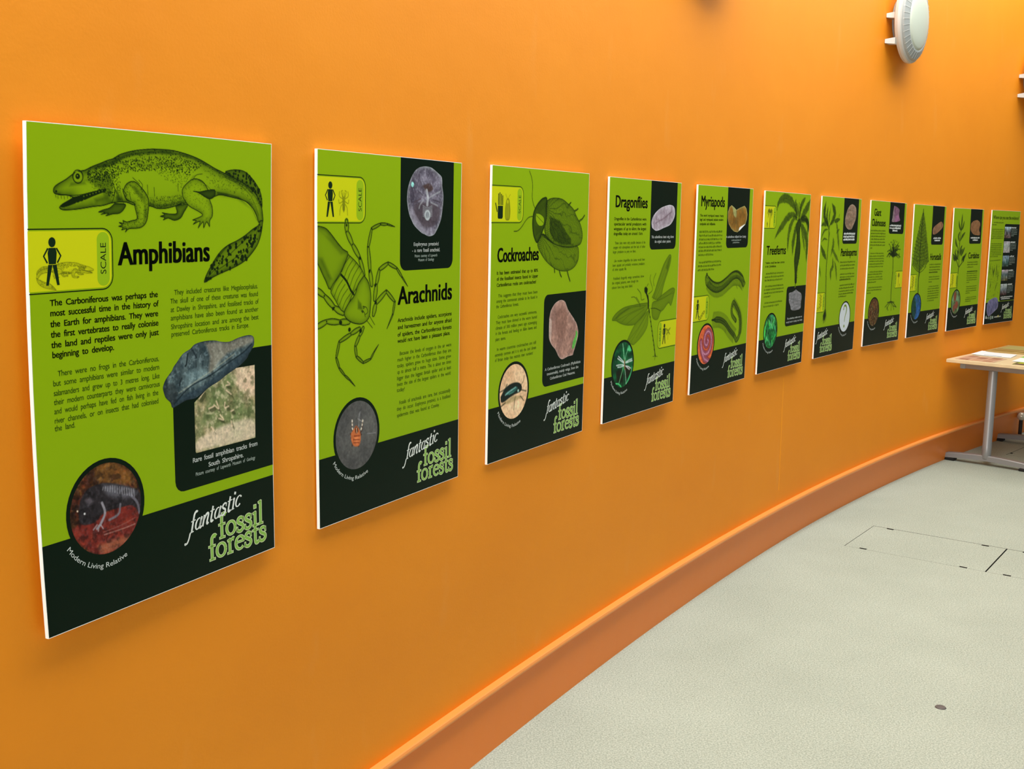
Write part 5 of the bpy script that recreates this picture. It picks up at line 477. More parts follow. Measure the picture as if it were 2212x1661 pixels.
 ['greek', 'body_text', 8.2, [28, 62, 8], [[[326.8, 447.5], [536.5, 446.5]], [[322.2, 445.9], [531.8, 444.9]], [[316.8, 460.4], [530.4, 459.8]], [[320, 476.6], [531.9, 475.8]], [[322.9, 491.4], [535.1, 491.4]], [[326, 506.8], [535.5, 506.4]], [[325.3, 523.8], [383.9, 522.1]], [[328.5, 551.8], [536.4, 552.9]], [[325.9, 567.9], [539.5, 568]], [[325, 584], [536.5, 582.9]], [[323.8, 598.6], [407.8, 597.4]], [[334.5, 629.9], [543.7, 629.7]], [[324.9, 644.1], [540.4, 643]], [[321.8, 657.2], [437.2, 656.4]]]],
 ['scale', 0, 446, 150, 549, 'L', 'plant', 9.5],
 ['disc', [['noise', [[60, 70, 40], [96, 130, 96], [150, 170, 150]], 26, 133, 1, 1], ['blobc', -20, -40, 26, 32, [110, 60, 44], 0.9, 5], ['blobc', 16, 20, 30, 28, [116, 58, 46], 0.9, 5], ['blobc', -28, 40, 20, 26, [110, 56, 44], 0.85, 5]], 3.4, 142, 649, 'rel'],
 ['logo', 0]
],
[
 ['fill', 'fossil_panel', [4, 24, 12], [[275, 120], [275.7, 114.8], [277.7, 110], [280.9, 105.9], [285, 102.7], [289.8, 100.7], [295, 100], [594, 100], [594, 679], [295, 679], [289.8, 678.3], [285, 676.3], [280.9, 673.1], [277.7, 669], [275.7, 664.2], [275, 659]], 1, 0],
 ['text', 'title_text', 26, 2, [14, 28, 8], [['Where can you see the evidence?', 27.9, 564.8, 65.3]], 4],
 ['ras', 'site_photo', 3.4, [60, 60, 60], [[281, 121], [414, 121], [414, 206], [281, 206]], [['vgrad', [[150, 176, 190], [60, 60, 60], [60, 34, 30]]], ['noise2', [200, 200, 205], 22, 261, 0.3], ['noise2', [30, 34, 30], 16, 262, 0.35]], 2],
 ['greek', 'caption_text', 9, [225, 232, 228], [[[424, 131], [520, 131]]], 2.2],
 ['greek', 'caption_text', 7, [160, 176, 166], [[[424, 143], [545, 143]], [[424, 155], [545, 155]], [[424, 167], [545, 167]], [[424, 179], [545, 179]], [[424, 191], [480, 191]]]],
 ['ras', 'site_photo', 3.4, [130, 140, 136], [[281, 231], [414, 231], [414, 316], [281, 316]], [['vgrad', [[176, 170, 180], [130, 140, 136], [150, 140, 140]]], ['noise2', [200, 200, 205], 22, 371, 0.3], ['noise2', [30, 34, 30], 16, 372, 0.35]], 2],
 ['greek', 'caption_text', 9, [225, 232, 228], [[[424, 241], [520, 241]]], 2.2],
 ['greek', 'caption_text', 7, [160, 176, 166], [[[424, 253], [545, 253]], [[424, 265], [545, 265]], [[424, 277], [545, 277]], [[424, 289], [545, 289]], [[424, 301], [480, 301]]]],
 ['ras', 'site_photo', 3.4, [60, 90, 90], [[281, 338], [414, 338], [414, 420], [281, 420]], [['vgrad', [[110, 130, 150], [60, 90, 90], [30, 50, 40]]], ['noise2', [200, 200, 205], 22, 478, 0.3], ['noise2', [30, 34, 30], 16, 479, 0.35]], 2],
 ['greek', 'caption_text', 9, [225, 232, 228], [[[424, 348], [520, 348]]], 2.2],
 ['greek', 'caption_text', 7, [160, 176, 166], [[[424, 360], [545, 360]], [[424, 372], [545, 372]], [[424, 384], [545, 384]], [[424, 396], [545, 396]], [[424, 408], [480, 408]]]],
 ['ras', 'site_photo', 3.4, [60, 80, 80], [[281, 445], [414, 445], [414, 528], [281, 528]], [['vgrad', [[176, 160, 170], [60, 80, 80], [70, 66, 36]]], ['noise2', [200, 200, 205], 22, 585, 0.3], ['noise2', [30, 34, 30], 16, 586, 0.35]], 2],
 ['greek', 'caption_text', 9, [225, 232, 228], [[[424, 455], [520, 455]]], 2.2],
 ['greek', 'caption_text', 7, [160, 176, 166], [[[424, 467], [545, 467]], [[424, 479], [545, 479]], [[424, 491], [545, 491]], [[424, 503], [545, 503]], [[424, 515], [480, 515]]]],
 ['ras', 'site_photo', 3.4, [90, 100, 104], [[281, 552], [414, 552], [414, 636], [281, 636]], [['vgrad', [[170, 180, 180], [90, 100, 104], [50, 28, 26]]], ['noise2', [200, 200, 205], 22, 692, 0.3], ['noise2', [30, 34, 30], 16, 693, 0.35]], 2],
 ['greek', 'caption_text', 9, [225, 232, 228], [[[424, 562], [520, 562]]], 2.2],
 ['greek', 'caption_text', 7, [160, 176, 166], [[[424, 574], [545, 574]], [[424, 586], [545, 586]], [[424, 598], [545, 598]], [[424, 610], [545, 610]], [[424, 622], [480, 622]]]],
 ['greek', 'caption_text', 8, [225, 232, 228], [[[300, 655], [550, 655]], [[310, 668], [500, 668]]], 1.6],
 ['greek', 'body_text', 8.8, [14, 30, 8], [[[46.1, 96.4], [251.7, 93.2]], [[15.5, 112.1], [104, 110.3]]]],
 ['greek', 'body_text', 8, [28, 62, 8], [[[24, 145], [255, 145]], [[24, 158.5], [255, 158.5]], [[24, 172], [255, 172]], [[24, 185.5], [255, 185.5]], [[24, 199], [255, 199]], [[24, 211.2], [255, 211.2]], [[24, 214], [50, 214]], [[22, 252], [245, 252]], [[22, 265.5], [245, 265.5]], [[22, 279], [245, 279]], [[22, 292.5], [245, 292.5]], [[22, 306], [245, 306]], [[22, 319.5], [245, 319.5]], [[22, 333], [245, 333]], [[22, 346.5], [180, 346.5]]]],
 ['ras', 'illustration', 3.4, [142, 176, 8], None, [['lines', 0.7, 3, [[[20, 374], [240, 370]]]], ['lines', 0.7, 3, [[[10, 655], [60, 655]]]], ['frond', [[30, 480], [34, 430], [44, 395]], 10, 0.6], ['speck', [[20, 390], [240, 390], [250, 640], [20, 640]], 0.45, 4, 70, 0.5], ['leafshape', [[100, 470], [90, 440], [86, 420]], 12, 0.7], ['leafshape', [[100, 475], [120, 440], [130, 420]], 12, 0.7], ['leafshape', [[110, 500], [118, 470], [126, 440]], 12, 0.6], ['leafshape', [[170, 490], [165, 460], [170, 400]], 14, 0.6], ['leafshape', [[200, 520], [205, 480], [190, 440]], 12, 0.6], ['leafshape', [[170, 600], [180, 570], [200, 540]], 12, 0.5], ['leafshape', [[60, 580], [70, 560], [66, 530]], 12, 0.5]], 3],
 ['ras', 'fossil_photo', 3.2, [90, 92, 130], [[30, 700], [60, 670], [120, 656], [190, 648], [235, 660], [258, 690], [250, 730], [200, 750], [120, 776], [76, 784], [40, 750]], [['noise', [[70, 72, 100], [96, 96, 130], [120, 118, 150]], 30, 151, 1, 1], ['rimlight', 6, [150, 146, 160], 0.5]], 3],
 ['greek', 'sponsor_text', 10, [190, 196, 190], [[[15, 800], [60, 800]], [[200, 800], [330, 800]]], 2.2],
 ['sponsor'],
 ['logo', 0]
]
]
W_, H_ = 594.0, 841.0
GREEN = (142, 176, 8); DK = (4, 24, 12); YEL = (205, 210, 18); WH = (225, 232, 228); INK = (12, 30, 4)
class Sheet:
    """places print, given in millimetres on the sheet, on its board"""
    def __init__(s, i):
        s.G = np.array(WARP[i]); s.x, s.y, s.a, s.zt = POS[i]; s.zt += EYE
        s.t = np.array([math.cos(s.a), math.sin(s.a)]); s.n = np.array([math.sin(s.a), -math.cos(s.a)])
    def warp(s, P):
        P = np.asarray(P, float); u = P[:, 0] / W_ * 2; v = P[:, 1] / H_ * 2
        def L(x): return np.stack([(x - 1) * (x - 2) / 2, -x * (x - 2), x * (x - 1) / 2], -1)
        return np.einsum('ki,kj,ijc->kc', L(v), L(u), s.G)
    def to3(s, P, lift):
        Q = s.warp(P) / 1000.0
        return np.stack([Q[:, 0], np.full(len(Q), -lift), -Q[:, 1]], -1)      # in the frame of the board's empty
LIFT = [0, .00007, .00012, .00015, .00018, .00022, .00025, .00028]

def subdiv(pts, step=30.0):
    out = []
    for a, b in zip(pts, pts[1:] + pts[:1]):
        n = max(1, int(math.dist(a, b) / step))
        for k in range(n): out.append([a[0] + (b[0] - a[0]) * k / n, a[1] + (b[1] - a[1]) * k / n])
    return out
def smooth(pts, n=4):
    pts = [np.array(p, float) for p in pts]
    if len(pts) < 3: return [list(p) for p in pts]
    P = [2 * pts[0] - pts[1]] + pts + [2 * pts[-1] - pts[-2]]; out = []
    for i in range(1, len(P) - 2):
        for k in range(n):
            t = k / n; p0, p1, p2, p3 = P[i - 1:i + 3]
            out.append(.5 * ((2 * p1) + (-p0 + p2) * t + (2 * p0 - 5 * p1 + 4 * p2 - p3) * t * t + (-p0 + 3 * p1 - 3 * p2 + p3) * t ** 3))
    out.append(P[-2]); return [list(p) for p in out]
def ribbon(pts, w0, w1=None):
    """flat stroke; widths may be a list"""
    P = np.array(pts, float); n = len(P)
    w = np.array(w0, float) if isinstance(w0, (list, np.ndarray)) else np.full(n, float(w0))
    d = np.gradient(P, axis=0); d /= np.linalg.norm(d, axis=1)[:, None] + 1e-9
    nn = np.stack([-d[:, 1], d[:, 0]], -1) * w[:, None] / 2
    V = np.concatenate([P + nn, P - nn]); T = []
    for i in range(n - 1): T += [(i, i + 1, n + i + 1), (i, n + i + 1, n + i)]
    return V, np.array(T)
class Flat:
    def __init__(s): s.V = []; s.T = []; s.n = 0
    def put(s, V, T):
        if len(V) == 0 or len(T) == 0: return
        V = np.asarray(V, float); T = np.asarray(T)
        s.V.append(V); s.T.append(T + s.n); s.n += len(V)
    def poly(s, pts):
        lp = [Vector((p[0], p[1], 0)) for p in pts]; s.put([(p[0], p[1]) for p in pts], tessellate_polygon([lp]))
    def stroke(s, pts, w): s.put(*ribbon(pts, w))
    def disc(s, cx, cy, rx, ry=None, n=18):
        ry = ry or rx
        V = [(cx, cy)] + [(cx + rx * math.cos(2 * math.pi * k / n), cy + ry * math.sin(2 * math.pi * k / n)) for k in range(n)]
        s.put(V, [(0, 1 + k, 1 + (k + 1) % n) for k in range(n)])
    def build(s, sh, name, rgb, lift, parent):
        if not s.V: return None
        V = np.concatenate(s.V); T = np.concatenate(s.T)
        a, b, c = V[T[:, 0]], V[T[:, 1]], V[T[:, 2]]
        cr = (b[:, 0] - a[:, 0]) * (c[:, 1] - a[:, 1]) - (b[:, 1] - a[:, 1]) * (c[:, 0] - a[:, 0])
        T = np.where((cr > 0)[:, None], T[:, ::-1], T)
        return add_fast(name, sh.to3(V, lift), T, inkmat(rgb), parent)
BOLD = {0: ((0, 0),), 2: ((-.028, -.014), (.028, -.014), (-.028, .014), (.028, .014)), 3: ((-.044, -.016), (0, -.016), (.044, -.016), (-.044, .016), (0, .016), (.044, .016))}
def typeset(flat, txt, x0, x1, y, cap, bold, sx0=.78, title=False):
    TRACK = 0.0 if title else .045
    words = txt.split(' '); adv = [sum(ADV.get(c, .5) for c in w) for w in words]; tw_tr = TRACK * sum(len(w) for w in words)
    Wl = sum(adv); ns = len(words) - 1; tw = (x1 - x0) / cap + tw_tr
    if ns == 0 or title:
        sp = .32; sx = tw / (Wl + ns * sp + (-.12)); sp *= sx
    else:
        sx = sx0; sp = (tw - Wl * sx) / ns
        if sp < .20: sp = .20; sx = (tw - ns * sp) / Wl
        if sp > .75: sp = .75; sx = (tw - ns * sp) / Wl
    x = 0
    for w in words:
        for c in w:
            if (c, 0) in GC:
                V, T = GC[(c, 0)]
                for dx, dy in (BOLD[bold] if len(V) else ()): flat.put(np.array([dx * cap, dy * cap]) + np.stack([x0 + (x + V[:, 0] * sx) * cap, y - V[:, 1] * cap * (1.1 if c.islower() and not title else 1.0)], -1), T)
            x += ADV.get(c, .5) * sx - TRACK
        x += sp
def arctext(flat, txt, cx, cy, r, a0, a1, cap, bold):
    tot = sum(ADV.get(c, .42) if c != ' ' else .42 for c in txt); k = math.radians(a0 - a1) * r / (tot * cap); x = 0
    for c in txt:
        ad = (ADV.get(c, .42) if c != ' ' else .42)
        if (c, 0) in GC and c != ' ':
            V, T = GC[(c, 0)]
            ang = math.radians(a0) - (x + ad * .5) * cap * k / r
            lx = (V[:, 0] - ad * .5) * cap * k; ly = V[:, 1] * cap
            rad = np.array([math.cos(ang), math.sin(ang)]); tan = np.array([math.sin(ang), -math.cos(ang)])
            flat.put(np.array([cx, cy]) + rad * (r - ly)[:, None] + tan * lx[:, None], T)
        x += ad
def greek(flat, segs, cap, wgt, rnd, sp=1.0):
    """lines too small to read: word shapes of plain ticks"""
    for (x0, y0), (x1, y1) in segs:
        y = (y0 + y1) / 2; x = x0
        while x < x1 - cap * .5:
            n = rnd.randint(2, 8)
            for k in range(n):
                if x > x1: break
                h = cap * (1.0 if rnd.random() < .28 else .7); d = cap * .25 if rnd.random() < .1 else 0
                q_ = cap * .2 * wgt
                flat.put([(x, y + d), (x + q_, y + d), (x + q_, y - h), (x, y - h)], [(0, 1, 2), (0, 2, 3)])
                if rnd.random() < .5:
                    yy = y if rnd.random() < .5 else y - cap * .7
                    flat.put([(x, yy), (x + cap * .45, yy), (x + cap * .45, yy - q_), (x, yy - q_)], [(0, 1, 2), (0, 2, 3)])
                x += cap * .40
            x += cap * .42

# serif letters of the exhibition title, drawn as strokes; unit = x-height, y up
def arc(cx, cy, rx, ry, a0, a1, n=14): return [(cx + rx * math.cos(math.radians(a0 + (a1 - a0) * k / n)), cy + ry * math.sin(math.radians(a0 + (a1 - a0) * k / n))) for k in range(n + 1)]
def owid(n, a0, a1, thick, thin): return [thin + (thick - thin) * abs(math.cos(math.radians(a0 + (a1 - a0) * k / (n - 1)))) ** 1.2 for k in range(n)]
def serif(ch, W):
    t = W * .42; S = []
    if ch == 'f':
        S = [([(.25, 0), (.25, 1.25)] + smooth([(.25, 1.25), (.27, 1.5), (.38, 1.66), (.52, 1.68), (.62, 1.58)]), None), ([(.0, .97), (.52, .97)], t), ([(.06, .02), (.5, .02)], t)]; adv = .58
    elif ch == 'o':
        p = arc(.45, .49, .36, .47, 0, 360, 26); S = [(p, owid(len(p), 0, 360, W, t))]; adv = .95
    elif ch == 's':
        p = smooth([(.56, .74), (.50, .93), (.32, .99), (.14, .90), (.12, .70), (.32, .54), (.52, .40), (.55, .18), (.38, .01), (.18, .01), (.06, .12), (.04, .26)]); n = len(p)
        S = [(p, [t + (W - t) * math.sin(math.pi * k / (n - 1)) ** .7 for k in range(n)]), ([(.56, .66), (.56, .96)], t), ([(.04, .04), (.04, .32)], t)]; adv = .70
    elif ch == 'i':
        S = [([(.24, 0), (.24, 1.0)], None), ([(.04, .02), (.44, .02)], t), ([(.06, .92), (.26, 1.0)], t), ([(.24, 1.30), (.24, 1.52)], W * 1.15)]; adv = .50
    elif ch == 'l':
        S = [([(.24, 0), (.24, 1.70)], None), ([(.04, .02), (.44, .02)], t), ([(.06, 1.62), (.26, 1.70)], t)]; adv = .52
    elif ch == 'r':
        S = [([(.24, 0), (.24, 1.0)], None), ([(.04, .02), (.48, .02)], t), ([(.06, .92), (.26, 1.0)], t), (smooth([(.26, .70), (.36, .90), (.50, .99), (.62, .93)]), [t, t, t, t, t * 1.2, t * 1.4, t * 1.6, t * 1.8, W, W, W, W, W][:len(smooth([(.26, .70), (.36, .90), (.50, .99), (.62, .93)]))])]; adv = .68
    elif ch == 'e':
        p = arc(.44, .49, .36, .47, 5, 320, 24); S = [(p, owid(len(p), 0, 315, W, t)), ([(.12, .56), (.78, .56)], t)]; adv = .86
    elif ch == 't':
        S = [([(.26, 1.35), (.26, .25)] + smooth([(.26, .25), (.30, .05), (.42, .0), (.58, .08)]), None), ([(.02, .97), (.54, .97)], t)]; adv = .62
    elif ch == 'a':
        p = arc(.38, .48, .30, .46, 60, 395, 22); S = [(p, owid(len(p), 60, 395, W, t)), (smooth([(.74, .96), (.66, .5), (.64, .15), (.72, .02), (.86, .14)]), W)]; adv = .90
    elif ch == 'n':
        S = [([(.14, .95), (.14, 0)], W), (smooth([(.16, .55), (.34, .88), (.54, .98), (.66, .84), (.64, .5), (.62, .14), (.70, .02), (.82, .12)]), W)]; adv = .86
    elif ch == 'c':
        p = arc(.42, .49, .34, .47, 45, 320, 20); S = [(p, owid(len(p), 45, 320, W, t)), ([(.64, .88), (.68, .76)], W)]; adv = .74
    out = []
    for p, w in S:
        w = W if w is None else w
        out.append((p, w))
    return out, adv
def logo(sh, root, dx):
    g_edge = Flat(); g_in = Flat(); ft = Flat()
    def run(word, x0, x1, y, xh, W, grow, fl, shear=0, rot=0, kern=1.0):
        tot = sum(serif(c, W)[1] for c in word); sc = (x1 - x0) / tot; x = 0
        for c in word:
            st, ad = serif(c, W)
            for p, w in st:
                P = np.array(p, float); q_ = np.empty_like(P)
                px = (P[:, 0] + x) * sc + P[:, 1] * xh * shear; py = P[:, 1] * xh
                q_[:, 0] = x0 + px + dx; q_[:, 1] = y - py - px * rot
                wid = np.array(w if isinstance(w, list) else [w] * len(P), float) * xh + grow
                if len(P) == 2:   # lengthen short bars by the outline
                    d = q_[1] - q_[0]; d /= np.linalg.norm(d) + 1e-9; q_[0] -= d * grow / 2; q_[1] += d * grow / 2
                fl.stroke(q_, list(wid))
            x += ad
    for grow, fl in ((3.4, g_edge), (0.5, g_in)):
        run('fossil', 424, 560, 777, 28.5, .19, grow, fl)
        run('forests', 394, 569, 814.5, 28.5, .19, grow, fl)
    run('fantastic', 342, 488, 746, 21.5, .185, 0.4, ft, shear=.30, rot=.155)
    # the long descender of the italic f
    ft.stroke(smooth([(344 + dx, 746), (340 + dx, 756), (335 + dx, 763), (329 + dx, 765)]), 3.4); ft.disc(330 + dx, 764, 2.6)
    g_edge.build(sh, 'logo_outline', (206, 222, 170), LIFT[3], root)
    g_in.build(sh, 'logo_text', (140, 188, 84), LIFT[4], root)
    ft.build(sh, 'logo_text', (230, 236, 230), LIFT[5], root)

# ---- pictures printed on the boards, computed on a fine grid of coloured points
def vnoise(X, Y, sc, seed, sx_=1, sy_=1, octv=3):
    out = np.zeros_like(X); amp = 1; tot = 0
    for o in range(octv):
        rs = np.random.RandomState(int(seed) * 7 + o); g = rs.rand(64, 64); f = 2 ** o / sc
        x = X * f * sx_ + 13.7; y = Y * f * sy_ + 9.1; xi = np.floor(x).astype(int); yi = np.floor(y).astype(int)
        fx = x - xi; fy = y - yi; fx = fx * fx * (3 - 2 * fx); fy = fy * fy * (3 - 2 * fy)
        a = g[xi % 64, yi % 64]; b = g[(xi + 1) % 64, yi % 64]; c = g[xi % 64, (yi + 1) % 64]; d = g[(xi + 1) % 64, (yi + 1) % 64]
        out += amp * ((a * (1 - fx) + b * fx) * (1 - fy) + (c * (1 - fx) + d * fx) * fy); tot += amp; amp *= .55
    return out / tot
class Ras:
    def __init__(s, x0, y0, x1, y1, cell, bg):
        s.c = cell; s.xs = np.linspace(x0, x1, max(2, int(round((x1 - x0) / cell)) + 1)); s.ys = np.linspace(y0, y1, max(2, int(round((y1 - y0) / cell)) + 1))
        s.X, s.Y = np.meshgrid(s.xs, s.ys); s.rgb = np.ones(s.X.shape + (3,)) * np.array(bg, float); s.al = np.zeros(s.X.shape); s.cov = np.zeros(s.X.shape)
        s.rnd = random.Random(5)
    def win(s, pts, m):
        P = np.array(pts, float)
        i0 = max(0, np.searchsorted(s.ys, P[:, 1].min() - m) - 1); i1 = np.searchsorted(s.ys, P[:, 1].max() + m) + 1
        j0 = max(0, np.searchsorted(s.xs, P[:, 0].min() - m) - 1); j1 = np.searchsorted(s.xs, P[:, 0].max() + m) + 1
        return slice(i0, i1), slice(j0, j1)
    def inside(s, w, pts):
        X = s.X[w]; Y = s.Y[w]; r = np.zeros(X.shape, bool); n = len(pts)
        for k in range(n):
            xa, ya = pts[k]; xb, yb = pts[(k + 1) % n]
            if ya == yb: continue
            c = ((ya > Y) != (yb > Y)) & (X < (xb - xa) * (Y - ya) / (yb - ya) + xa); r ^= c
        return r
    def dist(s, w, pts, closed=False):
        X = s.X[w]; Y = s.Y[w]; D = np.full(X.shape, 1e9); S = np.zeros(X.shape); side = np.zeros(X.shape); L = 0
        q_ = list(pts) + ([pts[0]] if closed else [])
        for (xa, ya), (xb, yb) in zip(q_, q_[1:]):
            dx = xb - xa; dy = yb - ya; ll = dx * dx + dy * dy + 1e-9; t = np.clip(((X - xa) * dx + (Y - ya) * dy) / ll, 0, 1)
            d = np.hypot(X - xa - t * dx, Y - ya - t * dy); b = d < D
            D = np.where(b, d, D); S = np.where(b, L + t * math.sqrt(ll), S); side = np.where(b, (X - xa) * dy - (Y - ya) * dx, side); L += math.sqrt(ll)
        return D, S / max(L, 1e-6), S, side
    def over(s, w, a):      # darken
        s.al[w] = 1 - (1 - s.al[w]) * (1 - np.clip(a, 0, 1)); s.cov[w] = np.maximum(s.cov[w], a)
    def setv(s, w, a, m):   # replace inside m
        s.al[w] = s.al[w] * (1 - m) + a * m; s.cov[w] = np.maximum(s.cov[w], np.clip(m * 1.0, 0, 1))
    def lighten(s, w, a): s.al[w] = s.al[w] * (1 - a)
    def paint(s, w, a, colr): s.rgb[w] = s.rgb[w] * (1 - a[..., None]) + np.array(colr, float) * a[..., None]
    def op(s, o):
        k = o[0]; aa = s.c * .9
        if k == 'body':
            _, pts, base, rim, rw, lv, lw = o; pts = smooth(pts + [pts[0]], 3)[:-1]; w = s.win(pts, rw + 3); ins = s.inside(w, pts); D = s.dist(w, pts, True)[0]
            if base < 0: s.lighten(w, np.where(ins, -base, 0)); base = 0; 
            sm = np.clip(.5 + np.where(ins, D, -D) / aa, 0, 1)
            up = np.clip(.5 + .5 * vnoise(s.X[w], s.Y[w], 18, 5), 0, 1.1)
            s.setv(w, base + rim * np.exp(-D / rw) * up, sm); s.over(w, lv * np.clip((lw / 2 + aa / 2 - D) / aa, 0, 1))
        elif k == 'soft':
            _, pts, v, f = o; pts = [list(p) for p in pts]; w = s.win(pts, 2); ins = s.inside(w, pts); D = s.dist(w, pts, True)[0]; a = np.where(ins, np.clip(D / f, 0, 1), 0)
            s.over(w, v * a * (.7 + .5 * vnoise(s.X[w], s.Y[w], 6, 9)))
        elif k in ('speck', 'spots'):
            pts = o[1]; v = o[2]; sz = o[3]; n = int(o[4]); P = np.array(pts); x0, y0 = P.min(0); x1, y1 = P.max(0)
            q_ = []; 
            rs = np.random.RandomState(n + int(x0)); C = rs.rand(n * 2, 2) * [x1 - x0, y1 - y0] + [x0, y0]
            for cx, cy in C:
                w = s.win([(cx, cy)], sz * 1.2 + aa)
                if s.X[w].size == 0: continue
                a_, b_ = s.X[w].shape; 
                i = np.array([[cx, cy]]); ins = False; m = len(pts)
                for z in range(m):
                    xa, ya = pts[z]; xb, yb = pts[(z + 1) % m]
                    if (ya > cy) != (yb > cy) and cx < (xb - xa) * (cy - ya) / (yb - ya) + xa: ins = not ins
                if not ins: continue
                r = sz * rs.uniform(.35, .75) * (1.4 if k == 'spots' else 1)
                d = np.hypot(s.X[w] - cx, (s.Y[w] - cy) * rs.uniform(.7, 1.3)); a = np.clip((r + aa / 2 - d) / aa, 0, 1)
                if v > 0: s.over(w, v * a)
                else: s.lighten(w, -v * a)
        elif k == 'lines':
            _, v, lw, LL = o
            for pts in LL:
                pts = smooth(pts, 4); w = s.win(pts, lw + 2)
                if s.X[w].size == 0: continue
                D = s.dist(w, pts)[0]; a = np.clip((lw / 2 + aa / 2 - D) / aa, 0, 1)
                if v > 0: s.over(w, v * a)
                else: s.lighten(w, -v * a)
        elif k == 'disc':
            _, c, r, v, mode = o; w = s.win([c], r + 2); d = np.hypot(s.X[w] - c[0], s.Y[w] - c[1])
            a = np.clip((r + aa / 2 - d) / aa, 0, 1)
            if v < 0: s.lighten(w, -v * a)
            elif mode == 1: s.over(w, v * np.clip((.9 + aa / 2 - np.abs(d - r)) / aa, 0, 1))
            else: s.setv(w, v, a)
        elif k == 'veins':
            _, pts, org, seed = o; w = s.win(pts, 1); ins = s.inside(w, pts); dx = s.X[w] - org[0]; dy = s.Y[w] - org[1]
            th = np.arctan2(dy, dx); r = np.hypot(dx, dy); nz = vnoise(s.X[w], s.Y[w], 40, seed)
            f = np.abs(np.sin((th + nz * .35) * 13)); a = np.clip((.22 * 28 / (r + 8) + .10 - f * .5) * 5, 0, 1) * .5
            g = np.abs(np.sin(r * .55 + nz * 5)); a = np.maximum(a, (g > .93) * .35); s.over(w, np.where(ins, a, 0))
        elif k == 'leg':
            _, pts, wd, tp = o; w = s.win(pts, wd)
            if s.X[w].size == 0: return
            best = np.full(s.X[w].shape, -1e9); n = len(pts) - 1; L = [math.dist(pts[z], pts[z + 1]) for z in range(n)]; tot = sum(L); acc = 0; smoothp = n > 7 and wd > 20
            if smoothp:
                P = smooth(pts, 5); D, T, S, sd = s.dist(w, P); h = wd / 2 * (1 - (1 - tp) * T) * np.clip(T * 14, .3, 1); best = h - D
                seg = np.abs(np.sin(S * .9)) < .25
                m = np.clip(.5 + best / aa, 0, 1); s.setv(w, .22 + .5 * np.exp(-best / 6) + .25 * seg, m); return
            for z in range(n):
                p0, p1 = pts[z], pts[z + 1]; D, T, S, sd = s.dist(w, [p0, p1]); g = (acc + T * L[z]) / tot; acc += L[z]
                h = wd / 2 * (1 - (1 - tp) * g) * (.72 + .36 * np.sin(math.pi * np.clip(T, .02, .98)))
                if z == n - 1 and tp < .5: h = h * (1 - .85 * T)
                best = np.maximum(best, h - D)
            m = np.clip(.5 + best / aa, 0, 1); s.setv(w, .08 + .72 * np.exp(-np.maximum(best, 0) / 1.7), m)
            s.over(w, .85 * np.clip((.8 + aa / 2 - np.abs(best)) / aa, 0, 1))
            for p in pts[1:-1]: s.op(['disc', p, max(wd * .16, 1.0), .75, 0])
        elif k == 'legside':
            _, pts, st, ln, v = o; P = np.array(smooth(pts, 8)); seg = np.linalg.norm(np.diff(P, axis=0), axis=1); cs = np.concatenate([[0], np.cumsum(seg)])
            q_ = st; LL = []
            while q_ < cs[-1]:
                i = min(np.searchsorted(cs, q_) - 1, len(P) - 2); p = P[i] + (P[i + 1] - P[i]) * (q_ - cs[i]) / (seg[i] + 1e-9); d = (P[i + 1] - P[i]) / (seg[i] + 1e-9); nn = np.array([-d[1], d[0]])
                for sg in (1, -1): LL.append([list(p), list(p + (nn * sg * ln * .5 + d * 3)), list(p + (nn * sg * ln * .8 + d * 9))])
                q_ += st
            s.op(['lines', v, 1.8, LL])
        elif k in ('frond', 'leafshape'):
            _, pts, wd, v = o; P = smooth(pts, 6); w = s.win(P, wd)
            if s.X[w].size == 0: return
            D, T, S, side = s.dist(w, P); h = wd / 2 * np.sin(math.pi * np.clip(T, .02, .98)) ** .6 + .5
            if k == 'frond':
                st = .45 + .75 * np.abs(np.sin(S * .55 + D * .35)) * vnoise(s.X[w], s.Y[w], 9, 3)
                h = h * 1.25 * (.7 + .5 * vnoise(S, S * 0, 5, 8)); a = np.clip((h - D) / (s.c * 1.6), 0, 1) * min(1, v * 1.35) * st
            else: a = np.clip((h - D) / s.c, 0, 1) * v * (.75 + .5 * vnoise(s.X[w], s.Y[w], 8, 4))
            a = np.maximum(a, np.clip((1.2 + aa / 2 - D) / aa, 0, 1) * min(1, v * 1.5)); s.over(w, a)
        # photographs
        elif k == 'noise':
            c = np.array(o[1], float); f = np.clip((vnoise(s.X, s.Y, o[2], o[3], o[4], o[5], 4) - .25) * 2, 0, 1.999); i = f.astype(int); t = (f - i)[..., None]
            s.rgb = c[i] * (1 - t) + c[np.minimum(i + 1, 2)] * t
        elif k == 'noise2':
            n_ = vnoise(s.X, s.Y, o[2], o[3], 1, 1, 3); a = np.clip((n_ - .52) * 5, 0, 1) * o[4]; s.paint((slice(None), slice(None)), a, o[1])
        elif k == 'blob':
            pts = smooth(o[1] + [o[1][0]], 3)[:-1]; w = s.win(pts, o[4] + 1); ins = s.inside(w, pts); D = s.dist(w, pts, True)[0]
            s.paint(w, np.clip(.5 + np.where(ins, D, -D) / o[4], 0, 1) * o[3], o[2])
        elif k == 'cl':
            P = smooth(o[1], 4); w = s.win(P, o[2] + 2)
            if s.X[w].size == 0: return
            D = s.dist(w, P)[0]; s.paint(w, np.clip((o[2] / 2 + aa - D) / (aa * 1.6), 0, 1) * o[4], o[3])
        elif k == 'disc2':
            w = s.win([o[1]], o[2] + 2); d = np.hypot(s.X[w] - o[1][0], s.Y[w] - o[1][1]); s.paint(w, np.clip((o[2] + aa - d) / (aa * 1.6), 0, 1), o[3])
        elif k in ('rim', 'rimlight'):
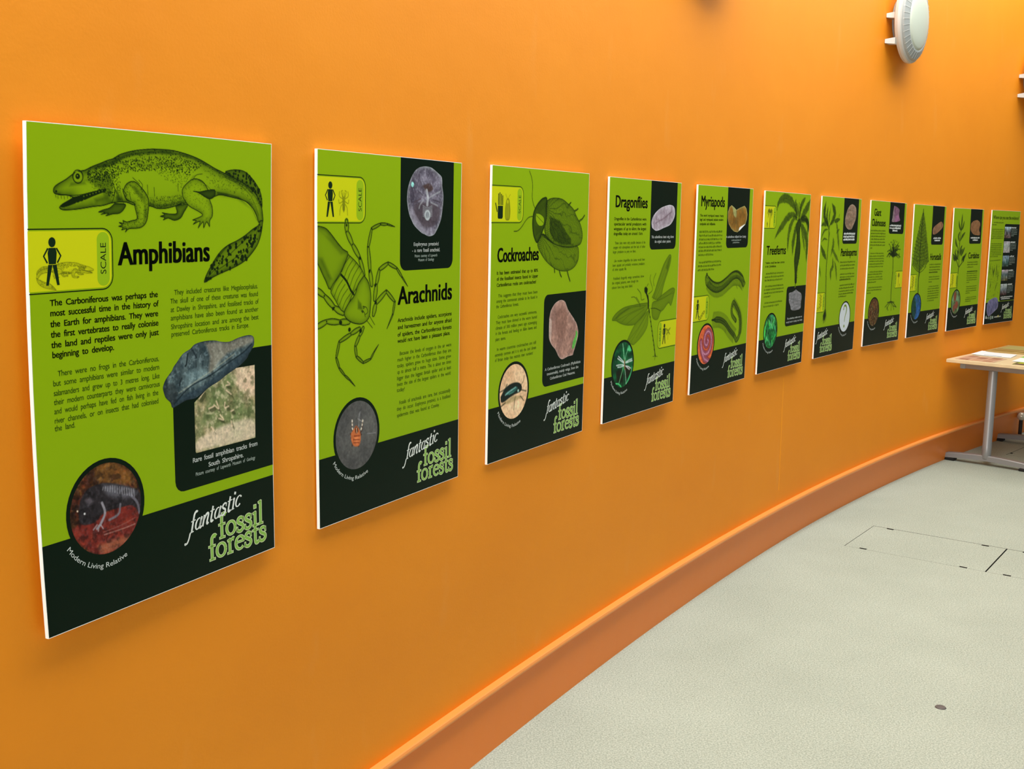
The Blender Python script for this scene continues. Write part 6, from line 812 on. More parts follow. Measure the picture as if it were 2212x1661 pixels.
            w = (slice(None), slice(None)); D = s.dist(w, s.mask, True)[0]; s.paint(w, np.exp(-D / o[1]) * o[3] * (.4 + .9 * vnoise(s.X, s.Y, 25, 6)), o[2])
        elif k == 'blobc':
            cx, cy = s.X.mean(), s.Y.mean(); q_ = np.hypot((s.X - cx - o[1]) / o[3], (s.Y - cy - o[2]) / o[4]); s.paint((slice(None), slice(None)), np.clip((1 - q_) * o[3] / o[7] + .5, 0, 1) * o[6], o[5])
        elif k == 'vgrad':
            c = np.array(o[1], float); f = np.clip((s.Y - s.Y.min()) / np.ptp(s.Y) * 2 + (vnoise(s.X, s.Y, 40, 4) - .5) * .5, 0, 1.999); i = f.astype(int); t = (f - i)[..., None]; s.rgb = c[i] * (1 - t) + c[np.minimum(i + 1, 2)] * t
        elif k == 'leaves':
            rs = random.Random(9); x0, x1, y0, y1 = s.X.min(), s.X.max(), s.Y.min(), s.Y.max()
            for z in range(70):
                x = rs.uniform(x0, x1); y = rs.uniform(y0, y1); a = rs.uniform(-2.4, -.7); L = rs.uniform(18, 44); c = o[2] if rs.random() < .6 else o[3]
                s.op(['cl', [[x, y], [x + L * .5 * math.cos(a) + 4, y + L * .5 * math.sin(a)], [x + L * math.cos(a), y + L * math.sin(a)]], o[1] * .4, [v * rs.uniform(.7, 1.3) for v in c], .75])
        elif k == 'spiral':
            cx, cy = s.X.mean() + 12, s.Y.mean() - 16; P = []
            for z in range(66): a = z * .16; r = 3 + a * 6.0; P.append([cx + r * .95 * math.cos(a - 1), cy + r * math.sin(a - 1)])
            P += [[cx - 52, cy + 40], [cx - 22, cy + 74], [cx + 40, cy + 96]]
            w = (slice(None), slice(None)); D, T, S, sd = s.dist(w, P); 
            s.paint(w, np.clip((19 - D) / 6, 0, 1) * .75, (96, 30, 30)); s.paint(w, np.clip((13 - D) / 2.5, 0, 1), (128, 66, 84)); s.paint(w, np.clip((5 - D) / 4, 0, 1) * .8, (178, 132, 156)); s.paint(w, (np.abs(np.sin(S * .5)) < .3) * np.clip((10 - D) / 2, 0, 1) * .35, (70, 24, 40))
    def emit(s, sh, name, lift, parent, ink=None, inside=None, minc=.03, snap=None):
        if ink is not None: s.al = np.clip(s.al * 1.22, 0, .97); s.rgb = s.rgb * (1 - s.al[..., None]) + np.array(ink, float) * s.al[..., None]
        else: s.rgb = s.rgb * (1.24 * (.84 + .32 * vnoise(s.X, s.Y, s.c * 3.2, 77, 1, 1, 3)))[..., None]
        ny, nx = s.X.shape; keep = np.ones((ny - 1, nx - 1), bool)
        if inside is not None:
            m = inside; keep = (m[:-1, :-1].astype(int) + m[1:, :-1] + m[:-1, 1:] + m[1:, 1:]) >= 1
        elif ink is not None:
            m = (s.cov > minc); keep = m[:-1, :-1] | m[1:, :-1] | m[:-1, 1:] | m[1:, 1:]
        ii, jj = np.nonzero(keep)
        if len(ii) == 0: return None
        a = ii * nx + jj; F = np.stack([a, a + nx, a + nx + 1, a + 1], -1)
        u, inv = np.unique(F, return_inverse=True); F = inv.reshape(F.shape)
        P = np.stack([s.X.ravel()[u], s.Y.ravel()[u]], -1)
        if inside is not None and snap is not None:
            o_ = ~inside.ravel()[u]; Q = P[o_]; best = np.full(len(Q), 1e9); near = Q.copy()
            for (xa, ya), (xb, yb) in zip(snap, list(snap[1:]) + [snap[0]]):
                dx = xb - xa; dy = yb - ya; t = np.clip(((Q[:, 0] - xa) * dx + (Q[:, 1] - ya) * dy) / (dx * dx + dy * dy + 1e-9), 0, 1)
                N = np.stack([xa + t * dx, ya + t * dy], -1); d = np.linalg.norm(Q - N, axis=1); b = d < best; near[b] = N[b]; best = np.where(b, d, best)
            P[o_] = near
        C = lin(np.clip(s.rgb.reshape(-1, 3)[u], 0, 255)); C = np.concatenate([C, np.ones((len(C), 1))], 1)
        return add_fast(name, sh.to3(P, lift), F, PHOTO, parent, C)

def op_points(ops):
    out = []
    def rec(x):
        if isinstance(x, list):
            if len(x) == 2 and all(isinstance(v, (int, float)) for v in x): out.append(x)
            else:
                for y in x: rec(y)
    for o in ops:
        for x in o[1:]: rec(x)
    return out
def map_ops(ops, f):
    def rec(x):
        if isinstance(x, list):
            if len(x) == 2 and all(isinstance(v, (int, float)) for v in x): return f(x)
            return [rec(y) for y in x]
        return x
    return [[o[0]] + [rec(x) for x in o[1:]] for o in ops]

def round_rect(x0, y0, x1, y1, r, cor):
    cs = [(x0 + r, y0 + r, 180), (x1 - r, y0 + r, 270), (x1 - r, y1 - r, 0), (x0 + r, y1 - r, 90)]; sq = [(x0, y0), (x1, y0), (x1, y1), (x0, y1)]; out = []
    for k, (cx, cy, a0) in enumerate(cs):
        if cor[k] == '1': out += [[cx + r * math.cos(math.radians(a0 + 15 * j)), cy + r * math.sin(math.radians(a0 + 15 * j))] for j in range(7)]
        else: out.append(list(sq[k]))
    return out
def man(fl, x, y0, y1):
    s = (y1 - y0) / 77.0
    def P(a, b): return (x + a * s, y0 + b * s)
    fl.disc(*P(0, 8), 7.2 * s, 8 * s)
    fl.poly([P(-7, 17), P(7, 17), P(9, 25), P(8, 36), P(7, 43), P(-7, 43), P(-8, 36), P(-9, 25)])
    for g in (1, -1):
        fl.stroke([P(8.5 * g, 17.5), P(17 * g, 30), P(10 * g, 41)], 3.0 * s)
        fl.poly([P(0, 44), P(8.5 * g, 44), P(13.5 * g, 77), P(8.5 * g, 77), P(1.5 * g, 50)])
def scale_box(sh, root, it, art0):
    _, x0, y0, x1, y1, side, fig, tsz = it
    cor = '0110' if side == 'L' else '1001'; R = 22
    ed = Flat(); rrp = round_rect(x0, y0, x1, y1, R, cor)
    if side == 'L': loop = [p for p in rrp]; loop = [[x0, y0]] + rrp[1:-1] + [[x0, y1]]
    else:
        r_ = rrp; loop = [[x1, y1]] + rrp[-7:] + rrp[:7] + [[x1, y0]]
    ed.stroke(loop, 1.9)
    ed.build(sh, 'scale_outline', (22, 40, 10), LIFT[4], root)
    ins = 3.2
    f = Flat(); a, b = (x0, x1 - ins) if side == 'L' else (x0 + ins, x1); f.poly(round_rect(a, y0 + ins, b, y1 - ins, R - 3, cor)); f.build(sh, 'scale_panel', YEL, LIFT[1], root)
    pw = 27 if side == 'L' else 26
    px0 = (x1 - ins - 4 - pw) if side == 'L' else (x0 + ins + 3); px1 = px0 + pw
    f = Flat(); f.poly(round_rect(px0, y0 + 6, px1, y1 - 6, 12.5, '1111')); f.build(sh, 'scale_tab', (150, 186, 24), LIFT[2], root)
    t = Flat(); tmp = Flat(); typeset(tmp, 'SCALE', 0, 52, 0, 12.0, 0, title=True)
    V = np.concatenate(tmp.V); T = np.concatenate(tmp.T); bx = px0 + 19.5; by = (y0 + y1) / 2 + 26
    t.put(np.stack([bx + V[:, 1], by - V[:, 0]], -1), T); t.build(sh, 'scale_text', (16, 34, 10), LIFT[4], root)
    h = Flat(); mx = x0 + 47 if side == 'L' else x0 + 57
    yel = YEL; my0 = y0 + 13; my1 = y0 + 90
    R2 = None
    if fig == 'amph':
        man(h, mx, my0, my1)
        pts = np.array(op_points(art0)); xa, ya = pts.min(0); xb, yb = pts.max(0)
        def f2(p): return [132 - (p[0] - xa) / (xb - xa) * 117, 221 + (p[1] - ya) / (yb - ya) * 45]
        ops = [o for o in map_ops(art0, f2)]; k_ = []
        for o in ops:
            if o[0] == 'body': o = ['body', o[1], max(o[2], .02) * .5, o[3] * .55, 2.5, .6, .6]
            elif o[0] == 'lines': o = ['lines', .35, .5, o[3]]
            elif o[0] == 'disc': continue
            elif o[0] in ('speck', 'spots'): o = [o[0], o[1], .35, .9, int(o[4] * .3), 0]
            elif o[0] == 'soft': o = ['soft', o[1], o[2] * .5, 2]
            k_.append(o)
        R2 = Ras(12, 219, 135, 268, .9, yel)
        for o in k_: R2.op(o)
    elif fig == 'arach':
        man(h, mx - 2, my0, my1); R2 = Ras(mx + 22, y0 + 30, mx + 66, y0 + 92, 1.3, yel); c = mx + 46; q0 = y0 + 58
        R2.op(['soft', [[c - 6, q0 - 6], [c + 6, q0 - 6], [c + 5, q0 + 16], [c, q0 + 24], [c - 5, q0 + 16]], .6, 2]); R2.op(['soft', [[c - 7, q0 - 14], [c + 7, q0 - 14], [c + 5, q0 - 4], [c - 5, q0 - 4]], .5, 2])
        for g in (1, -1): R2.op(['lines', .6, 1.6, [[[c + 4 * g, q0 - 12], [c + 9 * g, q0 - 24], [c + 4 * g, q0 - 26]], [[c + 5 * g, q0 - 8], [c + 16 * g, q0 - 14], [c + 15 * g, q0 - 24]], [[c + 5 * g, q0 - 2], [c + 16 * g, q0 + 2], [c + 18 * g, q0 - 6]], [[c + 5 * g, q0 + 4], [c + 12 * g, q0 + 12], [c + 14 * g, q0 + 28]], [[c + 3 * g, q0 - 14], [c + 3 * g, q0 - 22]]]])
    elif fig == 'roach':
        def P(a, b): return (x0 + a, y0 + b)
        h.poly([P(33, 56), P(60, 56), P(60, 88), P(56, 92), P(36, 92), P(33, 88)])
        for a, b in ((36, 22), (43, 19), (51, 23), (58, 27)): h.stroke([P(a, b), P(a + .3, 54)], 4)
        h.stroke([P(20, 48), P(30, 73)], 4)
        c = x0 + 86; q0 = y0 + 62; R2 = Ras(c - 20, y0 + 22, c + 20, y0 + 98, 1.5, yel)
        R2.op(['body', [[c - 4, q0 - 26], [c + 5, q0 - 26], [c + 10, q0 - 16], [c + 14, q0 + 8], [c + 11, q0 + 30], [c, q0 + 34], [c - 11, q0 + 30], [c - 13, q0 + 8], [c - 9, q0 - 16]], .3, .35, 4, .5, 1.2])
        R2.op(['disc', [c, q0 - 18], 5, .1, 0]); R2.op(['lines', .6, 1.1, [[[c - 2, q0 - 26], [c - 8, q0 - 34], [c - 12, q0 - 40]], [[c + 2, q0 - 26], [c + 8, q0 - 34], [c + 14, q0 - 38]], [[c, q0 - 10], [c, q0 + 32]]]])
    elif fig == 'fly':
        man(h, mx, my0, my1); c = mx + 36; q0 = y0 + 44; R2 = Ras(c - 22, y0 + 20, c + 22, y0 + 84, 2, yel)
        for g in (1, -1): R2.op(['leafshape', [[c, q0], [c + 10 * g, q0 - 6], [c + 20 * g, q0 - 12]], 8, .5]); R2.op(['leafshape', [[c, q0 + 2], [c + 10 * g, q0 + 8], [c + 18 * g, q0 + 14]], 8, .45])
        R2.op(['lines', .7, 2, [[[c, q0 - 8], [c, q0 + 32]]]])
    elif fig == 'worm':
        man(h, x0 + 42, my0, my1); R2 = Ras(x0 + 52, y0 + 55, x0 + 122, y0 + 100, 2, yel)
        R2.op(['leg', [[x0 + 54, y0 + 84], [x0 + 62, y0 + 92], [x0 + 74, y0 + 90], [x0 + 84, y0 + 82], [x0 + 96, y0 + 72], [x0 + 112, y0 + 66]], 12, .8])
    elif fig == 'palm':
        man(h, x0 + 36, y0 + 72, y0 + 96); c = x0 + 66; R2 = Ras(x0 + 30, y0 + 10, x0 + 112, y0 + 98, 2.4, yel)
        for dx, dy in ((-34, 6), (-26, -10), (-14, -16), (14, -16), (26, -8), (30, 8), (-24, 24), (20, 26)): R2.op(['frond', [[c, y0 + 32], [c + dx * .6, y0 + 22 + dy * .3], [c + dx, y0 + 30 + dy]], 10, .6])
        R2.op(['leg', [[c, y0 + 32], [c + 1, y0 + 60], [c - 2, y0 + 97]], 6, .7])
    elif fig == 'plant':
        man(h, x0 + 22, y0 + 72, y0 + 96); c = x0 + 52; R2 = Ras(x0 + 30, y0 + 6, x0 + 80, y0 + 98, 2.6, yel)
        for k in range(9): R2.op(['frond', [[c, y0 + 20 + k * 8], [c + (10 if k % 2 else -10), y0 + 12 + k * 8], [c + (18 if k % 2 else -18), y0 + 6 + k * 8]], 8, .5])
        R2.op(['lines', .7, 3, [[[c, y0 + 8], [c, y0 + 97]]]])
    else:
        man(h, x0 + 96, y0 + 76, y0 + 97); c = x0 + 70; R2 = Ras(c - 26, y0 + 6, c + 26, y0 + 98, 2.6, yel); R2.op(['soft', [[c - 22, y0 + 34], [c - 14, y0 + 12], [c, y0 + 8], [c + 14, y0 + 12], [c + 22, y0 + 34], [c, y0 + 42]], .6, 6]); R2.op(['lines', .7, 4, [[[c, y0 + 30], [c, y0 + 96]]]])
    h.build(sh, 'scale_figure', (16, 40, 20), LIFT[5], root)
    if R2 is not None: R2.emit(sh, 'scale_creature', LIFT[3], root, ink=(84, 92, 12), minc=.06)

LABELS = [
 ('green poster titled Amphibians with a long-tailed newt-like beast, largest and nearest on the wall', 'poster'),
 ('green poster titled Arachnids with a huge jointed spider drawing and an oval grey fossil', 'poster'),
 ('green poster titled Cockroaches with a winged insect drawing and pinkish stone fossil', 'poster'),
 ('green poster titled Dragonflies with pale fossil wing on dark panel', 'poster'),
 ('green poster titled Myriapods with crawling many-legged drawings and a pink spiral photo', 'poster'),
 ('green poster titled Treeferns with a dark palm-like tree drawing', 'poster'),
 ('green poster titled Pteridosperms with white question mark disc', 'poster'),
 ('green poster titled Giant Clubmosses with a thin rooted tree drawing', 'poster'),
 ('green poster titled Horsetails with a pointed conical plant and a blue round photo', 'poster'),
 ('green poster titled Cordaites with a leafy branch and brown round fossil', 'poster'),
 ('farthest green poster with small landscape photos down a dark strip', 'poster'),
]
def face_grid(sh, nx=6, ny=8):
    P = [(W_ * i / nx, H_ * j / ny) for j in range(ny + 1) for i in range(nx + 1)]
    return P, nx, ny
FOAM = mat('foam_board_edge', (252, 254, 248), .6, 0, .3)
def make_poster(i):
    sh = Sheet(i)
    # the empty sits at the bottom left corner of the board
    root = empty('info_poster', (0, 0, 0)); 
    root.location = (sh.x, sh.y, sh.zt); root.rotation_euler = (0, 0, sh.a)
    tag(root, LABELS[i][0], LABELS[i][1], 'fossil forest posters hung in a row along the curved orange wall')
    P, nx, ny = face_grid(sh); n = (nx + 1) * (ny + 1)
    Vf = sh.to3(P, 0.0); Vb = sh.to3(P, -.0072); V = np.concatenate([Vf, Vb]); F = []
    for j in range(ny):
        for k in range(nx):
            a = j * (nx + 1) + k; F.append((a, a + nx + 1, a + nx + 2, a + 1)); F.append((n + a, n + a + 1, n + a + nx + 2, n + a + nx + 1))
    loop = [k for k in range(nx + 1)] + [j * (nx + 1) + nx for j in range(1, ny + 1)] + [ny * (nx + 1) + k for k in range(nx - 1, -1, -1)] + [j * (nx + 1) for j in range(ny - 1, 0, -1)]
    for a, b in zip(loop, loop[1:] + loop[:1]): F.append((a, b, b + n, a + n))
    add('foam_board', V, F, FOAM, root)
    f = Flat(); e = 1.2
    P2 = np.array([(e + (W_ - 2 * e) * x / W_, e + (H_ - 2 * e) * y / H_) for x, y in P]); T = []
    for j in range(ny):
        for k in range(nx): a = j * (nx + 1) + k; T += [(a, a + nx + 1, a + nx + 2), (a, a + nx + 2, a + 1)]
    f.put(P2, T); f.build(sh, 'printed_sheet', GREEN, .00003, root)
    f = Flat()
    nb = 12; Pb = [(e + (W_ - 2 * e) * k / nb, y) for y in (682, 735, 788, H_ - e) for k in range(nb + 1)]; T = []
    for j in range(3):
        for k in range(nb): a = j * (nb + 1) + k; T += [(a, a + nb + 1, a + nb + 2), (a, a + nb + 2, a + 1)]
    f.put(Pb, T); f.build(sh, 'footer_band', DK, LIFT[1], root)
    rnd = random.Random(100 + i); greeks = {}
    for it in ART[i]:
        k = it[0]
        if k == 'fill':
            f = Flat(); f.poly(subdiv([[min(max(p[0], e), W_ - e), min(max(p[1], e), H_ - e)] for p in it[3]], 40)); f.build(sh, it[1], it[2], LIFT[1] + .00002, root)
        elif k == 'text':
            _, name, cap, bold, colr, lines, z = it; f = Flat()
            py = None
            for t, x0, x1, y in lines:
                if py is not None and y - py > cap * 2.25: f.build(sh, name, colr, LIFT[5], root); f = Flat()
                typeset(f, t, x0, x1, y, cap, bold, title=(name == 'title_text')); py = y
            f.build(sh, name, colr, LIFT[5], root)
        elif k == 'greek':
            f = Flat(); py = None
            for sg in it[4]:
                if py is not None and (sg[0][1] - py > it[2] * 2.25 or abs(sg[0][0] - px_) > 80): f.build(sh, it[1], it[3], LIFT[5], root); f = Flat()
                greek(f, [sg], it[2], it[5] if len(it) > 5 else .95, rnd); py = sg[0][1]; px_ = sg[0][0]
            f.build(sh, it[1], it[3], LIFT[5], root)
        elif k == 'ras':
            _, name, cell, bgc, mask, ops, z = it; lift = LIFT[min(z, 6)]
            if isinstance(mask, list):
                P_ = np.array(mask); sm = len(mask) > 4; q_ = 3 if sm else 0; R = Ras(P_[:, 0].min() - q_, P_[:, 1].min() - q_, P_[:, 0].max() + q_, P_[:, 1].max() + q_, cell, bgc)
                R.mask = smooth(mask + [mask[0]], 3)[:-1] if sm and name != 'fossil_tracks_photo' and i != 4 else mask
                for o in ops: R.op(o)
                w = (slice(None), slice(None)); ins = R.inside(w, R.mask)
                if sm: R.emit(sh, name, lift, root, inside=ins, snap=R.mask)
                else: R.emit(sh, name, lift, root, inside=ins | True)
            else:
                P_ = np.array(op_points(ops)); m = 14
                x0, y0 = P_.min(0) - m; x1, y1 = P_.max(0) + m; x0 = max(x0, e); y0 = max(y0, e); x1 = min(x1, W_ - e); y1 = min(y1, H_ - e)
                R = Ras(x0, y0, x1, y1, cell, bgc)
                for o in ops: R.op(o)
                R.emit(sh, name, lift, root, ink=INK)
        elif k == 'disc':
            _, ops, cell, cx, cy, what = it
            n = 44; ring = Flat(); V = []; T = []
            for a in range(n): c, s_ = math.cos(2 * math.pi * a / n), math.sin(2 * math.pi * a / n); V += [(cx + 80.5 * c, cy + 80.5 * s_), (cx + 89 * c, cy + 88.5 * s_)]
            for a in range(n): p, q_ = 2 * a, 2 * ((a + 1) % n); T += [(p, p + 1, q_ + 1), (p, q_ + 1, q_)]
            ring.put(V, T); ring.build(sh, 'photo_ring', DK, LIFT[4], root)
            if what == 'quest':
                f = Flat(); f.disc(cx, cy, 83, n=44); f.build(sh, 'photo_disc', (214, 222, 228), LIFT[2], root)
                f = Flat(); p = smooth([(cx - 24, cy - 44), (cx - 14, cy - 62), (cx + 8, cy - 62), (cx + 22, cy - 44), (cx + 16, cy - 20), (cx + 2, cy + 2), (cx - 2, cy + 26)]); f.stroke(p, [7 + 5 * math.sin(math.pi * min(1, z_ / (len(p) - 1) * 1.3)) for z_ in range(len(p))]); f.disc(cx - 24, cy - 44, 5.5); f.disc(cx - 3, cy + 50, 8.5); f.build(sh, 'question_mark', (120, 146, 30), LIFT[5], root)
            else:
                R = Ras(cx - 84, cy - 84, cx + 84, cy + 84, cell, (90, 90, 80)); R.mask = [[cx + 84 * math.cos(a / 6), cy + 84 * math.sin(a / 6)] for a in range(38)]
                for o in ops: R.op(o)
                R.emit(sh, 'photo_disc', LIFT[3], root, inside=np.hypot(R.X - cx, R.Y - cy) < 84)
            f = Flat(); arctext(f, 'Modern Living Relative', cx, cy, 105, 151, 66, 9.0, 0); f.build(sh, 'caption_text', (206, 214, 210), LIFT[5], root)
        elif k == 'scale': scale_box(sh, root, it, ART[0][0][5])
        elif k == 'logo': logo(sh, root, it[1])
        elif k == 'sponsor':
            f = Flat(); f.poly([(18, 785), (36, 775), (48, 786), (40, 794), (24, 793)]); f.disc(92, 796, 10); f.poly([(118, 782), (138, 782), (138, 810), (118, 810)]); f.poly([(150, 786), (180, 786), (180, 806), (150, 806)]); f.build(sh, 'sponsor_emblem', (150, 170, 160), LIFT[3], root)
            f = Flat(); f.poly([(270, 784), (290, 784), (290, 800), (270, 800)]); f.build(sh, 'sponsor_emblem', (190, 180, 90), LIFT[6], root)
    return root
for i in range(11): make_poster(i)

# ------------------------------------------------------------ round bulkhead lamps on the wall
GREYP = mat('lamp_grey_plastic', (160, 166, 164), .45, 0, .4); OPAL = mat('lamp_opal_diffuser', (208, 216, 200), .35, 0, .5); BRK = mat('lamp_bracket_white', (198, 197, 190), .5)
RIB = mat('lamp_rib_pale', (206, 210, 206), .4)
def make_lamp(t, z, label):
    x, y = wall_xy(t, WALL_BACK + .003); d = wall_dir(t)
    root = empty('bulkhead_lamp', (x, y, z), math.atan2(d[1], d[0])); tag(root, label, 'wall lamp', 'round bulkhead lamps high on the orange wall')
    # local: x along wall, -y out of the wall
    def out(V): return [(v[0], -v[2], v[1]) for v in V]
    def flip(F): return [tuple(reversed(f)) for f in F]
    V, F = lathe([(.150, .036), (.205, .038), (.232, .050), (.236, .066), (.232, .078), (.222, .084), (.150, .086)], 112); add('housing', out(V), flip(F), BRK, root, smooth=False)
    V, F = lathe([(.150, .0865), (.222, .0845), (.214, .096), (.176, .113), (.168, .113), (.150, .100)], 56); add('trim_ring', out(V), flip(F), GREYP, root)
    prof = [(.168, .106), (.166, .113), (.150, .119), (.115, .125), (.07, .129), (.03, .131), (.001, .1315)]
    V, F = lathe(prof, 56); add('diffuser', out(V), flip(F), OPAL, root, smooth=True)
    for k in range(38):
        a = 2 * math.pi * (k + .5) / 38; ca, sa = math.cos(a), math.sin(a)
        V = []
        for r, q_ in ((.219, .0862), (.214, .0975), (.177, .1145)):
            for w, up in ((-.0012, 0), (.0012, 0), (.0012, .0007), (-.0012, .0007)):
                V.append((r * ca - w * sa, r * sa + w * ca, q_ + up))
        F = [(0, 1, 2, 3), (8, 11, 10, 9)]
        for s_ in (0, 4):
            for j in range(4): F.append((s_ + j, s_ + 4 + j, s_ + 4 + (j + 1) % 4, s_ + (j + 1) % 4))
        add('rib', out(V), F, RIB, root)
    for zz in (.015, -.125):
        for sg in (-1, 1):
            # bracket tabs between wall and housing
            V = [(sg * .225, 0, zz), (sg * .225, 0, zz - .022), (sg * .15, 0, zz - .022), (sg * .15, 0, zz), (sg * .205, -.05, zz + .01), (sg * .205, -.05, zz - .026), (sg * .15, -.05, zz - .026), (sg * .15, -.05, zz + .01)]
            F = [(0, 1, 2, 3), (7, 6, 5, 4), (0, 4, 5, 1), (1, 5, 6, 2), (2, 6, 7, 3), (3, 7, 4, 0)]
            if sg > 0: F = [tuple(reversed(f)) for f in F]
            add('bracket', V, F, BRK, root)
    V, F = lathe([(.05, 0.0), (.13, .0), (.13, .040), (.05, .040)], 32); add('back_box', out(V), flip(F), mat('lamp_back', (150, 148, 144), .6), root)
    return root
make_lamp(6.72, EYE + 1.165, 'round grey rimmed wall lamp with pale diffuser, above the Giant Clubmosses poster')
make_lamp(9.30, EYE + 1.11, 'round wall lamp barely entering the picture at the right edge')
make_lamp(4.09, EYE + 1.165, 'round wall lamp cut off by the top edge above the posters')

# ------------------------------------------------------------ table with leaflets
BEECH = mat('beech_laminate', (226, 206, 164), .35, 0, .4, mottled=(18, .05)); STEEL = mat('grey_powder_coat', (146, 146, 146), .35, .35, .5); BLACK = mat('black_plastic', (16, 16, 16), .5); CAPG = mat('grey_end_cap', (150, 158, 160), .5)
PLATE = mat('steel_shade', (120, 120, 122), .4, .3)
def make_table():
    a1 = math.radians(48.4); e1 = np.array([math.cos(a1), math.sin(a1)]); e2 = np.array([math.sin(a1), -math.cos(a1)])
    P0 = np.array([2.995, 7.615])
    root = empty('table', (P0[0], P0[1], 0), a1); tag(root, 'beech topped table with grey column legs standing against the orange wall', 'table')
    # local x = along the wall (e1), local -y = out from the wall
    L, D, zt, th = 1.27, .76, .72, .024
    V, F = loft([[(0.004, -.004, zt - th), (L - .004, -.004, zt - th), (L - .004, -D + .004, zt - th), (.004, -D + .004, zt - th)][::-1],
                 [(0, 0, zt - th + .003), (L, 0, zt - th + .003), (L, -D, zt - th + .003), (0, -D, zt - th + .003)][::-1],
                 [(0, 0, zt - .002), (L, 0, zt - .002), (L, -D, zt - .002), (0, -D, zt - .002)][::-1],
                 [(.002, -.002, zt), (L - .002, -.002, zt), (L - .002, -D + .002, zt), (.002, -D + .002, zt)][::-1]])
    add('tabletop', V, F, BEECH, root)
    for k, x in enumerate((.075, L - .19)):
        # foot: a gently arched bar, higher in the middle
        rings = []
        for j in range(17):
            s_ = j / 16; yy = -.002 - .585 * s_; arch = .014 * math.sin(math.pi * s_)
            z0 = .018 + arch; z1 = z0 + .034 + .004 * math.sin(math.pi * s_)
            rings.append([(x, yy, z0), (x + .052, yy, z0), (x + .052, yy, z1 - .006), (x + .046, yy, z1), (x + .006, yy, z1), (x, yy, z1 - .006)])
        V, F = loft(rings); fo = add('foot', V, F, STEEL, root)
        for yy in (-.004, -.004 - .585 + .075):
            V, F = box(x - .002, yy - .075, 0, x + .054, yy + .004, .019, .004); add('foot_glide', V, F, BLACK, fo)
        V, F = lathe([(.028, .045), (.0305, .050), (.0305, .145), (.0295, .147), (.0295, .655), (.028, .657)], 28)
        V = [(v[0] + x + .026, v[1] - .285, v[2]) for v in V]; lg = add('leg', V, F, STEEL, root, smooth=True)
        V, F = box(x + .06, -.292, .36, x + .062, -.278, .372); add('leg_plug', V, F, BLACK, lg)
        V, F = box(x + .002, -.50, .657, x + .050, -.105, zt - th - .001, .003); br = add('top_rail', V, F, STEEL, root)
        for ya in (-.105, -.50 - .035):
            V, F = box(x, ya, .654, x + .052, ya + .035, zt - th - .0005, .005); add('rail_cap', V, F, CAPG, br)
    for yy in (-.20, -.56):
        V, F = box(.13, yy - .02, .670, L - .15, yy + .02, zt - th - .001); add('side_rail', V, F, PLATE, root)
    return e1, e2, P0, zt
E1, E2, P0, ZT = make_table()
def loc2(p):
    d = np.array(p, float) - P0; return d @ E1, d @ E2
def sheet_object(name, pts, base, thick, rgb, label, cat, group=None, curl=0.0, patches=(), nx=6, photo=None):
    """a sheet lying on the table: pts are four corners in the room plan"""
    c = np.array(pts, float); o0 = c[0]
    root = empty(name, (o0[0], o0[1], ZT + base)); tag(root, label, cat, group)
    c = c - o0
    def S(u, v): return (c[0] * (1 - u) * (1 - v) + c[1] * u * (1 - v) + c[2] * u * v + c[3] * (1 - u) * v)
    def H(u, v): return curl * max(0.0, 1 - v * 2.2) ** 2 * (.5 + .5 * u)
    def grid(u0, u1, v0, v1, z0, z1, nu=6, nv=6):
        V = []; F = []
        for lay in (z1, z0):
            for j in range(nv + 1):
                for i in range(nu + 1):
                    u = u0 + (u1 - u0) * i / nu; v = v0 + (v1 - v0) * j / nv; p = S(u, v); V.append((p[0], p[1], H(u, v) + lay))
        n = (nu + 1) * (nv + 1)
        for j in range(nv):
            for i in range(nu):
                a = j * (nu + 1) + i; F.append((a, a + nu + 1, a + nu + 2, a + 1)); F.append((n + a, n + a + 1, n + a + nu + 2, n + a + nu + 1))
        lp = list(range(nu + 1)) + [j * (nu + 1) + nu for j in range(1, nv + 1)] + [nv * (nu + 1) + i for i in range(nu - 1, -1, -1)] + [j * (nu + 1) for j in range(nv - 1, 0, -1)]
        for a, b in zip(lp, lp[1:] + lp[:1]): F.append((a, b, b + n, a + n))
        return V, F
    V, F = grid(0, 1, 0, 1, 0, thick); add('paper' if thick < .004 else 'panel', V, F, mat('paper_%d_%d_%d' % rgb, rgb, .5), root)
    for nm, u0, u1, v0, v1, cc in patches:
        V, F = grid(u0, u1, v0, v1, thick + .0001, thick + .0006, 3, 3); add(nm, V, F, mat('paper_%d_%d_%d' % cc, cc, .5), root)
    return root
def LP_(u, v):     # table coordinates (along wall, out from wall) to the plan
    return P0 + E1 * u + E2 * v
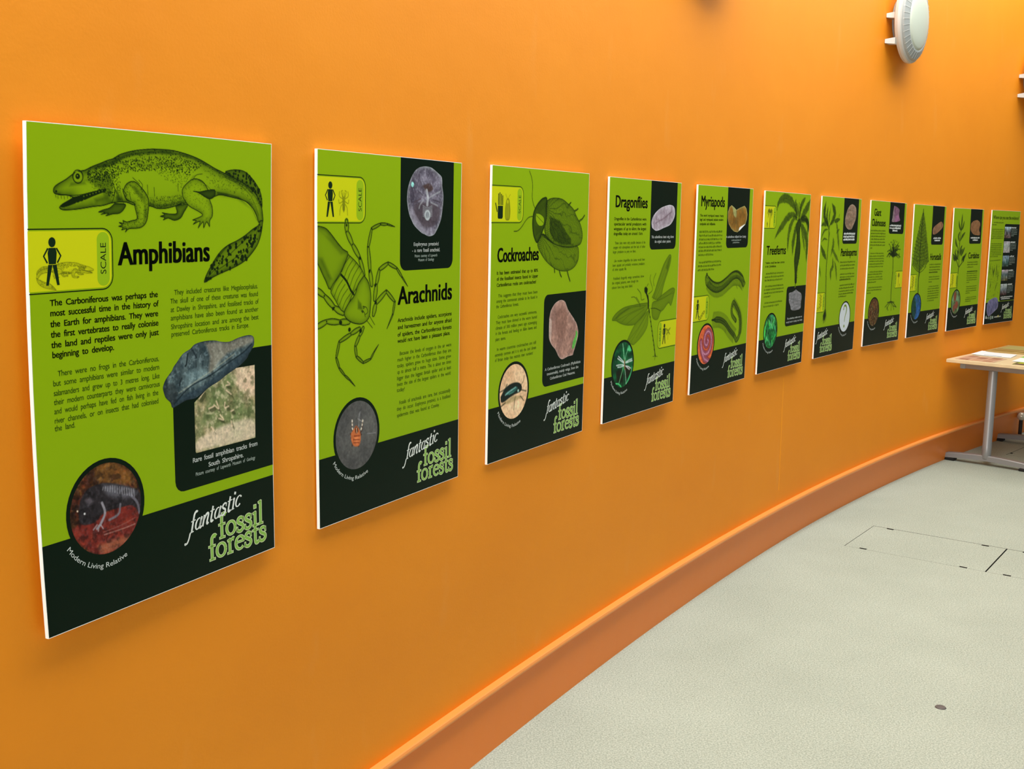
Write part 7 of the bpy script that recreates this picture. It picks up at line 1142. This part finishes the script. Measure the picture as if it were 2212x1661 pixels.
def build_papers():
    random.seed(3)
    pat = []
    for r in range(3):
        for k in range(4):
            c = random.choice([(176, 128, 98), (160, 112, 88), (196, 150, 116), (150, 104, 80), (188, 146, 120)])
            pat.append(('printed_picture', .05 + k * .235, .05 + k * .235 + .20, .08 + r * .30, .08 + r * .30 + .24, c))
    sheet_object('leaflet', [LP_(.035, .045), LP_(.335, .03), LP_(.325, .30), LP_(.03, .30)], .0006, .001, (206, 168, 138), 'brownish printed sheet at the near left corner of the table', 'leaflet', patches=pat)
    sheet_object('booklet', [LP_(.40, .30), LP_(.62, .27), LP_(.61, .03), LP_(.38, .035)][::-1], .0022, .0035, (238, 242, 246), 'white curled booklet lying by the wall side of the table', 'booklet', curl=.008, patches=[('blue_print', .05, .12, .3, .75, (100, 150, 165))])
    sheet_object('flyer', [LP_(.045, .42), LP_(.25, .40), LP_(.25, .72), LP_(.05, .73)], .0006, .0012, (112, 116, 56), 'olive and brown picture flyer at the near edge of the table', 'leaflet',
        patches=[('flyer_picture', .3, .8, .06, .3, (150, 166, 40)), ('flyer_picture', .1, .6, .36, .6, (122, 88, 62)), ('flyer_picture', .4, .92, .62, .8, (176, 168, 60)), ('flyer_picture', .05, .3, .05, .3, (96, 60, 66)), ('flyer_picture', .1, .5, .82, .96, (84, 84, 40))])
    sheet_object('leaflet', [LP_(.20, .37), LP_(.45, .35), LP_(.44, .72), LP_(.20, .735)], .0030, .0022, (240, 244, 242), 'white leaflet with a maroon line, on top of the flyers', 'leaflet', patches=[('maroon_stripe', .30, .40, .32, .98, (120, 50, 78)), ('grey_print', .6, .63, .2, .9, (180, 190, 190))])
    sheet_object('leaflet', [LP_(.47, .34), LP_(.66, .32), LP_(.66, .62), LP_(.47, .64)], .0006, .002, (132, 196, 92), 'bright green leaflet behind the white one on the table', 'leaflet', patches=[('pale_print', .05, .3, .1, .9, (176, 222, 150))])
    sheet_object('display_board', [LP_(.70, .022), LP_(1.235, .012), LP_(1.24, .70), LP_(.71, .34)], .0004, .007, (176, 150, 92), 'brown display board lying flat on the far half of the table', 'board', patches=[('printed_picture', .08, .28, .05, .5, (150, 122, 60)), ('printed_picture', .45, .92, .06, .92, (166, 160, 96)), ('printed_line', .36, .40, .05, .95, (128, 96, 52)), ('printed_picture', .1, .26, .58, .9, (128, 108, 50))])
build_papers()

# pale rounded knob of unknown use near the skirting, under the table
def make_knob():
    x, y = 4.005, 8.60
    root = empty('small_knob', (x, y, .0)); tag(root, 'small pale knob on a dark post in front of the skirting at the right edge', 'door stop')
    V, F = lathe([(.001, .128), (.012, .130), (.026, .140), (.033, .156), (.033, .166), (.026, .182), (.012, .191), (.001, .192)], 20); add('knob', V, F, mat('pale_metal', (214, 208, 190), .3, .3), root, smooth=True)
    V, F = lathe([(.03, 0), (.03, .01), (.014, .016), (.014, .131)], 16); add('post', V, F, mat('dark_rubber', (40, 30, 26), .6), root)
make_knob()
